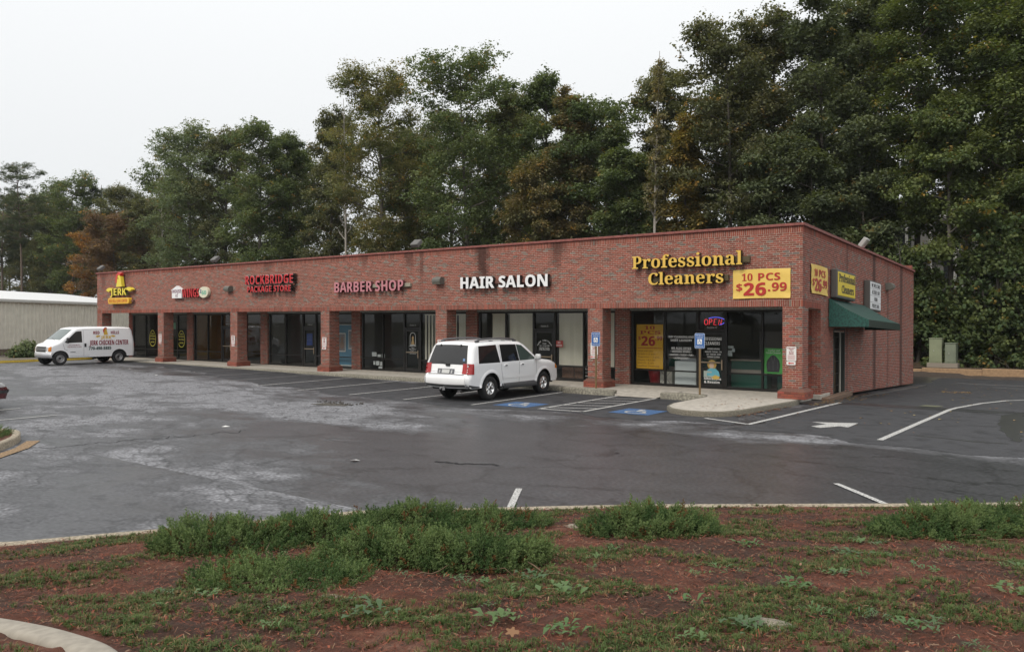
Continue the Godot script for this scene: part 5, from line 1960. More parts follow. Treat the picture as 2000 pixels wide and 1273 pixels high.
func build_signs() -> void:
	var m_can := mat("can_dark", Color(0.02, 0.018, 0.016), 0.5)
	var can_green := mat("can_olive", Color(0.05, 0.06, 0.015), 0.5)
	var yellow := mat("sign_yellow", Color(0.75, 0.6, 0.05), 0.4)
	var amber_y := mat("sign_amber_yellow", Color(0.72, 0.47, 0.09), 0.4)
	var s: SurfaceTool
	var red := mat("sign_red", Color(0.5, 0.012, 0.016), 0.4)
	var whitef := mat("sign_white", Color(0.78, 0.79, 0.8), 0.4)
	var brownc := mat("raceway", Color(0.16, 0.075, 0.06), 0.6)
	var duct := mat("raceway_grey", Color(0.3, 0.28, 0.22), 0.6)

	# chicken sign
	var o := thing("chicken_sign", "yellow sign with rooster head over winged letters at the left corner of the fascia", "sign", Vector3(-40.76, 4.08, 0.2))
	var xf := Transform3D(Basis.from_scale(Vector3(0.82, 0.62, 1)), Vector3(0, 0.06, 0.08))
	rooster(o, xf, yellow, mat("comb_red", Color(0.55, 0.03, 0.02), 0.4), null, 0.2)
	channel(o, "JERK", "sansbold", -1.0, 0.95, 0.0, 0.42, 0.0, 0.2, yellow, can_green)
	s = st()
	prism(s, rrect(2.5, 0.36, 0.14, Vector2(0, -0.34)), 0.2, fxf(0, 0, 0.1))
	var pan := fin(s, "name_panel", mat("panel_amber", Color(0.75, 0.42, 0.03), 0.4), o)
	s = st()
	prism(s, rrect(2.34, 0.24, 0.1, Vector2(0, -0.34)), 0.01, fxf(0, 0, 0.108))
	fin(s, "panel_face", mat("panel_yellow", Color(0.74, 0.5, 0.05), 0.4), pan)
	line("RED HILLS JERK CENTER", "sansboldfat", 2.2, 0.19, fxf(0, -0.435, 0.112), mat("panel_red", Color(0.5, 0.09, 0.01), 0.5), pan)
	s = st()
	box(s, Vector3(1.1, 0.25, -0.1), Vector3(0.7, 0.22, 0.12))
	box(s, Vector3(1.0, -0.36, -0.1), Vector3(0.9, 0.12, 0.12))
	fin(s, "raceway", brownc, o)

	# house of wings
	o = thing("wings_sign", "white house-shaped sign with red word and round cream disc beside it on the fascia", "sign", Vector3(-34.0, 3.8, 0.12))
	s = st()
	prism(s, PackedVector2Array([Vector2(-1.0, 0), Vector2(-0.02, 0), Vector2(-0.02, 0.44), Vector2(0.08, 0.44), Vector2(-0.5, 0.7), Vector2(-1.12, 0.44), Vector2(-1.0, 0.44)]), 0.16, fxf(0, 0, 0.06))
	var hp := fin(s, "house_panel", whitef, o)
	line("HOUSE", "sansbold", 0.86, 0.19, fxf(-0.5, 0.29, 0.066), mat("house_text", Color(0.16, 0.02, 0.08), 0.5), hp)
	line("of", "serif", 0.26, 0.2, fxf(-0.5, 0.06, 0.066), mats["house_text"], hp)
	channel(o, "WINGS", "sansbold", 0.06, 1.72, 0.04, 0.46, 0.0, 0.14, red, mat("can_red", Color(0.12, 0.01, 0.01), 0.5))
	s = st()
	prism(s, disc(0.44, 0.3, Vector2(2.12, 0.28), 28), 0.16, fxf(0, 0, 0.06))
	var dd := fin(s, "disc_panel", mat("disc_cream", Color(0.66, 0.64, 0.5), 0.4), o)
	line("2", "sansbold", 0.16, 0.2, fxf(1.86, 0.24, 0.066), mat("disc_navy", Color(0.03, 0.06, 0.18), 0.5), dd)
	line("60", "sansbold", 0.42, 0.22, fxf(2.18, 0.15, 0.066), mat("disc_teal", Color(0.12, 0.42, 0.3), 0.5), dd)
	s = st()
	box(s, Vector3(0.6, 0.25, -0.08), Vector3(2.6, 0.16, 0.08))
	fin(s, "raceway", brownc, o)

	# package store
	o = thing("package_store_sign", "two-line red lettering with white edges and black cans on the fascia", "sign", Vector3(-26.04, 3.98, 0.16))
	var pink := mat("letter_edge", Color(0.6, 0.4, 0.4), 0.4)
	edge_letters(o, "ROCKBRIDGE", "sansbold", -1.9, 1.92, 0.39, 0.46, 0.0, 0.22, red, pink, m_can)
	edge_letters(o, "PACKAGE STORE", "sansbold", -1.74, 1.76, 0.0, 0.3, 0.0, 0.22, red, pink, m_can)

	# barber shop
	o = thing("barber_sign", "faded pink capital letters on a pale raceway in the middle of the fascia", "sign", Vector3(-18.97, 3.85, 0.14))
	channel(o, "BARBER SHOP", "sansbold", -2.22, 2.2, 0.0, 0.46, 0.0, 0.16, mat("faded_pink", Color(0.5, 0.2, 0.23), 0.5), mat("can_maroon", Color(0.1, 0.03, 0.035), 0.5))
	s = st()
	cbox(s, Vector3(0.16, 0.24, -0.08), Vector3(4.7, 0.16, 0.12), 0.01)
	fin(s, "raceway", duct, o)

	# hair salon
	o = thing("hair_salon_sign", "bold white capital letters with black sides on the fascia", "sign", Vector3(-11.39, 3.84, 0.16))
	channel(o, "HAIR SALON", "sansboldfat", -2.13, 2.13, 0.0, 0.46, 0.0, 0.18, whitef, m_can)
	s = st()
	cbox(s, Vector3(0.1, 0.24, -0.1), Vector3(4.1, 0.14, 0.1), 0.01)
	fin(s, "raceway", brownc, o)

	# cleaners
	o = thing("cleaners_sign", "two-line yellow serif lettering above the shopfront at the right end of the fascia", "sign", Vector3(-3.77, 3.78, 0.16))
	var can_b := mat("can_brown", Color(0.05, 0.04, 0.015), 0.5)
	channel(o, "Professional", "serifbold", -1.96, 1.96, 0.57, 0.42, 0.0, 0.18, amber_y, can_b)
	channel(o, "Cleaners", "serifbold", -1.33, 1.34, 0.0, 0.40, 0.0, 0.18, amber_y, can_b)
	s = st()
	cbox(s, Vector3(0.15, 0.74, -0.1), Vector3(4.0, 0.2, 0.1), 0.01)
	cbox(s, Vector3(0.1, 0.17, -0.1), Vector3(2.7, 0.2, 0.1), 0.01)
	fin(s, "raceway", mat("raceway_olive", Color(0.09, 0.065, 0.03), 0.6), o)

	# banners
	var by := mat("banner_yellow", Color(0.75, 0.52, 0.12), 0.55)
	var br := mat("banner_red", Color(0.42, 0.025, 0.02), 0.5)
	banner("wide yellow price banner hung beside the yellow lettering on the front", Transform3D(Basis(), Vector3(-1.275, 3.73, 0.035)), 1.83, 0.92, by, br)
	banner("narrow-looking yellow price banner round the corner on the side wall", Transform3D(Basis(Vector3(0, -SH, -1).normalized(), Vector3.UP, Vector3.RIGHT), Vector3(0.035, 3.87, -1.7)), 1.83, 0.92, by, br)

	# box sign over the awning
	var sb := Basis(Vector3(0, -SH, -1).normalized(), Vector3.UP, Vector3.RIGHT)
	o = thing("box_sign", "yellow light-box sign in a dark grey case above the green awning", "sign", Vector3.ZERO)
	o.transform = Transform3D(sb, Vector3(0.0, 3.78, -4.24))
	s = st()
	cbox(s, Vector3(0, 0, 0.12), Vector3(2.42, 0.98, 0.22), 0.03)
	fin(s, "case", mat("case_grey", Color(0.085, 0.08, 0.075), 0.5), o)
	s = st()
	cbox(s, Vector3(0, 0, 0.232), Vector3(2.26, 0.8, 0.02), 0.008)
	var fc := fin(s, "sign_face", mat("box_yellow", Color(0.74, 0.56, 0.02), 0.35), o)
	var ink := mat("ink_black", Color(0.02, 0.02, 0.02), 0.5)
	line("Professional", "serifboldfat", 2.12, 0.27, fxf(0.03, 0.07, 0.246), ink, fc)
	line("Cleaners", "serifboldfat", 1.6, 0.26, fxf(0.1, -0.3, 0.246), ink, fc)

	# reader board
	o = thing("reader_board", "white letter board in a grey case on the side wall half hidden by the awning", "sign", Vector3.ZERO)
	o.transform = Transform3D(sb, Vector3(0.0, 3.5, -8.55))
	s = st()
	cbox(s, Vector3(0, 0, 0.12), Vector3(1.84, 1.16, 0.22), 0.02)
	fin(s, "case", mats["case_grey"], o)
	s = st()
	for r in 4:
		cbox(s, Vector3(0, 0.4 - r * 0.262, 0.232), Vector3(1.72, 0.252, 0.016), 0.006)
	var rf := fin(s, "letter_panel", whitef, o)
	var rl := ["WE WELCOME", "ALTERED  DAY", "FROM", "PROFES NAL"]
	for r in 4:
		line(rl[r], "sans", [1.4, 1.3, 0.5, 1.2][r], 0.15, fxf(0.0, 0.325 - r * 0.262, 0.244), ink, rf)

	awning()
	# flood lights and wall packs
	wall_pack("grey wall lamp between the wings sign and the red lettering", Vector3(-29.65, 4.2, 0.0), 0.0)
	wall_pack("grey wall lamp between the pink and the white lettering", Vector3(-14.83, 4.2, 0.0), 0.0)
	wall_pack("dark wall lamp beside the letter board on the side wall", Vector3(0.0, 3.98, -11.6), PI / 2)
	flood("box floodlight on the left end of the roof parapet", Vector3(-43.7, 5.56, -0.2), 0.0, false)
	flood("box floodlight on the parapet above the red lettering", Vector3(-31.2, 5.56, -0.2), 0.0, false)
	flood("box floodlight on the parapet nearest the middle of the front", Vector3(-16.3, 5.56, -0.2), 0.0, false)
	flood("pale floodlight standing up on the parapet of the side wall", Vector3(-0.2, 5.56 - SH * 8.1, -8.1), PI / 2, true)

	# parking plates on the columns
	var wh := mat("plate_face", Color(0.72, 0.72, 0.7), 0.45)
	var plate_labels := ["white parking notice on the column beside the van", "white parking notice on the second column from the van", "white parking notice on the column left of the blue window", "white parking notice on the column half hidden by the white car", "white parking notice behind the blue post sign", "white parking notice on the right corner column"]
	for i in 6:
		var x: float = COLS[i + 1] + 0.3 + (-0.02 if i < 5 else -0.01)
		column_plate(plate_labels[i], x, wh, red, i)
	post_sign("blue accessible parking sign on a brown post nearest the white car", Vector3(-6.72, 0.2, 1.02))
	post_sign("blue accessible parking sign on a brown post in front of the cleaners door", Vector3(-2.95, 0.2, 0.9))

func edge_letters(o: Node3D, t: String, kind: String, x0: float, x1: float, y: float, cap: float, z: float, depth: float, face: Material, edge: Material, can: Material) -> void:
	var f := font(kind)
	var full := text_mesh(t, kind, 0.01).get_aabb()
	var hb := text_mesh("H", kind, 0.01).get_aabb()
	var sx := (x1 - x0) / full.size.x
	var sy := cap / hb.size.y
	for i in t.length():
		var ch := t[i]
		if ch == " ":
			continue
		var pre := f.get_string_size(t.substr(0, i), HORIZONTAL_ALIGNMENT_LEFT, -1, 48).x * 0.01
		var tm := text_mesh(ch, kind, 0.01)
		var p := Vector3(x0 + (pre - full.position.x) * sx, y - hb.position.y * sy, z)
		var c := inst(text_mesh(ch, kind, 0.01), "letter", can, o, Transform3D(Basis.from_scale(Vector3(sx, sy, depth / 0.01)), p))
		var mid := tm.get_aabb().get_center()
		inst(tm, "edge", edge, c, Transform3D(Basis.from_scale(Vector3(1.0, 1.0, 0.05)), Vector3(0, 0, 0.0053)))
		inst(tm, "face", face, c, Transform3D(Basis.from_scale(Vector3(0.92, 0.94, 0.05)), Vector3(mid.x * 0.08, mid.y * 0.06, 0.0058)))

func banner(label: String, xf: Transform3D, w: float, h: float, m: Material, ink: Material) -> void:
	var o := thing("price_banner", label, "banner", Vector3.ZERO)
	o.transform = xf
	var n := FastNoiseLite.new()
	n.frequency = 0.9
	n.seed = 3
	var s := st(true)
	var nx := 26
	var ny := 14
	var at := func(i: int, j: int, back: float) -> Vector3:
		var u := float(i) / nx - 0.5
		var v := float(j) / ny - 0.5
		var corner := (absf(u) + absf(v))
		var z := n.get_noise_2d(u * 5 + v * 3, v * 2) * 0.012 + 0.016 * sin((u * 7.0 + v * 16.0)) * maxf(corner - 0.55, 0) * 2.0
		return Vector3(u * w, v * h + 0.006 * cos(u * TAU), z - back)
	for i in nx:
		for j in ny:
			quad(s, at.call(i, j, 0), at.call(i, j + 1, 0), at.call(i + 1, j + 1, 0), at.call(i + 1, j, 0))
			quad(s, at.call(i, j, 0.004), at.call(i + 1, j, 0.004), at.call(i + 1, j + 1, 0.004), at.call(i, j + 1, 0.004))
	fin(s, "cloth", m, o)
	line("10", "serifbold", w * 0.19, h * 0.25, fxf(-w * 0.245, h * 0.11, 0.014), ink, o)
	line("PCS", "sansbold", w * 0.38, h * 0.25, fxf(w * 0.14, h * 0.11, 0.014), ink, o)
	line("$", "sansbold", w * 0.11, h * 0.25, fxf(-w * 0.385, -h * 0.24, 0.014), ink, o)
	line("26", "sansboldfat", w * 0.40, h * 0.44, fxf(-w * 0.11, -h * 0.40, 0.014), ink, o)
	line(".99", "sansbold", w * 0.32, h * 0.29, fxf(w * 0.28, -h * 0.26, 0.014), ink, o)

func awning() -> void:
	var sb := Basis(Vector3(0, -SH, -1).normalized(), Vector3.UP, Vector3.RIGHT)
	var o := thing("awning", "dark green cloth awning with a wet streak over the side door", "awning", Vector3.ZERO)
	o.transform = Transform3D(sb, Vector3(0.0, 2.36, -2.82))
	var L := 4.9
	var D := 1.25
	var H := 0.95
	var V := 0.24
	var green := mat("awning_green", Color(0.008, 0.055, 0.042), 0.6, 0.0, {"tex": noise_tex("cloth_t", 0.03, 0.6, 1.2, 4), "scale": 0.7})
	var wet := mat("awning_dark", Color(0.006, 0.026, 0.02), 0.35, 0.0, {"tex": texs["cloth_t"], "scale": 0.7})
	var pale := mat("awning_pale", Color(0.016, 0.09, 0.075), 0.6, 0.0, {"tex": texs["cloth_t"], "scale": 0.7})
	var s := st(true)
	var n := 24
	var k := 10
	var nz := FastNoiseLite.new()
	nz.frequency = 0.8
	var at := func(i: int, j: int) -> Vector3:
		var x := L * i / n
		var t := float(j) / k
		var sag := -0.05 * sin(PI * t) - 0.012 * nz.get_noise_2d(x * 2, t * 2)
		return Vector3(x, H + (V - H) * t + sag, 0.02 + D * t)
	for i in n:
		for j in k:
			quad(s, at.call(i, j), at.call(i + 1, j), at.call(i + 1, j + 1), at.call(i, j + 1))
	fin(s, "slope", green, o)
	s = st()
	for i in n:
		var a: Vector3 = at.call(i, k)
		var b: Vector3 = at.call(i + 1, k)
		quad(s, a, b, Vector3(b.x, 0, b.z), Vector3(a.x, 0, a.z))
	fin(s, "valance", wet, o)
	s = st(true)
	for e in [0, n]:
		for j in k:
			var a: Vector3 = at.call(e, j)
			var b: Vector3 = at.call(e, j + 1)
			facing(s, [a, b, Vector3(b.x, 0, b.z), Vector3(a.x, 0, a.z)], Vector3(L * 0.5, 0.3, 0.5))
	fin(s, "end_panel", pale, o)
	s = st()
	tube(s, [Vector3(0.02, 0.015, 0.03), Vector3(0.02, 0.015, D), Vector3(L - 0.02, 0.015, D), Vector3(L - 0.02, 0.015, 0.03)], [0.018, 0.018, 0.018, 0.018], 6)
	fin(s, "frame", mats["dark_bronze"], o)

func wall_pack(label: String, p: Vector3, turn: float) -> void:
	var o := thing("wall_lamp", label, "wall lamp", p, turn, "wall lamps on the brick")
	var s := st()
	var poly := PackedVector2Array([Vector2(0, -0.14), Vector2(0, 0.16), Vector2(0.2, 0.16), Vector2(0.3, 0.06), Vector2(0.3, -0.04), Vector2(0.18, -0.14)])
	prism(s, poly, 0.44, Transform3D(Basis(Vector3(0, 0, 1), Vector3(0, 1, 0), Vector3(-1, 0, 0)), Vector3(-0.22, 0, 0)))
	fin(s, "housing", mat("lamp_grey", Color(0.12, 0.12, 0.105), 0.5), o)
	s = st()
	facing(s, [Vector3(-0.19, -0.05, 0.302), Vector3(0.19, -0.05, 0.302), Vector3(0.19, -0.143, 0.186), Vector3(-0.19, -0.143, 0.186)], Vector3(0, 0, 0))
	fin(s, "lens", mat("lamp_glass", Color(0.32, 0.33, 0.28), 0.25), o)

func flood(label: String, p: Vector3, turn: float, up: bool) -> void:
	var o := thing("floodlight", label, "floodlight", p, turn, "floodlights on the roof edge")
	var s := st()
	tube(s, [Vector3(0, 0, 0), Vector3(0, 0.16, 0.02)], [0.025, 0.025], 6)
	box(s, Vector3(0, 0.16, 0.03), Vector3(0.3, 0.03, 0.05))
	fin(s, "bracket", mat("lamp_dark", Color(0.06, 0.058, 0.055), 0.5), o)
	var b := Basis(Vector3(1, 0, 0), deg_to_rad(38.0 if not up else -52.0))
	var t := st()
	var c := Vector3(0, 0.3, 0.1)
	cbox(t, c, Vector3(0.42, 0.17, 0.4), 0.025, b)
	fin(t, "housing", mat("lamp_case", Color(0.1, 0.095, 0.09) if not up else Color(0.3, 0.3, 0.28), 0.5) if not up else mat("lamp_case_pale", Color(0.34, 0.34, 0.32), 0.5), o)
	var q := st()
	cbox(q, c + b * Vector3(0, -0.09, 0.0), Vector3(0.35, 0.02, 0.33), 0.008, b)
	fin(q, "lens", mat("flood_glass", Color(0.4, 0.4, 0.36), 0.2), o)

func column_plate(label: String, x: float, wh: Material, red: Material, i: int) -> void:
	var o := thing("parking_notice", label, "sign", Vector3(x, 1.2, 0.022), 0.0, "parking notices on the columns")
	var s := st()
	prism(s, rrect(0.3, 0.44, 0.025, Vector2(0, 0.34)), 0.006, fxf(0, 0, 0))
	var p := fin(s, "plate", wh, o)
	var q := st()
	prism(q, rrect(0.28, 0.11, 0.02, Vector2(-0.01, 0.05)), 0.006, fxf(0, 0, 0))
	var ap := fin(q, "arrow_plate", wh, o)
	var a := st()
	var dirs := [-1.0, 1.0] if i in [0, 1, 4] else [-1.0]
	for d in dirs:
		var off := 0.07 if dirs.size() == 2 else 0.0
		var k := 0.7 if dirs.size() == 2 else 1.0
		var poly := PackedVector2Array()
		for v in [Vector2(0.1, 0), Vector2(0.03, 0.035), Vector2(0.03, 0.016), Vector2(-0.09, 0.014), Vector2(-0.09, -0.014), Vector2(0.03, -0.016), Vector2(0.03, -0.035)]:
			poly.append(Vector2((v.x * k) * d + off * d - 0.01, v.y + 0.05))
		prism(a, poly, 0.003, fxf(0, 0, 0.004))
	fin(a, "arrow", red, ap)
	var ink := mat("notice_red", Color(0.32, 0.04, 0.05), 0.5)
	var rows := [["RETAIL CENTER", 0.24, 0.028, 0.505], ["PARKING", 0.15, 0.026, 0.468], ["ONLY", 0.08, 0.024, 0.434], ["NO TRUCK", 0.15, 0.026, 0.392], ["STATION", 0.13, 0.024, 0.358], ["PARKING", 0.15, 0.026, 0.322]]
	for r in rows:
		line(r[0], "sansbold", r[1], r[2], fxf(0, r[3], 0.003), ink, p, "lettering", 0.003)
	var sm := st()
	for k in 6:
		box(sm, Vector3(0, 0.292 - k * 0.026, 0.002), Vector3(0.24 - (k % 2) * 0.03, 0.011, 0.002))
	fin(sm, "small_print", mat("notice_pink", Color(0.5, 0.25, 0.25), 0.5), p)

func post_sign(label: String, p: Vector3) -> void:
	var o := thing("accessible_parking_sign", label, "sign", p, 0.12, "accessible parking signs")
	var s := st()
	for q in [[0.0, 0.012, 0.05, 0.008], [-0.026, 0.0, 0.008, 0.03], [0.026, 0.0, 0.008, 0.03]]:
		box(s, Vector3(q[0], 0.9, q[1] - 0.02), Vector3(q[2], 1.85, q[3]))
	fin(s, "post", mat("post_brown", Color(0.2, 0.13, 0.055), 0.6, 0.0, {"tex": texs["mortar_t"], "scale": 1.5}), o)
	var t := st()
	prism(t, rrect(0.32, 0.48, 0.03, Vector2(0, 1.72)), 0.005, fxf(0, 0, 0.008))
	var pl := fin(t, "plate", mat("plate_pale_blue", Color(0.5, 0.58, 0.7), 0.4), o)
	t = st()
	prism(t, rrect(0.295, 0.455, 0.022, Vector2(0, 1.72)), 0.002, fxf(0, 0, 0.011))
	fin(t, "blue_field", mat("plate_blue", Color(0.03, 0.12, 0.36), 0.4), pl)
	var wh: Material = mats["plate_face"]
	line("PERMIT PARKING ONLY", "sansbold", 0.25, 0.03, fxf(0, 1.88, 0.014), wh, pl, "lettering", 0.002)
	line("TOW-AWAY ZONE", "sansbold", 0.2, 0.03, fxf(0, 1.81, 0.014), wh, pl, "lettering", 0.002)
	line("MINIMUM FINE $100", "sansbold", 0.24, 0.028, fxf(0, 1.525, 0.014), wh, pl, "lettering", 0.002)
	var q := st()
	prism(q, rrect(0.15, 0.17, 0.012, Vector2(0, 1.69)), 0.002, fxf(0, 0, 0.0135))
	fin(q, "symbol_field", wh, pl)
	var w := st()
	wheelchair(w, fxf(0, 1.69, 0.015), 0.16)
	fin(w, "wheelchair_symbol", mats["plate_blue"], pl)

# ---------------------------------------------------------------- planted berm in the foreground
const CORNER := [Vector2(-5.7, 5.8), Vector2(-4.8, 5.65), Vector2(-4.0, 5.4), Vector2(-3.25, 5.02), Vector2(-2.6, 4.58), Vector2(-2.1, 4.1), Vector2(-1.7, 3.4)]
func on_corner(a: float, d: float, reach: float) -> bool:
	for i in CORNER.size() - 1:
		if Vector2(a, d).distance_to(Geometry2D.get_closest_point_to_segment(Vector2(a, d), CORNER[i], CORNER[i + 1])) < reach:
			return true
	return false

func on_berm(a: float, d: float, lift := 0.0) -> Vector3:
	return berm_pt(a, d, berm_y(a, d) + lift)

func build_front() -> void:
	var r := RandomNumberGenerator.new()
	r.seed = 4242
	var n := FastNoiseLite.new()
	n.seed = 2
	n.frequency = 0.55
	n.fractal_octaves = 5
	var n2 := FastNoiseLite.new()
	n2.seed = 6
	n2.frequency = 3.2
	n2.fractal_octaves = 4
	var gn := FastNoiseLite.new()
	gn.seed = 17
	gn.frequency = 0.75
	gn.fractal_octaves = 4
	# soil sheet
	var s := st(true)
	var na := 300
	var nd := 190
	for j in nd + 1:
		for i in na + 1:
			var a := -8.5 + i * 0.0667
			var f := float(j) / nd
			var e := berm_edge(a)
			var d := lerpf(e, -4.0, pow(f, 1.15))
			var k := smooth01((e - d) / 0.3)
			var y := berm_y(a, d) + (n2.get_noise_2d(a, d) * 0.035 + n.get_noise_2d(a * 0.7, d * 0.7) * 0.05) * k - 0.006
			var p := berm_pt(a, d, y)
			var v := n.get_noise_2d(a * 1.3, d * 1.3) + n2.get_noise_2d(a * 2, d * 2) * 0.5
			var c := Color(0.135, 0.04, 0.018).lerp(Color(0.06, 0.025, 0.013), smooth01(v * 1.4 + 0.5))
			if v < -0.35:
				c = c.lerp(Color(0.2, 0.09, 0.055), smooth01((-0.35 - v) * 4.0))
			s.set_color(c)
			s.add_vertex(p)
	for j in nd:
		for i in na:
			var q := j * (na + 1) + i
			for k in [q, q + na + 2, q + 1, q, q + na + 1, q + na + 2]:
				s.add_index(k)
	s.generate_normals()
	var soil := mat("berm_soil", Color(1, 1, 1), 0.95, 0.0, {"vc": true, "tex": noise_tex("soil_t", 0.14, 0.35, 1.5, 4), "scale": 1.5, "normal": noise_tex("soil_n", 0.3, 0, 1, 4, true, FastNoiseLite.TYPE_SIMPLEX_SMOOTH, 512, 6.0), "nscale": 1.0})
	tag(inst(s.commit(), "berm_soil", soil), "", "", "", "structure")

	# mulch: splinters of bark and dead needles
	var ms := st()
	facing(ms, [Vector3(-0.5, 0, -0.5), Vector3(0.5, 0.15, -0.35), Vector3(0.45, 0.1, 0.5), Vector3(-0.4, 0.12, 0.4)], Vector3(0, -5, 0))
	ms.generate_normals()
	var mm := ms.commit()
	var xfs := []
	var cols := []
	for i in 118000:
		var d := 3.4 + pow(r.randf(), 0.75) * 7.4
		var a := r.randf_range(-0.85, 0.75) * (d + 0.4)
		if d > berm_edge(a) - 0.06 or on_corner(a, d, 0.14):
			continue
		var l := r.randf_range(0.012, 0.055)
		var w := r.randf_range(0.002, 0.008)
		if r.randf() < 0.06:
			w *= 2.5
		var b := Basis(Vector3.UP, r.randf() * TAU) * Basis(Vector3(0, 0, 1), r.randfn() * 0.25)
		b = b * Basis.from_scale(Vector3(l, 0.012, w))
		var p := on_berm(a, d, 0.006 + r.randf() * 0.016 + n2.get_noise_2d(a, d) * 0.035 + n.get_noise_2d(a * 0.7, d * 0.7) * 0.05)
		xfs.append(Transform3D(b, p))
		var c: Color = [Color(0.2, 0.055, 0.026), Color(0.12, 0.036, 0.018), Color(0.045, 0.022, 0.013), Color(0.22, 0.13, 0.08), Color(0.36, 0.26, 0.16)][[0, 0, 1, 1, 1, 1, 2, 2, 2, 3][r.randi() % 10]] * r.randf_range(0.6, 1.3)
		c.a = 1.0
		cols.append(c)
	tag(spawn("mulch", null, mm, mat("mulch_chip", Color(1, 1, 1), 0.9, 0.0, {"vc": true}), xfs, cols), "", "", "", "stuff")

	# grass tufts
	var gm := []
	for k in 3:
		var g := st()
		var rr := RandomNumberGenerator.new()
		rr.seed = 50 + k
		for i in 9:
			var az := rr.randf() * TAU
			var lean := rr.randf_range(0.2, 1.0)
			var h := rr.randf_range(0.5, 1.0)
			var dir := Vector3(cos(az), 0, sin(az))
			var sd := Vector3(-sin(az), 0, cos(az)) * 0.035
			var o := dir * rr.randf() * 0.2
			var p1 := o + dir * lean * 0.25 + Vector3(0, h * 0.6, 0)
			var p2 := o + dir * lean * 0.75 + Vector3(0, h * (0.95 - lean * 0.3), 0)
			quad(g, o - sd, p1 - sd * 0.8, p1 + sd * 0.8, o + sd)
			tri(g, p1 - sd * 0.8, p2, p1 + sd * 0.8)
		g.generate_normals()
		gm.append(g.commit())
	var leafm := mat("grass_leaf", Color(1, 1, 1), 0.6, 0.0, {"vc": true, "back": Color(0.45, 0.45, 0.3), "spec": 0.3})
	for k in 3:
		xfs = []
		cols = []
		for i in 35000:
			var d := 3.3 + pow(r.randf(), 0.8) * 7.4
			var a := r.randf_range(-0.85, 0.75) * (d + 0.4)
			if d > berm_edge(a) - 0.1:
				continue
			if on_corner(a, d, 0.17):
				continue
			var dens := gn.get_noise_2d(a, d * 1.3) + 0.05 + (0.16 if berm_edge(a) - d < 0.9 else 0.0)
			if d < 5.2:
				dens += 0.08
			if r.randf() > smooth01(dens * 1.8 + 0.18):
				continue
			var h := r.randf_range(0.02, 0.062)
			var b := Basis(Vector3.UP, r.randf() * TAU).scaled(Vector3(h * r.randf_range(0.8, 1.5), h, h * r.randf_range(0.8, 1.5)))
			xfs.append(Transform3D(b, on_berm(a, d, n2.get_noise_2d(a, d) * 0.035 + n.get_noise_2d(a * 0.7, d * 0.7) * 0.05)))
			var c := Color(0.055, 0.095, 0.028).lerp(Color(0.105, 0.145, 0.045), r.randf())
			if r.randf() < 0.1:
				c = Color(0.22, 0.165, 0.08)
			c = c * r.randf_range(0.7, 1.2)
			c.a = 1.0
			cols.append(c)
		tag(spawn("grass", null, gm[k], leafm, xfs, cols), "", "", "", "stuff")

	# creeping junipers
	var js := []
	for k in 3:
		js.append(sprig(k))
	var jun := [[-2.75, 7.75, 0.72, 0.34, "leftmost long juniper by the far kerb, feathery and bright green", 0.5], [-2.0, 8.05, 0.62, 0.35, "juniper mound joining the leftmost long one to the tallest", 0.5], [-1.15, 8.75, 0.66, 0.37, "tallest juniper of the middle group, against the asphalt", 0.5], [-0.2, 8.9, 0.62, 0.27, "low juniper beside the white stall mark", 0.45], [-1.0, 6.75, 0.62, 0.36, "front juniper in the middle group, spilling over the red mulch", 0.5], [-0.28, 6.6, 0.58, 0.36, "right-hand juniper of the front row, its foot bare of leaves", 0.5], [-1.75, 6.0, 0.66, 0.2, "thin sparse juniper at the front left, its brown stems showing", 0.55], [1.4, 8.15, 0.68, 0.38, "single round juniper mound right of the white stall mark", 0.5], [4.35, 8.1, 0.66, 0.33, "juniper with brown twigs near the right edge of the berm", 0.5], [5.2, 8.3, 0.72, 0.36, "juniper cut by the right edge of the photo", 0.5]]
	for q in jun:
		juniper(q[4], on_berm(q[0], q[1], 0.0), q[2], q[3], q[5], js, 1100 if q[3] > 0.3 else 560)
	juniper("dark juniper cover on the little island at the left edge", Vector3(-11.9, 0.12, 18.75), 1.2, 0.28, 1.0, js, 1000)

	# broad-leaved weeds
	var places := [[1.15, 5.14], [0.36, 5.55], [-0.38, 5.92], [2.0, 5.6], [0.7, 6.8], [2.9, 6.9], [1.6, 6.2], [3.4, 5.4], [2.4, 4.5], [0.3, 4.5], [-1.55, 7.2], [-0.9, 5.0], [3.1, 4.6], [1.0, 4.35], [-1.1, 7.4], [2.2, 7.4], [4.0, 6.3], [0.15, 6.05], [1.9, 4.9], [-0.1, 4.8], [-2.5, 5.7], [-2.3, 6.9], [3.9, 7.1], [1.35, 4.6]]
	while places.size() < 60:
		var d := r.randf_range(4.0, 8.2)
		var a := r.randf_range(-0.45, 0.66) * d
		if not on_corner(a, d, 0.5) and d < berm_edge(a) - 0.5:
			places.append([a, d])
	for i in places.size():
		weed(places[i], i, leafm)
	# sticks, stones, one big dry leaf
	for q in [[-1.35, 5.9, 0.5, 0.4], [-0.6, 6.2, 0.42, 1.2], [0.3, 6.1, 0.6, -0.3], [-1.9, 7.0, 0.5, 0.9], [1.6, 6.9, 0.3, 2.0], [2.9, 7.0, 0.4, 0.2], [-2.2, 7.2, 0.45, 2.6], [-0.2, 6.3, 0.5, 0.1], [4.6, 7.7, 0.6, 0.15], [-1.5, 6.3, 0.35, 2.1]]:
		var t := st(true)
		var b := Basis(Vector3.UP, q[3])
		var pts := []
		for k in 6:
			pts.append(b * Vector3((k / 5.0 - 0.5) * q[2], 0.025 + 0.02 * sin(k * 2.1 + q[0]), 0.03 * sin(k * 1.3 + q[1])))
		tube(t, pts, [0.006, 0.007, 0.006, 0.005, 0.004, 0.002], 5)
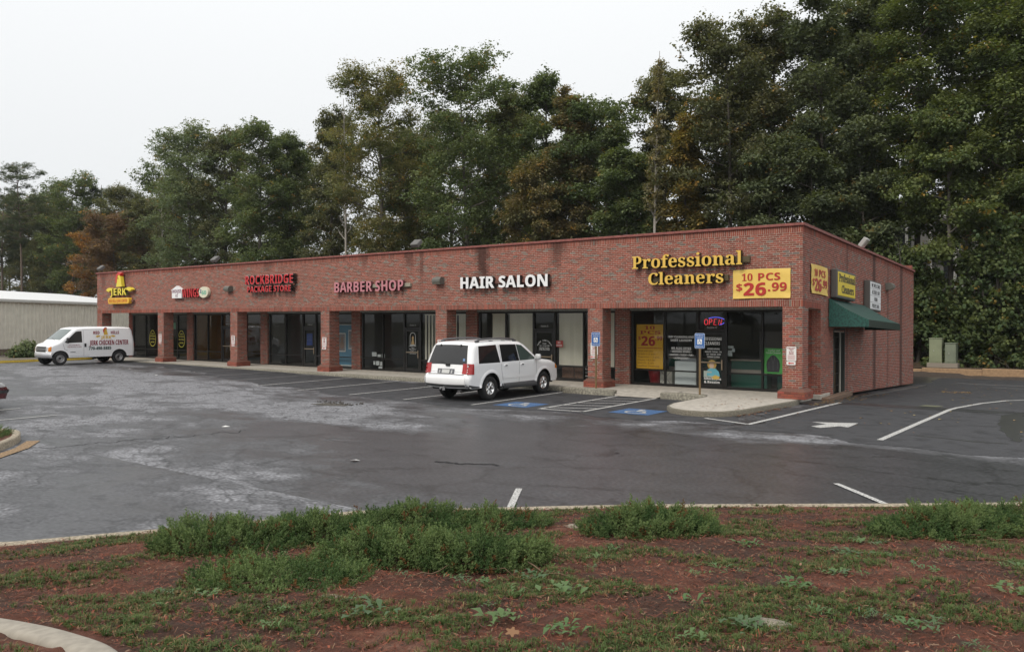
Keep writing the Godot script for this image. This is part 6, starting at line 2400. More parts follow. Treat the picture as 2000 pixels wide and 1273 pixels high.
		tag(fin(t, "dead_stick", mat("stick_brown", Color(0.13, 0.085, 0.05), 0.9), null, Transform3D(Basis(), on_berm(q[0], q[1], 0.01))), "dead brown stick lying on the red mulch of the berm", "stick", "sticks on the berm")
	for q in [[1.49, 4.64, 0.15, "flat pale grey stone half sunk in the mulch in the foreground"], [0.72, 8.7, 0.16, "brownish stone lying between the middle junipers and the round one"], [-1.25, 5.5, 0.07, "small pale stone below the sparse juniper at the left"]]:
		var t := st(true)
		var rr := RandomNumberGenerator.new()
		rr.seed = int(q[0] * 100) + 500
		var ring := []
		for j in 5:
			var row := []
			for k in 10:
				var th := PI * 0.5 * j / 4.0
				row.append(Vector3(cos(TAU * k / 10) * cos(th) * q[2], sin(th) * q[2] * 0.14, sin(TAU * k / 10) * cos(th) * q[2] * 0.6) * (1.0 if j == 4 else rr.randf_range(0.82, 1.15)))
			ring.append(row)
		for j in 4:
			for k in 10:
				var l := (k + 1) % 10
				quad(t, ring[j][k], ring[j + 1][k], ring[j + 1][l], ring[j][l])
		tag(fin(t, "stone", mat("stone_pale", Color(0.3, 0.26, 0.2), 0.9, 0.0, {"tex": texs["kerb_t"], "scale": 3.0}), null, Transform3D(Basis(Vector3.UP, 0.3), on_berm(q[0], q[1], 0.008))), q[3], "stone")
	var lf := st()
	var lp := PackedVector2Array()
	for k in 22:
		var a := TAU * k / 22
		lp.append(Vector2(cos(a), sin(a)) * (0.04 if k % 4 < 2 else 0.024))
	prism(lf, lp, 0.002, Transform3D(Basis(Vector3(1, 0, 0), Vector3(0, 0.35, -0.94), Vector3(0, 0.94, 0.35)), Vector3.ZERO))
	tag(fin(lf, "dry_leaf", mat("leaf_tan", Color(0.2, 0.105, 0.05), 0.8), null, Transform3D(Basis(Vector3.UP, 0.7), on_berm(0.0, 4.4, 0.05))), "large tan oak leaf lying at the bottom middle of the foreground", "leaf")

func sprig(k: int) -> Mesh:
	var g := st()
	var rr := RandomNumberGenerator.new()
	rr.seed = 300 + k
	# a leading shoot with short side shoots, clothed in scale-like needles
	var shoots := [[Vector3.ZERO, Vector3(0, 1, 0), 1.0]]
	for i in 7:
		var t := 0.15 + i * 0.11
		var az := i * 2.4 + rr.randf()
		shoots.append([Vector3(0, t, 0), Vector3(cos(az) * 0.75, 0.8, sin(az) * 0.75).normalized(), 0.42 * (1.1 - t)])
	for q in shoots:
		var o: Vector3 = q[0]
		var d: Vector3 = q[1]
		var l: float = q[2]
		var n := int(7 + l * 22)
		var u := d.cross(Vector3(0.3, 0.2, 1)).normalized()
		var v := d.cross(u)
		for i in n:
			var t := float(i) / n
			var a := i * 2.4
			var out := (u * cos(a) + v * sin(a))
			var p := o + d * l * t
			var len := 0.095 * (1.1 - t * 0.45)
			var w := out.cross(d).normalized() * 0.022
			tri(g, p - w, p + (out * 0.75 + d * 0.8) * len, p + w)
	g.generate_normals()
	return g.commit()

func juniper(label: String, p: Vector3, R: float, h: float, squash: float, meshes: Array, n: int) -> void:
	var o := thing("juniper", label, "juniper", p, 0.0, "creeping junipers")
	o.rotation.y = atan2(FWD.x, FWD.z)
	var r := RandomNumberGenerator.new()
	r.seed = int(p.x * 313 + p.z * 71 + 4000)
	var fn := FastNoiseLite.new()
	fn.seed = r.randi() % 1000
	fn.frequency = 2.2
	var s := st(true)
	for i in 12:
		var a := r.randf() * TAU
		var e := Vector3(cos(a) * R * 0.75, h * 0.3, sin(a) * R * squash * 0.75)
		tube(s, [Vector3(cos(a) * 0.05, 0.0, sin(a) * 0.05), e * 0.5 + Vector3(0, 0.02, 0), e], [0.012, 0.009, 0.004], 5, false)
	fin(s, "stems", mat("juniper_stem", Color(0.1, 0.065, 0.04), 0.9), o)
	var lists := [[], [], []]
	var cols := [[], [], []]
	for i in n:
		var a := r.randf() * TAU
		var q := sqrt(r.randf())
		var x := cos(a) * q * R
		var z := sin(a) * q * R * squash
		var lump := fn.get_noise_2d(x + p.x, z + p.z)
		var top := h * 0.84 * (0.26 + 0.66 * sqrt(maxf(1.0 - q * q, 0.0)) + lump * 0.6)
		var y := maxf(0.0, top - r.randf() * r.randf() * h * 0.75 - 0.1)
		var dir := Vector3(cos(a) * q * 0.75 + r.randfn() * 0.3, 0.85, sin(a) * q * 0.75 + r.randfn() * 0.3).normalized()
		var side := dir.cross(Vector3(r.randf() - 0.5, 0.1, r.randf() - 0.5).normalized()).normalized()
		var k := r.randf_range(0.09, 0.19)
		var b := Basis(side, dir, side.cross(dir)).scaled(Vector3(k, k, k))
		b = Basis(side * k, dir * k, side.cross(dir) * k)
		var w := r.randi() % 3
		lists[w].append(Transform3D(b, Vector3(x, y, z)))
		var c := Color(0.06, 0.11, 0.036).lerp(Color(0.175, 0.235, 0.09), clampf(0.4 + lump * 1.4 + r.randf_range(-0.4, 0.45), 0, 1))
		if r.randf() < 0.05:
			c = Color(0.17, 0.08, 0.03)
		c.a = 1.0
		cols[w].append(c)
	for w in 3:
		var mi := spawn("foliage", o, meshes[w], mat("juniper_leaf", Color(1, 1, 1), 0.6, 0.0, {"vc": true, "back": Color(0.6, 0.7, 0.4), "spec": 0.35}), lists[w], cols[w])
		mi.set_meta("kind", "stuff")

func weed(q: Array, i: int, m: Material) -> void:
	var r := RandomNumberGenerator.new()
	r.seed = 800 + i
	var o := thing("weed", "bright green broad-leaved weed growing out of the red mulch of the berm", "weed", on_berm(q[0], q[1], 0.02), 0.0, "weeds on the berm")
	var n := r.randi_range(16, 34)
	var k := r.randf_range(0.7, 1.25) if i < 24 else r.randf_range(0.4, 0.8)
	var vm := mat("weed_leaf_%d" % (i % 3), [Color(0.055, 0.115, 0.03), Color(0.07, 0.125, 0.035), Color(0.05, 0.095, 0.035)][i % 3], 0.55, 0.0, {"back": Color(0.4, 0.45, 0.25)})
	var s := st(true)
	for j in n:
		var az := r.randf() * TAU
		var l := r.randf_range(0.035, 0.085) * k
		var w := l * (r.randf_range(0.1, 0.17) if i % 2 == 0 else r.randf_range(0.18, 0.3))
		var up := r.randf_range(0.25, 1.1)
		var d := Vector3(cos(az), 0, sin(az))
		var sd := Vector3(-sin(az), 0, cos(az))
		var o2 := Vector3(r.randfn(), 0, r.randfn()) * 0.05 * k
		var p0 := o2
		var p1 := o2 + d * l * 0.45 + Vector3(0, l * up * 0.55, 0)
		var p2 := o2 + d * l + Vector3(0, l * up * 0.5, 0)
		tri(s, p0, p1 - sd * w, p1 + sd * w)
		tri(s, p1 - sd * w, p2, p1 + sd * w)
	fin(s, "leaves", vm, o)

# ---------------------------------------------------------------- walk, kerbs, walls, neighbours
func build_site() -> void:
	var conc := mat("concrete", Color(0.43, 0.40, 0.35), 0.85, 0.0, {"tex": noise_tex("conc_t", 0.02, 0.84, 1.06, 5), "scale": 0.35})
	var edge := mat("kerb_concrete", Color(0.33, 0.31, 0.25), 0.9, 0.0, {"tex": noise_tex("kerb_t", 0.035, 0.55, 1.15, 5), "scale": 0.5})
	var walk := Node3D.new()
	put(walk, "sidewalk")
	tag(walk, "", "", "", "structure")
	var x := -43.6
	while x < -0.3:
		var w := minf(1.5, -0.25 - x)
		var zf := 0.34
		if x > -8.6:
			zf = 0.8
		if not (x > -6.2 and x < -4.6):
			var s := st()
			cbox(s, Vector3(x + w * 0.5, 0.05, (zf - 1.98) * 0.5), Vector3(w - 0.012, 0.2, zf + 1.98), 0.012)
			fin(s, "slab", conc, walk)
		else:
			var s := st()
			cbox(s, Vector3(x + w * 0.5, 0.05, (-0.2 - 1.98) * 0.5), Vector3(w - 0.012, 0.2, 1.78), 0.012)
			fin(s, "slab", conc, walk)
		x += 1.5
	# kerb stones along the walk
	x = -43.4
	while x < -8.4:
		var w := minf(3.0, -8.35 - x)
		kerb([Vector3(x + 0.006, 0.152, 0.46), Vector3(x + w - 0.006, 0.152, 0.46)], 0.23, 0.2, "kerb_stone", edge, walk)
		x += 3.0
	kerb([Vector3(-8.45, 0.152, 0.46), Vector3(-8.1, 0.152, 0.62), Vector3(-7.85, 0.152, 0.86)], 0.2, 0.2, "kerb_stone", edge, walk)
	# sloping ramp between the two raised kerb blocks
	var rp := st()
	facing(rp, [Vector3(-5.9, 0.149, -0.2), Vector3(-4.4, 0.149, -0.2), Vector3(-4.4, 0.012, 1.1), Vector3(-5.9, 0.012, 1.1)], Vector3(-5, -3, 0.4))
	facing(rp, [Vector3(-5.9, 0.149, -0.2), Vector3(-5.9, 0.012, 1.1), Vector3(-6.25, 0.15, 0.85), Vector3(-6.25, 0.15, -0.2)], Vector3(-6, -3, 0.4))
	facing(rp, [Vector3(-4.4, 0.149, -0.2), Vector3(-4.4, 0.012, 1.1), Vector3(-4.05, 0.15, 0.85), Vector3(-4.05, 0.15, -0.2)], Vector3(-4, -3, 0.4))
	fin(rp, "ramp", conc, walk)
	for q in [[-8.0, -6.0, 0.98], [-4.25, -2.75, 0.88]]:
		kerb([Vector3(q[0], 0.2, q[2]), Vector3((q[0] + q[1]) * 0.5, 0.225, q[2] + 0.05), Vector3(q[1], 0.19, q[2])], 0.32, 0.3, "kerb_block", edge, walk)
	# rounded landing that juts into the lot
	var land := PackedVector2Array([Vector2(-2.75, 0.8), Vector2(-2.72, 3.3), Vector2(-2.55, 4.0), Vector2(-2.2, 4.5), Vector2(-1.7, 4.78), Vector2(-1.2, 4.78), Vector2(-0.75, 4.5), Vector2(-0.5, 3.9), Vector2(-0.3, 2.2), Vector2(-0.1, 0.5), Vector2(-0.1, 0.1), Vector2(-2.0, 0.1)])
	var ls := st()
	prism(ls, land, 0.3, Transform3D(Basis(Vector3(1, 0, 0), Vector3(0, 0, 1), Vector3(0, 1, 0)), Vector3(0, 0.146, 0)))
	fin(ls, "landing", conc, walk)
	var rim := []
	for p in land.slice(0, 11):
		rim.append(Vector3(p.x, 0.15, p.y))
	kerb(rim, 0.09, 0.25, "landing_edge", mat("mossy_edge", Color(0.22, 0.2, 0.155), 0.9, 0.0, {"tex": texs["kerb_t"], "scale": 1.2}), walk)
	# strip of concrete at the foot of the side wall
	var fs := st()
	cbox(fs, Vector3(-0.12, 0.07, -2.35), Vector3(0.34, 0.16, 1.1), 0.01)
	fin(fs, "wall_foot", conc, walk)
	var ft := []
	for i in 9:
		var z := -5.0 - i * 1.55
		ft.append(Vector3(0.55, lot_y(0.5, z) + 0.05, z))
	kerb(ft, 0.12, 0.15, "asphalt_lip", mat("asphalt_lip", Color(0.09, 0.085, 0.08), 0.9, 0.0, {"tex": texs["kerb_t"], "scale": 0.8}), walk)

	# yellow kerb at the left end
	var ye := thing("yellow_kerb", "yellow painted kerb behind the white van at the left end of the lot", "kerb", Vector3(-43.2, 0, 0))
	var yp := []
	for i in 11:
		yp.append(Vector3(0.02 * sin(i * 1.0), 0.23, 0.75 + i * 0.52))
	yp.append(Vector3(-0.3, 0.23, 6.25))
	yp.append(Vector3(-0.8, 0.23, 6.4))
	kerb(yp, 0.22, 0.3, "kerb_run", mat("kerb_yellow", Color(0.55, 0.38, 0.03), 0.7, 0.0, {"tex": texs["kerb_t"], "scale": 0.8}), ye)

	# retaining wall at the back lane
	var rw := thing("retaining_wall", "long low tan concrete retaining wall at the foot of the wooded bank", "wall", Vector3(0, 0, -25.75))
	var tan := mat("tan_concrete", Color(0.36, 0.235, 0.135), 0.9, 0.0, {"tex": texs["conc_t"], "scale": 0.5})
	x = -46.0
	while x < 16.0:
		var top := lerpf(-0.22, -0.03, clampf((x + 4.0) / 9.0, 0, 1))
		var s := st()
		cbox(s, Vector3(x + 1.5, (top - 0.85) * 0.5, 0), Vector3(2.985, top + 0.85, 0.3), 0.015)
		fin(s, "wall_panel", tan, rw)
		x += 3.0
	# sediment heaped along its foot
	var hp := st(true)
	var hn := FastNoiseLite.new()
	hn.frequency = 0.5
	for i in 70:
		var v := []
		for e in [[i, 0], [i + 1, 0], [i + 1, 1], [i, 1]]:
			var xx: float = -9.0 + e[0] * 0.3
			var k := 0.10 + 0.1 * hn.get_noise_1d(xx) + (0.09 if xx < 1.0 else 0.0)
			v.append(Vector3(xx, -0.58 + (k if e[1] == 0 else -0.004), -25.6 + (0 if e[1] == 0 else 0.9 + hn.get_noise_1d(xx * 2 + 50) * 0.7)))
		facing(hp, v, Vector3(v[0].x, -9, -25))
	tag(fin(hp, "silt", mat("silt", Color(0.06, 0.045, 0.035), 0.95, 0.0, {"tex": texs["litter"], "scale": 1.2})), "", "", "", "structure")

	# utility cabinets
	cabinet("taller pale green utility cabinet above the retaining wall", Vector3(-0.45, 0.1, -26.9), Vector3(0.66, 1.4, 0.6), Color(0.24, 0.27, 0.17))
	cabinet("shorter grey-green utility cabinet right of the taller one", Vector3(0.32, 0.1, -27.0), Vector3(0.56, 1.12, 0.9), Color(0.19, 0.22, 0.16))

	# neighbouring metal building
	var mb := thing("metal_building", "beige ribbed metal building with white roof beyond the left end of the brick strip", "building")
	mb.transform = Transform3D(Basis(FWD.normalized(), Vector3.UP, RGT.normalized()), Vector3(-49.7, 0.0, 5.1))
	var beige := mat("beige_metal", Color(0.74, 0.71, 0.62), 0.5, 0.0, {"tex": noise_tex("metal_t", 0.01, 0.93, 1.03, 3), "scale": 0.3})
	for i in 30:
		var s := st()
		var a := -2.0 + i * 0.92
		var prof := [Vector2(0, 0), Vector2(0.34, 0), Vector2(0.37, 0.075), Vector2(0.45, 0.075), Vector2(0.48, 0), Vector2(0.8, 0), Vector2(0.83, 0.075), Vector2(0.89, 0.075), Vector2(0.918, 0)]
		for k in prof.size() - 1:
			quad(s, Vector3(a + prof[k].x, 0.62, prof[k].y), Vector3(a + prof[k].x, 3.78, prof[k].y), Vector3(a + prof[k + 1].x, 3.78, prof[k + 1].y), Vector3(a + prof[k + 1].x, 0.62, prof[k + 1].y))
		fin(s, "wall_panel", beige, mb)
	var s2 := st()
	box(s2, Vector3(11.8, 0.25, -0.02), Vector3(27.7, 0.76, 0.1))
	fin(s2, "foundation", mat("foundation", Color(0.17, 0.13, 0.1), 0.9, 0.0, {"tex": texs["conc_t"], "scale": 0.5}), mb)
	s2 = st()
	cbox(s2, Vector3(11.8, 3.88, 0.09), Vector3(28.0, 0.22, 0.24), 0.03)
	fin(s2, "gutter", mat("gutter_white", Color(0.6, 0.6, 0.57), 0.4), mb)
	s2 = st()
	facing(s2, [Vector3(-2.3, 3.98, 0.1), Vector3(25.9, 3.98, 0.1), Vector3(25.9, 5.0, -8.5), Vector3(-2.3, 5.0, -8.5)], Vector3(10, 0, -5))
	facing(s2, [Vector3(-2.3, 3.98, -17), Vector3(25.9, 3.98, -17), Vector3(25.9, 5.0, -8.5), Vector3(-2.3, 5.0, -8.5)], Vector3(10, 0, -5))
	fin(s2, "roof", mat("roof_white", Color(0.66, 0.67, 0.67), 0.45), mb)
	s2 = st()
	box(s2, Vector3(11.8, 1.9, -8.5), Vector3(27.5, 3.8, 16.9))
	fin(s2, "core_wall", beige, mb)
	cabinet("grey meter box against the beige metal wall at the left edge", Vector3(-48.75, 0.15, 4.6), Vector3(0.7, 1.7, 0.5), Color(0.22, 0.23, 0.24))
	shrub("evergreen_bush", "round dark green bush in front of the beige metal wall", "", Vector3(-46.9, 0.12, 3.1), 1.3, 1.15, 1.1, "green", 420)

	# berm: far kerb, near kerb, left island
	var cream := mat("kerb_cream", Color(0.42, 0.36, 0.27), 0.9, 0.0, {"tex": texs["kerb_t"], "scale": 0.9})
	var bk := thing("berm_kerb", "low cream concrete kerb along the far edge of the planted berm", "kerb")
	var pts := []
	var a2 := -9.0
	while a2 <= 12.0:
		pts.append(berm_pt(a2, berm_edge(a2) + 0.07, 0.125))
		a2 += 0.5
	kerb(pts, 0.16, 0.2, "kerb_run", cream, bk)
	var nk := thing("corner_kerb", "broad curved concrete kerb at the lower left corner of the berm", "kerb")
	var np := []
	for q in [Vector2(-5.7, 5.8), Vector2(-4.8, 5.65), Vector2(-4.0, 5.4), Vector2(-3.25, 5.02), Vector2(-2.6, 4.58), Vector2(-2.1, 4.1), Vector2(-1.7, 3.4)]:
		np.append(berm_pt(q.x, q.y, berm_y(q.x, q.y) + 0.03))
	var sm := Curve3D.new()
	for i in np.size():
		var t: Vector3 = (np[mini(i + 1, np.size() - 1)] - np[maxi(i - 1, 0)]) * 0.18
		sm.add_point(np[i], -t, t)
	sm.bake_interval = 0.12
	kerb(Array(sm.get_baked_points()), 0.18, 0.4, "kerb_run", mat("kerb_pale", Color(0.33, 0.3, 0.25), 0.9, 0.0, {"tex": texs["conc_t"], "scale": 0.8}), nk)
	var li := thing("island_kerb", "curved concrete kerb of the small planted island at the left edge", "kerb")
	var ip := []
	for q in [Vector2(-8.9, 19.6), Vector2(-9.3, 18.75), Vector2(-10.2, 17.85), Vector2(-11.1, 17.3), Vector2(-11.9, 17.15), Vector2(-12.6, 17.6), Vector2(-13.2, 18.6)]:
		ip.append(Vector3(q.x - 0.3, 0.15, q.y + 0.22))
	var ic := Curve3D.new()
	for i in ip.size():
		var t: Vector3 = (ip[mini(i + 1, ip.size() - 1)] - ip[maxi(i - 1, 0)]) * 0.2
		ic.add_point(ip[i], -t, t)
	ic.bake_interval = 0.1
	kerb(Array(ic.get_baked_points()), 0.16, 0.25, "kerb_run", cream, li)
	var fill := st()
	var fp := PackedVector2Array()
	for p in ic.get_baked_points():
		fp.append(Vector2(p.x, p.z))
	patch(fill, fp, 0.12, 1.0)
	fin(fill, "soil", mat("red_soil", Color(0.13, 0.045, 0.026), 0.95, 0.0, {"tex": texs["litter"], "scale": 1.4}), li)
	var gp := st()
	ribbon(gp, [Vector2(-8.9, 19.1), Vector2(-10.05, 17.95), Vector2(-10.9, 17.38)], 0.26, 0.012)
	fin(gp, "gutter_strip", mat("gutter_tan", Color(0.33, 0.22, 0.12), 0.9, 0.0, {"tex": texs["kerb_t"], "scale": 0.9}), li)

func cabinet(label: String, p: Vector3, size: Vector3, c: Color) -> void:
	var o := thing("utility_cabinet", label, "cabinet", p, 0.0)
	var m := mat("cab_%d" % int(c.g * 1000), c, 0.55, 0.1, {"tex": noise_tex("metal_t", 0.01, 0.93, 1.03, 3), "scale": 0.3})
	var s := st()
	cbox(s, Vector3(0, size.y * 0.5, 0), size, 0.015)
	fin(s, "case", m, o)
	s = st()
	cbox(s, Vector3(0, size.y * 0.5 + 0.02, size.z * 0.5 + 0.008), Vector3(size.x - 0.07, size.y - 0.12, 0.02), 0.006)
	var d := fin(s, "door", m, o)
	s = st()
	cbox(s, Vector3(-size.x * 0.12, size.y * 0.5, size.z * 0.5 + 0.025), Vector3(0.03, 0.1, 0.02), 0.004)
	fin(s, "handle", mat("cab_handle", Color(0.4, 0.42, 0.36), 0.4, 0.3), d)
	s = st()
	cbox(s, Vector3(0, size.y + 0.015, 0.01), Vector3(size.x + 0.03, 0.04, size.z + 0.04), 0.01)
	fin(s, "lid", m, o)
	s = st()
	box(s, Vector3(0, -0.2, 0), Vector3(size.x + 0.2, 0.4, size.z + 0.2))
	fin(s, "pad", mat("cab_pad", Color(0.25, 0.22, 0.18), 0.9), o)

# ---------------------------------------------------------------- buildings beyond the trees, trees across the street
func build_far() -> void:
	var o := thing("hip_roof_house", "house with a brown hipped roof showing over the brick parapet among the trees", "house", Vector3(-27.5, 1.5, -45.0), 0.3)
	var s := st()
	box(s, Vector3(0, 2.6, 0), Vector3(12, 5.6, 9))
	fin(s, "wall", mat("house_wall", Color(0.28, 0.22, 0.17), 0.9), o)
	s = st()
	var r0 := [Vector3(-6.6, 5.3, -5.1), Vector3(6.6, 5.3, -5.1), Vector3(6.6, 5.3, 5.1), Vector3(-6.6, 5.3, 5.1)]
	var r1 := [Vector3(-2, 8.8, 0), Vector3(2, 8.8, 0)]
	facing(s, [r0[3], r0[2], r1[1], r1[0]], Vector3(0, 4, 0))
	facing(s, [r0[1], r0[0], r1[0], r1[1]], Vector3(0, 4, 0))
	facing(s, [r0[2], r0[1], r1[1]], Vector3(0, 4, 0))
	facing(s, [r0[0], r0[3], r1[0]], Vector3(0, 4, 0))
	fin(s, "roof", mat("brown_shingle", Color(0.1, 0.062, 0.045), 0.9, 0.0, {"tex": texs["mortar_t"], "scale": 0.8}), o)
	# pale apartment block glimpsed between the trunks at the right
	o = thing("apartment_block", "pale apartment block with white posts glimpsed between the dark trunks at the right", "building", Vector3(-5.5, 2.0, -62.0), 0.0)
	s = st()
	box(s, Vector3(0, 6, 0), Vector3(22, 12, 9))
	fin(s, "wall", mat("apartment_wall", Color(0.26, 0.26, 0.25), 0.8), o)
	s = st()
	box(s, Vector3(-7.5, 6, 4.7), Vector3(5, 12, 0.5))
	fin(s, "brick_bay", mat("rear_brick2", Color(0.2, 0.07, 0.05), 0.9), o)
	for i in 8:
		var p := st()
		box(p, Vector3(-4.0 + i * 2.0, 6, 5.4), Vector3(0.22, 12, 0.22))
		fin(p, "post", mat("post_white", Color(0.66, 0.66, 0.64), 0.6), o)
	for r in 3:
		var p := st()
		box(p, Vector3(3, 3.6 + r * 3.2, 5.1), Vector3(14.5, 0.16, 0.7))
		var d := fin(p, "deck", mats["post_white"], o)
		for i in 4:
			var w := st()
			box(w, Vector3(-2.4 + i * 4.0, 2.0 + r * 3.2, 4.52), Vector3(1.3, 1.6, 0.06))
			fin(w, "window", mat("far_window", Color(0.04, 0.045, 0.05), 0.1), o)
	# trees across the street behind the viewer, which the shop windows mirror
	for q in [[-34, 62, 13, 4.5, "green"], [-27, 66, 11, 4.0, "olive"], [-19, 60, 14, 4.6, "green"], [-12, 64, 10, 3.8, "olive"], [-5, 61, 12, 4.2, "dark"], [3, 66, 15, 5.0, "green"], [11, 60, 12, 4.4, "olive"], [19, 63, 14, 4.6, "dark"], [-42, 64, 12, 4.4, "olive"]]:
		tree(q[0], q[1], q[2], q[3], "oak", q[4], 0.2, "broadleaf tree across the street, seen only mirrored in the shop windows", true)

func build_misc() -> void:
	# leaves and litter on the lane and the lot
	var r := RandomNumberGenerator.new()
	r.seed = 5
	var s := st()
	for i in 5:
		pass
	var leaf := st()
	facing(leaf, [Vector3(-0.05, 0, 0), Vector3(0, 0.012, -0.03), Vector3(0.06, 0.004, 0), Vector3(0, 0.01, 0.03)], Vector3(0, -1, 0))
	leaf.generate_normals()
	var lm := leaf.commit()
	var xfs := []
	var cols := []
	for i in 420:
		var x := r.randf_range(0.2, 8.0)
		var z := r.randf_range(-24.0, 5.0)
		if r.randf() < 0.5:
			x = 0.25 + absf(r.randfn()) * 0.3
			z = r.randf_range(-8.0, 0.4)
		if r.randf() < 0.2:
			x = r.randf_range(2.0, 3.2)
			z = r.randf_range(-12.5, -11.2)
		xfs.append(Transform3D(Basis(Vector3.UP, r.randf() * TAU).scaled(Vector3.ONE * r.randf_range(0.5, 1.3)), Vector3(x, lot_y(x, z) + 0.012, z)))
		var c := Color(0.26, 0.11, 0.03).lerp(Color(0.3, 0.24, 0.1), r.randf()) * r.randf_range(0.5, 1.2)
		c.a = 1.0
		cols.append(c)
	for i in 160:
		var x := r.randf_range(-2.0, -0.2)
		var z := 0.8 + (r.randf() * 3.6)
		if r.randf() < 0.75:
			x = lerpf(-0.2, -0.6, z / 4.4) + absf(r.randfn()) * 0.15
		xfs.append(Transform3D(Basis(Vector3.UP, r.randf() * TAU).scaled(Vector3.ONE * r.randf_range(0.5, 1.2)), Vector3(x, (0.16 if x < -0.5 and z < 4.3 else 0.012), z)))
		var c := Color(0.26, 0.1, 0.03).lerp(Color(0.14, 0.07, 0.04), r.randf())
		cols.append(c)
	tag(spawn("fallen_leaves", null, lm, mat("dry_leaf", Color(1, 1, 1), 0.8, 0.0, {"vc": true}), xfs, cols), "", "", "", "stuff")
	# white scraps of paper on the lot
	for q in [[-32.0, 4.2], [-33.6, 3.9], [-27.6, 3.4], [-27.0, 5.6], [-10.4, 9.6], [-0.2, 11.2], [-3.6, 14.9], [-9.6, 13.6]]:
		var t := st()
		var w := r.randf_range(0.05, 0.11)
		facing(t, [Vector3(-w, 0.01, 0), Vector3(0, 0.03, w * 0.6), Vector3(w, 0.012, 0.01), Vector3(0.01, 0.016, -w * 0.7)], Vector3(0, -1, 0))
		var o := fin(t, "paper_scrap", mat("paper_white", Color(0.72, 0.72, 0.7), 0.8), null, Transform3D(Basis(Vector3.UP, r.randf() * 6.0), Vector3(q[0], lot_y(q[0], q[1]), q[1])))
		tag(o, "scrap of white paper lying on the asphalt of the lot", "litter", "paper scraps on the lot")

# ---------------------------------------------------------------- what shows in the shop windows
func decal(parent: Node3D, t: String, kind: String, x: float, y: float, w: float, cap: float, m: Material, z := -2.032) -> void:
	line(t, kind, w, cap, fxf(x, y, z), m, parent, "lettering", 0.002)

func blinds(label: String, x0: float, x1: float, y0: float, y1: float, pitch: float, open := 0.35, gap := 0.0) -> void:
	var o := thing("vertical_blinds", label, "blinds", Vector3(0, 0, -2.2), 0.0, "vertical blinds in the windows")
	var r := RandomNumberGenerator.new()
	r.seed = int(x0 * 100) + 20000
	var m := mat("blind_cream", Color(0.78, 0.77, 0.64), 0.7, 0.0, {"back": Color(0.3, 0.3, 0.25)})
	var s := st()
	box(s, Vector3((x0 + x1) * 0.5, y1 - 0.02, 0), Vector3(x1 - x0, 0.05, 0.06))
	fin(s, "rail", m, o)
	var sl := st()
	box(sl, Vector3(0, -0.5, 0), Vector3(0.088, 1.0, 0.003))
	sl.generate_normals()
	var mesh := sl.commit()
	var x := x0 + 0.05
	while x < x1 - 0.03:
		if r.randf() >= gap:
			inst(mesh, "slat", m, o, Transform3D(Basis(Vector3.UP, open + r.randf_range(-0.2, 0.2)).scaled_local(Vector3(1, y1 - y0 - 0.03, 1)), Vector3(x, y1 - 0.03, 0)))
		x += pitch

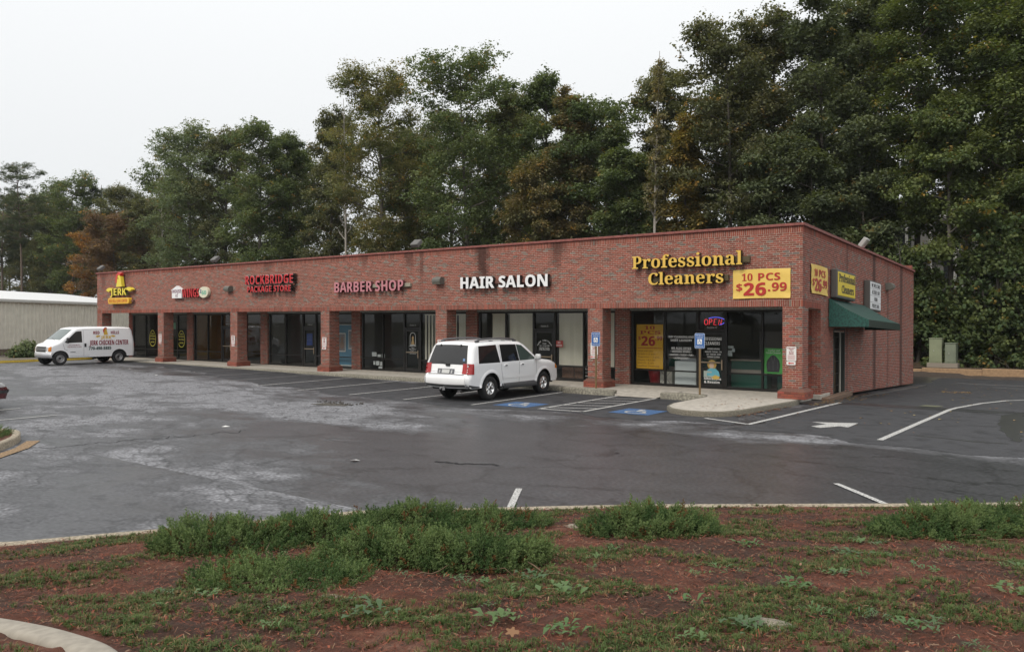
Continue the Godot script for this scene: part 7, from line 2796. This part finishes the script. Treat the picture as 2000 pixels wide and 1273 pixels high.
func build_inside() -> void:
	var mall: Node3D = get_node("strip_mall")
	var doors := []
	var fronts := []
	for c in mall.get_children():
		if c.name.begins_with("door") and not c.name.begins_with("doorstep"):
			doors.append(c)
		if c.name.begins_with("shopfront_frame"):
			fronts.append(c)
	var wh := mat("vinyl_white", Color(0.72, 0.73, 0.72), 0.5)
	var ye := mat("vinyl_yellow", Color(0.66, 0.6, 0.08), 0.5)
	# suite marks over the doors
	for k in range(1, 6):
		var xs := bay_lines(k)
		decal(fronts[k], "Suite " + "ABCDEF"[k], "serif", (xs[2] + xs[3]) * 0.5, 2.3 if k < 5 else 2.28, 0.38, 0.07, wh)
	# egg-shaped yellow marks in the first shop
	for q in [[-41.05, 0], [-37.75, 1]]:
		var s := st()
		var pts := []
		for i in 25:
			var a := TAU * i / 24
			pts.append(Vector2(cos(a) * 0.36 * (1.0 - 0.14 * sin(a)), sin(a) * 0.5))
		strip2(s, pts, 0.035, fxf(q[0], 1.42, -2.03))
		fin(s, "egg_outline", ye, fronts[0])
		for t in [["Inside", 0.3, 0.25], ["Jerk Chicken", 0.56, 0.1], ["Curry Chicken", 0.6, -0.08], ["Jerk Pork", 0.42, -0.28]]:
			decal(fronts[0], t[0], "serifbold", q[0], 1.42 + t[2], t[1], 0.085, ye, -2.03)
	var gs := st()
	box(gs, Vector3(-38.55, 2.22, -2.06), Vector3(0.26, 0.4, 0.01))
	fin(gs, "green_sticker", mat("sticker_green", Color(0.02, 0.2, 0.1), 0.5), fronts[0])
	# blue notice on the third door
	var bx := (bay_lines(2)[2] + bay_lines(2)[3]) * 0.5 as float
	var s := st()
	cbox(s, Vector3(bx - 0.05, 1.57, -2.045), Vector3(0.46, 0.62, 0.006), 0.002)
	var bn := fin(s, "blue_notice", mat("notice_blue", Color(0.02, 0.07, 0.36), 0.5), doors[2])
	for t in [0.14, 0.04, -0.06]:
		decal(doors[2], "please ring bell", "sans", bx - 0.05, 1.57 + t, 0.34, 0.04, mat("notice_text", Color(0.25, 0.35, 0.6), 0.5), -2.038)

	# blue panel with posters in the last pane of the third shop
	var xs2 := bay_lines(2)
	var o := thing("blue_backing", "blue board with framed posters filling the window beside the barber shop", "panel", Vector3((xs2[4] + xs2[5]) * 0.5, 0, -2.25))
	s = st()
	box(s, Vector3(0, 1.32, 0), Vector3(1.4, 2.0, 0.02))
	fin(s, "board", mat("board_blue", Color(0.06, 0.18, 0.27), 0.7), o)
	s = st()
	box(s, Vector3(0, 2.34, 0.01), Vector3(1.4, 0.05, 0.03))
	box(s, Vector3(0, 0.3, 0.01), Vector3(1.4, 0.06, 0.03))
	fin(s, "edge", mat("board_edge", Color(0.4, 0.45, 0.45), 0.6), o)
	for q in [[-0.3, 1.45], [0.42, 1.6]]:
		s = st()
		cbox(s, Vector3(q[0], q[1], 0.03), Vector3(0.5, 0.95, 0.02), 0.006)
		var f := fin(s, "poster_frame", mat("poster_white", Color(0.6, 0.6, 0.56), 0.6), o)
		s = st()
		box(s, Vector3(q[0], q[1], 0.042), Vector3(0.42, 0.85, 0.006))
		fin(s, "poster", mat("poster_print", Color(0.2, 0.2, 0.21), 0.5, 0.0, {"tex": noise_tex("print", 0.03, 0.1, 2.0, 3), "scale": 1.3}), f)
		s = st()
		prism(s, disc(0.1, 0.14, Vector2(q[0] + 0.02, q[1] + 0.16), 14), 0.003, fxf(0, 0, 0.048))
		prism(s, disc(0.16, 0.2, Vector2(q[0], q[1] - 0.14), 14), 0.003, fxf(0, 0, 0.048))
		fin(s, "portrait", mat("portrait_tan", Color(0.22, 0.14, 0.1), 0.6), f)
	# barber window: price cards, oval picture and hours, a few slats
	for q in [[-20.95, 0.92, 0.32, 0.2], [-20.62, 0.86, 0.22, 0.13], [-20.34, 0.86, 0.2, 0.18], [-20.95, 0.5, 0.12, 0.18], [-20.72, 0.5, 0.24, 0.2], [-20.42, 0.48, 0.26, 0.2], [-20.5, 0.3, 0.3, 0.1]]:
		s = st()
		box(s, Vector3(q[0], q[1], -2.06), Vector3(q[2], q[3], 0.006))
		fin(s, "price_card", mat("card_white", Color(0.5, 0.55, 0.55), 0.6, 0.0, {"tex": texs["print"], "scale": 2.2}), fronts[3])
	var dx := (bay_lines(3)[2] + bay_lines(3)[3]) * 0.5 as float
	s = st()
	var ap := PackedVector2Array()
	for i in 13:
		var a := PI * i / 12
		ap.append(Vector2(cos(a) * 0.17, 1.83 + sin(a) * 0.16))
	ap.append(Vector2(-0.17, 1.42))
	ap.append(Vector2(0.17, 1.42))
	var ring := []
	for p in ap:
		ring.append(p)
	ring.append(ap[0])
	strip2(s, ring, 0.025, fxf(dx, 0, -2.02))
	fin(s, "arched_frame", wh, doors[3])
	s = st()
	prism(s, disc(0.07, 0.09, Vector2(0, 1.74), 14), 0.002, fxf(dx, 0, -2.02))
	prism(s, PackedVector2Array([Vector2(-0.11, 1.45), Vector2(0.11, 1.45), Vector2(0.06, 1.66), Vector2(-0.05, 1.66)]), 0.002, fxf(dx, 0, -2.02))
	fin(s, "picture", mat("picture_tan", Color(0.5, 0.34, 0.16), 0.6), doors[3])
	for t in range(6):
		decal(doors[3], ["BARBER SHOP", "hours", "Mon - Thur 9 - 6", "Friday 9 - 7", "Saturday 8 - 6", "walk-ins welcome"][t], "sansbold", dx, 1.35 - t * 0.07, [0.42, 0.16, 0.42, 0.34, 0.38, 0.42][t], 0.038, wh, -2.02)
	blinds("sparse white slats in the window right of the barber door", bay_lines(3)[3] + 0.1, bay_lines(3)[4] - 0.05, 0.76, 2.84, 0.2, 0.5, 0.15)
	blinds("white slats in the barber window half hidden by the brick column", bay_lines(3)[4] + 0.08, bay_lines(3)[5] - 0.05, 0.76, 2.84, 0.12, 0.4, 0.1)
	# teal strip window left of the salon
	s = st()
	var xe := bay_lines(3)
	o = thing("teal_backing", "pale teal board with large white letters in the strip window left of the salon", "panel", Vector3(xe[5] - 0.36, 0, -2.16))
	box(s, Vector3(0, 1.8, -0.1), Vector3(0.6, 2.1, 0.02))
	fin(s, "board", mat("board_teal", Color(0.22, 0.36, 0.33), 0.7), o)
	line("DAY", "serifbold", 0.5, 0.22, fxf(0, 2.05, -0.085), wh, o)
	line("walk-ins today", "sans", 0.48, 0.07, fxf(0, 1.88, -0.085), wh, o)
	s = st()
	prism(s, disc(0.26, 0.26, Vector2(-0.2, 1.42), 20), 0.004, fxf(0, 0, -0.084))
	fin(s, "white_disc", wh, o)

	# salon: blinds, door lettering, notice, brown panels
	var xh := bay_lines(4)
	blinds("cream blinds in the first salon window, the left third drawn open", xh[0] + 0.55, xh[1] - 0.05, 0.3, 2.85, 0.075, 0.15)
	blinds("cream blinds behind the salon window left of the door", xh[1] + 0.05, xh[2] - 0.06, 0.3, 2.85, 0.088, 0.45)
	blinds("cream blinds behind the salon window right of the door", xh[3] + 0.08, xh[4] - 0.04, 0.76, 2.85, 0.088, 0.4)
	blinds("cream blinds in the last salon window, glimpsed either side of the column", xh[4] + 0.06, xh[5] - 0.03, 0.76, 2.85, 0.088, 0.4)
	s = st()
	cbox(s, Vector3(xh[3] + 0.52, 0.46, -2.3), Vector3(0.42, 0.44, 0.03), 0.004)
	cbox(s, Vector3(xh[3] + 0.97, 0.46, -2.32), Vector3(0.44, 0.44, 0.03), 0.004)
	cbox(s, Vector3(xh[3] + 0.24, 0.46, -2.34), Vector3(0.2, 0.44, 0.03), 0.004)
	fin(s, "brown_panel", mat("board_brown", Color(0.13, 0.07, 0.045), 0.8, 0.0, {"tex": texs["mortar_t"], "scale": 0.9}), fronts[4])
	o = thing("folding_chair", "white-framed folding chair leaning inside the low salon pane by the column", "chair", Vector3(xh[4] - 0.02, 0.16, -2.35))
	s = st()
	tube(s, [Vector3(-0.16, 0, 0.1), Vector3(-0.08, 0.6, 0.0)], [0.012, 0.012], 6)
	tube(s, [Vector3(0.2, 0, 0.1), Vector3(0.24, 0.6, 0.0)], [0.012, 0.012], 6)
	fin(s, "frame", wh, o)
	for k in 3:
		s = st()
		box(s, Vector3(0.07, 0.2 + k * 0.13, 0.06), Vector3(0.3, 0.025, 0.02))
		fin(s, "slat", wh, o)
	var hx := (xh[2] + xh[3]) * 0.5 as float
	for i in 13:
		var a := deg_to_rad(150.0 - i * 10.0)
		var ch: String = "HAIR CREATIONS"[i]
		if ch != " ":
			line(ch, "sansbold", 0.045, 0.06, Transform3D(Basis(Vector3(0, 0, 1), a - PI / 2), Vector3(hx + cos(a) * 0.36, 1.36 + sin(a) * 0.36, -2.02)), wh, doors[4], "lettering", 0.002)
	for t in range(4):
		decal(doors[4], ["HOURS", "Tues - Fri 9am-7pm", "Saturday 7am-5pm", "770-413-7702"][t], "sansbold", hx, 1.60 - t * 0.085, [0.2, 0.5, 0.5, 0.52][t], 0.04 if t < 3 else 0.06, wh, -2.02)
	o = thing("smoking_notice", "small red and white notice stuck in the salon window beside the door", "notice", Vector3(xh[3] + 0.2, 1.62, -2.02))
	s = st()
	cbox(s, Vector3.ZERO, Vector3(0.36, 0.26, 0.006), 0.002)
	fin(s, "card", mat("notice_card_red", Color(0.4, 0.06, 0.05), 0.5), o)
	line("NO", "sansbold", 0.12, 0.07, fxf(0, 0.02, 0.004), wh, o)
	line("SMOKING", "sansbold", 0.28, 0.06, fxf(0, -0.09, 0.004), wh, o)

	cleaners(fronts[5], doors[5], wh)

func cleaners(front: Node3D, door: Node3D, wh: Material) -> void:
	var xs := bay_lines(5)
	var w0: float = xs[0]
	var green := mat("counter_green", Color(0.012, 0.11, 0.075), 0.6)
	var band := mat("counter_band", Color(0.4, 0.37, 0.31), 0.6)
	var o := thing("window_price_poster", "tall yellow price poster standing in the left window of the cleaners", "poster", Vector3(-6.24, 0.76, -2.1))
	var s := st()
	cbox(s, Vector3(0, 0.83, 0), Vector3(1.1, 1.66, 0.01), 0.003)
	fin(s, "board", mat("poster_yellow", Color(0.62, 0.36, 0.02), 0.5), o)
	var red := mat("poster_red", Color(0.34, 0.02, 0.02), 0.5)
	var brown := mat("poster_brown", Color(0.2, 0.09, 0.015), 0.5)
	line("10", "serifbold", 0.42, 0.13, fxf(0.0, 1.47, 0.008), red, o)
	line("PCS", "serifbold", 0.86, 0.13, fxf(0.02, 1.29, 0.008), red, o)
	line("$", "sansbold", 0.1, 0.14, fxf(-0.42, 1.07, 0.008), red, o)
	line("26", "sansboldfat", 0.58, 0.36, fxf(-0.06, 0.86, 0.008), red, o)
	line(".99", "sansbold", 0.28, 0.16, fxf(0.38, 1.06, 0.008), red, o)
	s = st()
	box(s, Vector3(0, 0.77, 0.007), Vector3(1.0, 0.022, 0.004))
	fin(s, "rule", red, o)
	var rows := [["SILK +$1.00", 0.62], ["Dress = 3 pcs", 0.74], ["Overcoat = 3 pcs", 0.9], ["Pleats +$2.00", 0.72], ["Starch  $.50", 0.66], ["Leather Cleaning", 0.9]]
	for i in 6:
		line(rows[i][0], "sans", rows[i][1], 0.06, fxf(-0.5 + rows[i][1] * 0.5, 0.63 - i * 0.112, 0.008), brown, o)
	# white vinyl on the second window
	var cx: float = (xs[1] + xs[2]) * 0.5 - 0.02
	for t in [["DRY CLEANING AND", 0.98, 1.93, 0.075], ["SHIRT LAUNDRY", 0.84, 1.8, 0.085], ["WE ALSO OFFER", 0.78, 1.52, 0.075], ["• WEDDING GOWNS •", 0.82, 1.4, 0.066], ["• LEATHER • SUEDE • FUR •", 0.98, 1.28, 0.066], ["• ALTERATIONS •", 0.62, 1.16, 0.066]]:
		decal(front, t[0], "sansbold", cx, t[2], t[1], t[3], wh)
	s = st()
	box(s, Vector3(cx, 1.5, -2.032), Vector3(0.78, 0.012, 0.002))
	fin(s, "underline", wh, front)
	# door: name, hours, sewing picture
	var dx: float = (xs[2] + xs[3]) * 0.5
	for t in [["PROFESSIONAL", 0.78, 1.86, 0.11], ["CLEANERS", 0.6, 1.7, 0.11], ["STORE HOURS", 0.46, 1.53, 0.055], ["MON-FRI  7:00 AM - 7 PM", 0.64, 1.43, 0.05], ["SAT  7:00 AM - 5 PM", 0.52, 1.34, 0.05], ["SUNDAY CLOSED", 0.46, 1.25, 0.05]]:
		decal(door, t[0], "sansbold", dx + (0.0 if t[2] > 1.6 else 0.06), t[2], t[1], t[3], wh, -2.022)
	sewing(door, dx)
	decal(door, "Alterations", "sansbold", dx + 0.02, 0.46, 0.64, 0.085, wh, -2.0225)
	decal(door, "& Repairs", "sansbold", dx, 0.34, 0.58, 0.085, wh, -2.0225)
	# neon
	var pos := Vector3(dx + 0.02, 2.5, -2.14)
	o = thing("neon_sign", "red neon OPEN sign under a blue neon arc above the cleaners door", "neon sign", pos)
	var nr := mat("neon_red", Color(0.6, 0.02, 0.03), 0.4, 0.0, {"emit": Color(1.0, 0.05, 0.07), "energy": 0.75})
	var nb := mat("neon_blue", Color(0.08, 0.08, 0.6), 0.4, 0.0, {"emit": Color(0.12, 0.14, 1.0), "energy": 0.8})
	var glyphs := [[Vector2(0.5, 1), Vector2(0.2, 0.93), Vector2(0.05, 0.6), Vector2(0.1, 0.2), Vector2(0.35, 0.0), Vector2(0.7, 0.1), Vector2(0.88, 0.5), Vector2(0.8, 0.85), Vector2(0.5, 1)], [Vector2(0.05, 0), Vector2(0.2, 1), Vector2(0.6, 1), Vector2(0.75, 0.75), Vector2(0.6, 0.5), Vector2(0.14, 0.48)], [Vector2(0.7, 0), Vector2(0.05, 0), Vector2(0.13, 0.5), Vector2(0.6, 0.5), Vector2(0.13, 0.5), Vector2(0.2, 1), Vector2(0.8, 1)], [Vector2(0.05, 0), Vector2(0.2, 1), Vector2(0.68, 0), Vector2(0.84, 1)]]
	for g in 4:
		s = st(true)
		var pts := []
		var rad := []
		for p in glyphs[g]:
			pts.append(Vector3(-0.36 + g * 0.175 + p.x * 0.16, -0.09 + p.y * 0.2, 0))
			rad.append(0.009)
		tube(s, pts, rad, 6)
		fin(s, "letter_tube", nr, o)
	s = st(true)
	var arc := []
	var ar := []
	for i in 21:
		var a := deg_to_rad(135.0 - i * 10.0)
		arc.append(Vector3(0.06 + cos(a) * 0.36, 0.04 + sin(a) * 0.14, 0.0))
		ar.append(0.011)
	tube(s, arc, ar, 6)
	fin(s, "arc_tube", nb, o)
	var lamp := OmniLight3D.new()
	lamp.light_color = Color(1.0, 0.3, 0.35)
	lamp.light_energy = 0.012
	lamp.light_size = 0.15
	lamp.omni_range = 12.0
	lamp.omni_attenuation = 2.0
	lamp.shadow_enabled = true
	lamp.position = Vector3(0, 0, 0.05)
	lamp.name = "glow"
	o.add_child(lamp)

	# things standing inside
	o = thing("red_bin", "dark red tapered bin inside the left cleaners window", "bin", Vector3(-6.25, 0.155, -2.6))
	s = st(true)
	lathe(s, [Vector2(0, 0.02), Vector2(0.2, 0.02), Vector2(0.27, 0.5), Vector2(0.3, 0.62), Vector2(0.24, 0.62), Vector2(0.2, 0.5)], 20)
	fin(s, "shell", mat("bin_red", Color(0.32, 0.01, 0.02), 0.45), o)
	o = thing("white_hamper", "white box crossed by dark lines beside the red bin", "hamper", Vector3(-5.72, 0.155, -2.6))
	s = st()
	cbox(s, Vector3(0, 0.28, 0), Vector3(0.48, 0.56, 0.42), 0.02)
	fin(s, "box", mat("hamper_white", Color(0.5, 0.5, 0.44), 0.7), o)
	s = st()
	strip2(s, [Vector2(-0.22, 0.03), Vector2(0.22, 0.54)], 0.012, fxf(0, 0, 0.213))
	strip2(s, [Vector2(-0.22, 0.54), Vector2(0.22, 0.03)], 0.012, fxf(0, 0, 0.214))
	fin(s, "cross_strap", mats["dark_bronze"], o)
	o = thing("white_washer", "pale white machine standing in the window left of the cleaners door", "machine", Vector3(-4.92, 0.155, -2.65))
	s = st()
	cbox(s, Vector3(0, 0.46, 0), Vector3(0.86, 0.92, 0.6), 0.025)
	fin(s, "case", mat("washer_white", Color(0.62, 0.7, 0.7), 0.4), o)
	s = st()
	cbox(s, Vector3(0, 0.94, -0.26), Vector3(0.86, 0.14, 0.08), 0.02)
	fin(s, "console", mat("washer_grey", Color(0.4, 0.45, 0.46), 0.4), o)
	for q in [["long green counter with a cream band left inside the cleaners", Vector3(-5.0, 0.155, -3.4), 1.9], ["green counter with a cream band right of the cleaners door", Vector3(-2.72, 0.155, -3.1), 1.3], ["green counter behind the jacket picture at the right end", Vector3(-1.1, 0.155, -2.9), 1.1]]:
		o = thing("counter", q[0], "counter", q[1])
		s = st()
		cbox(s, Vector3(0, 0.48, 0), Vector3(q[2], 0.96, 0.5), 0.01)
		fin(s, "body", green, o)
		s = st()
		cbox(s, Vector3(0, 0.99, 0), Vector3(q[2] + 0.05, 0.05, 0.55), 0.01)
		cbox(s, Vector3(0, 0.6, 0.253), Vector3(q[2], 0.12, 0.012), 0.003)
		fin(s, "band", band, o)
	o = thing("wardrobe_panel", "tall grey door panel deep inside the cleaners", "panel", Vector3(-2.5, 0.155, -4.6))
	s = st()
	cbox(s, Vector3(0, 1.0, 0), Vector3(0.9, 2.0, 0.06), 0.01)
	fin(s, "leaf", mat("panel_grey", Color(0.16, 0.16, 0.15), 0.6), o)
	s = st()
	cbox(s, Vector3(0.36, 1.0, 0.04), Vector3(0.04, 0.12, 0.03), 0.005)
	fin(s, "handle", mats["dark_bronze"], o)
	# jacket picture
	o = thing("jacket_poster", "bright green card with a black leather jacket in the right cleaners window", "poster", Vector3(-1.6, 0.76, -2.1))
	s = st()
	prism(s, rrect(0.64, 0.86, 0.05, Vector2(0, 0.43)), 0.01, fxf(0, 0, 0.005))
	fin(s, "card", mat("card_green", Color(0.07, 0.4, 0.07), 0.5), o)
	line("Leather and", "serif", 0.4, 0.06, fxf(0.02, 0.76, 0.008), wh, o)
	line("Suede Cleaned", "serif", 0.5, 0.06, fxf(0.0, 0.68, 0.008), wh, o)
	s = st()
	prism(s, PackedVector2Array([Vector2(-0.2, 0.06), Vector2(0.2, 0.06), Vector2(0.23, 0.3), Vector2(0.2, 0.45), Vector2(0.08, 0.6), Vector2(0.0, 0.63), Vector2(-0.08, 0.6), Vector2(-0.2, 0.45), Vector2(-0.23, 0.3)]), 0.012, fxf(0, 0, 0.018))
	fin(s, "jacket", mat("jacket_black", Color(0.025, 0.025, 0.03), 0.35), o)
	s = st()
	for k in [[-0.06, 0.58, -0.015, 0.36], [0.06, 0.58, 0.015, 0.36], [0.0, 0.36, 0.0, 0.1], [-0.15, 0.4, -0.14, 0.15], [0.15, 0.4, 0.14, 0.15]]:
		strip2(s, [Vector2(k[0], k[1]), Vector2(k[2], k[3])], 0.014, fxf(0, 0, 0.0205))
	fin(s, "seam", mat("jacket_seam", Color(0.1, 0.1, 0.11), 0.4), o)
	for q in [[xs[3] + 0.16, 1.63, 0.2, 0.1], [xs[3] + 0.26, 1.53, 0.1, 0.12], [xs[3] + 0.13, 1.42, 0.16, 0.2]]:
		s = st()
		box(s, Vector3(q[0], q[1], -2.06), Vector3(q[2], q[3], 0.005))
		fin(s, "window_sticker", mat("sticker_pale", Color(0.36, 0.42, 0.42), 0.6, 0.0, {"tex": texs["print"], "scale": 2.0}), front)

# a woman at a sewing machine, printed on the door glass: flat shapes
func sewing(door: Node3D, dx: float) -> void:
	var z := -2.022
	var shapes := [["hair", Color(0.45, 0.3, 0.08), disc(0.17, 0.17, Vector2(0.0, 1.0), 16)], ["face", Color(0.55, 0.4, 0.3), disc(0.085, 0.11, Vector2(-0.01, 0.97), 14)], ["dress", Color(0.12, 0.4, 0.5), PackedVector2Array([Vector2(-0.2, 0.62), Vector2(-0.16, 0.82), Vector2(-0.04, 0.88), Vector2(0.14, 0.86), Vector2(0.26, 0.76), Vector2(0.3, 0.6), Vector2(0.12, 0.56)])], ["machine", Color(0.35, 0.42, 0.38), PackedVector2Array([Vector2(-0.3, 0.55), Vector2(-0.3, 0.78), Vector2(0.0, 0.76), Vector2(0.0, 0.7), Vector2(-0.18, 0.7), Vector2(-0.18, 0.6), Vector2(0.1, 0.6), Vector2(0.1, 0.55)])], ["cloth", Color(0.55, 0.38, 0.08), PackedVector2Array([Vector2(-0.02, 0.54), Vector2(0.12, 0.64), Vector2(0.3, 0.58), Vector2(0.26, 0.5), Vector2(0.1, 0.48)])]]
	var k := 0
	for q in shapes:
		var s := st()
		prism(s, q[2], 0.0015, fxf(dx, 0, z + k * 0.0025))
		fin(s, "picture_" + q[0], mat("sew_" + q[0], q[1], 0.6), door)
		k += 1
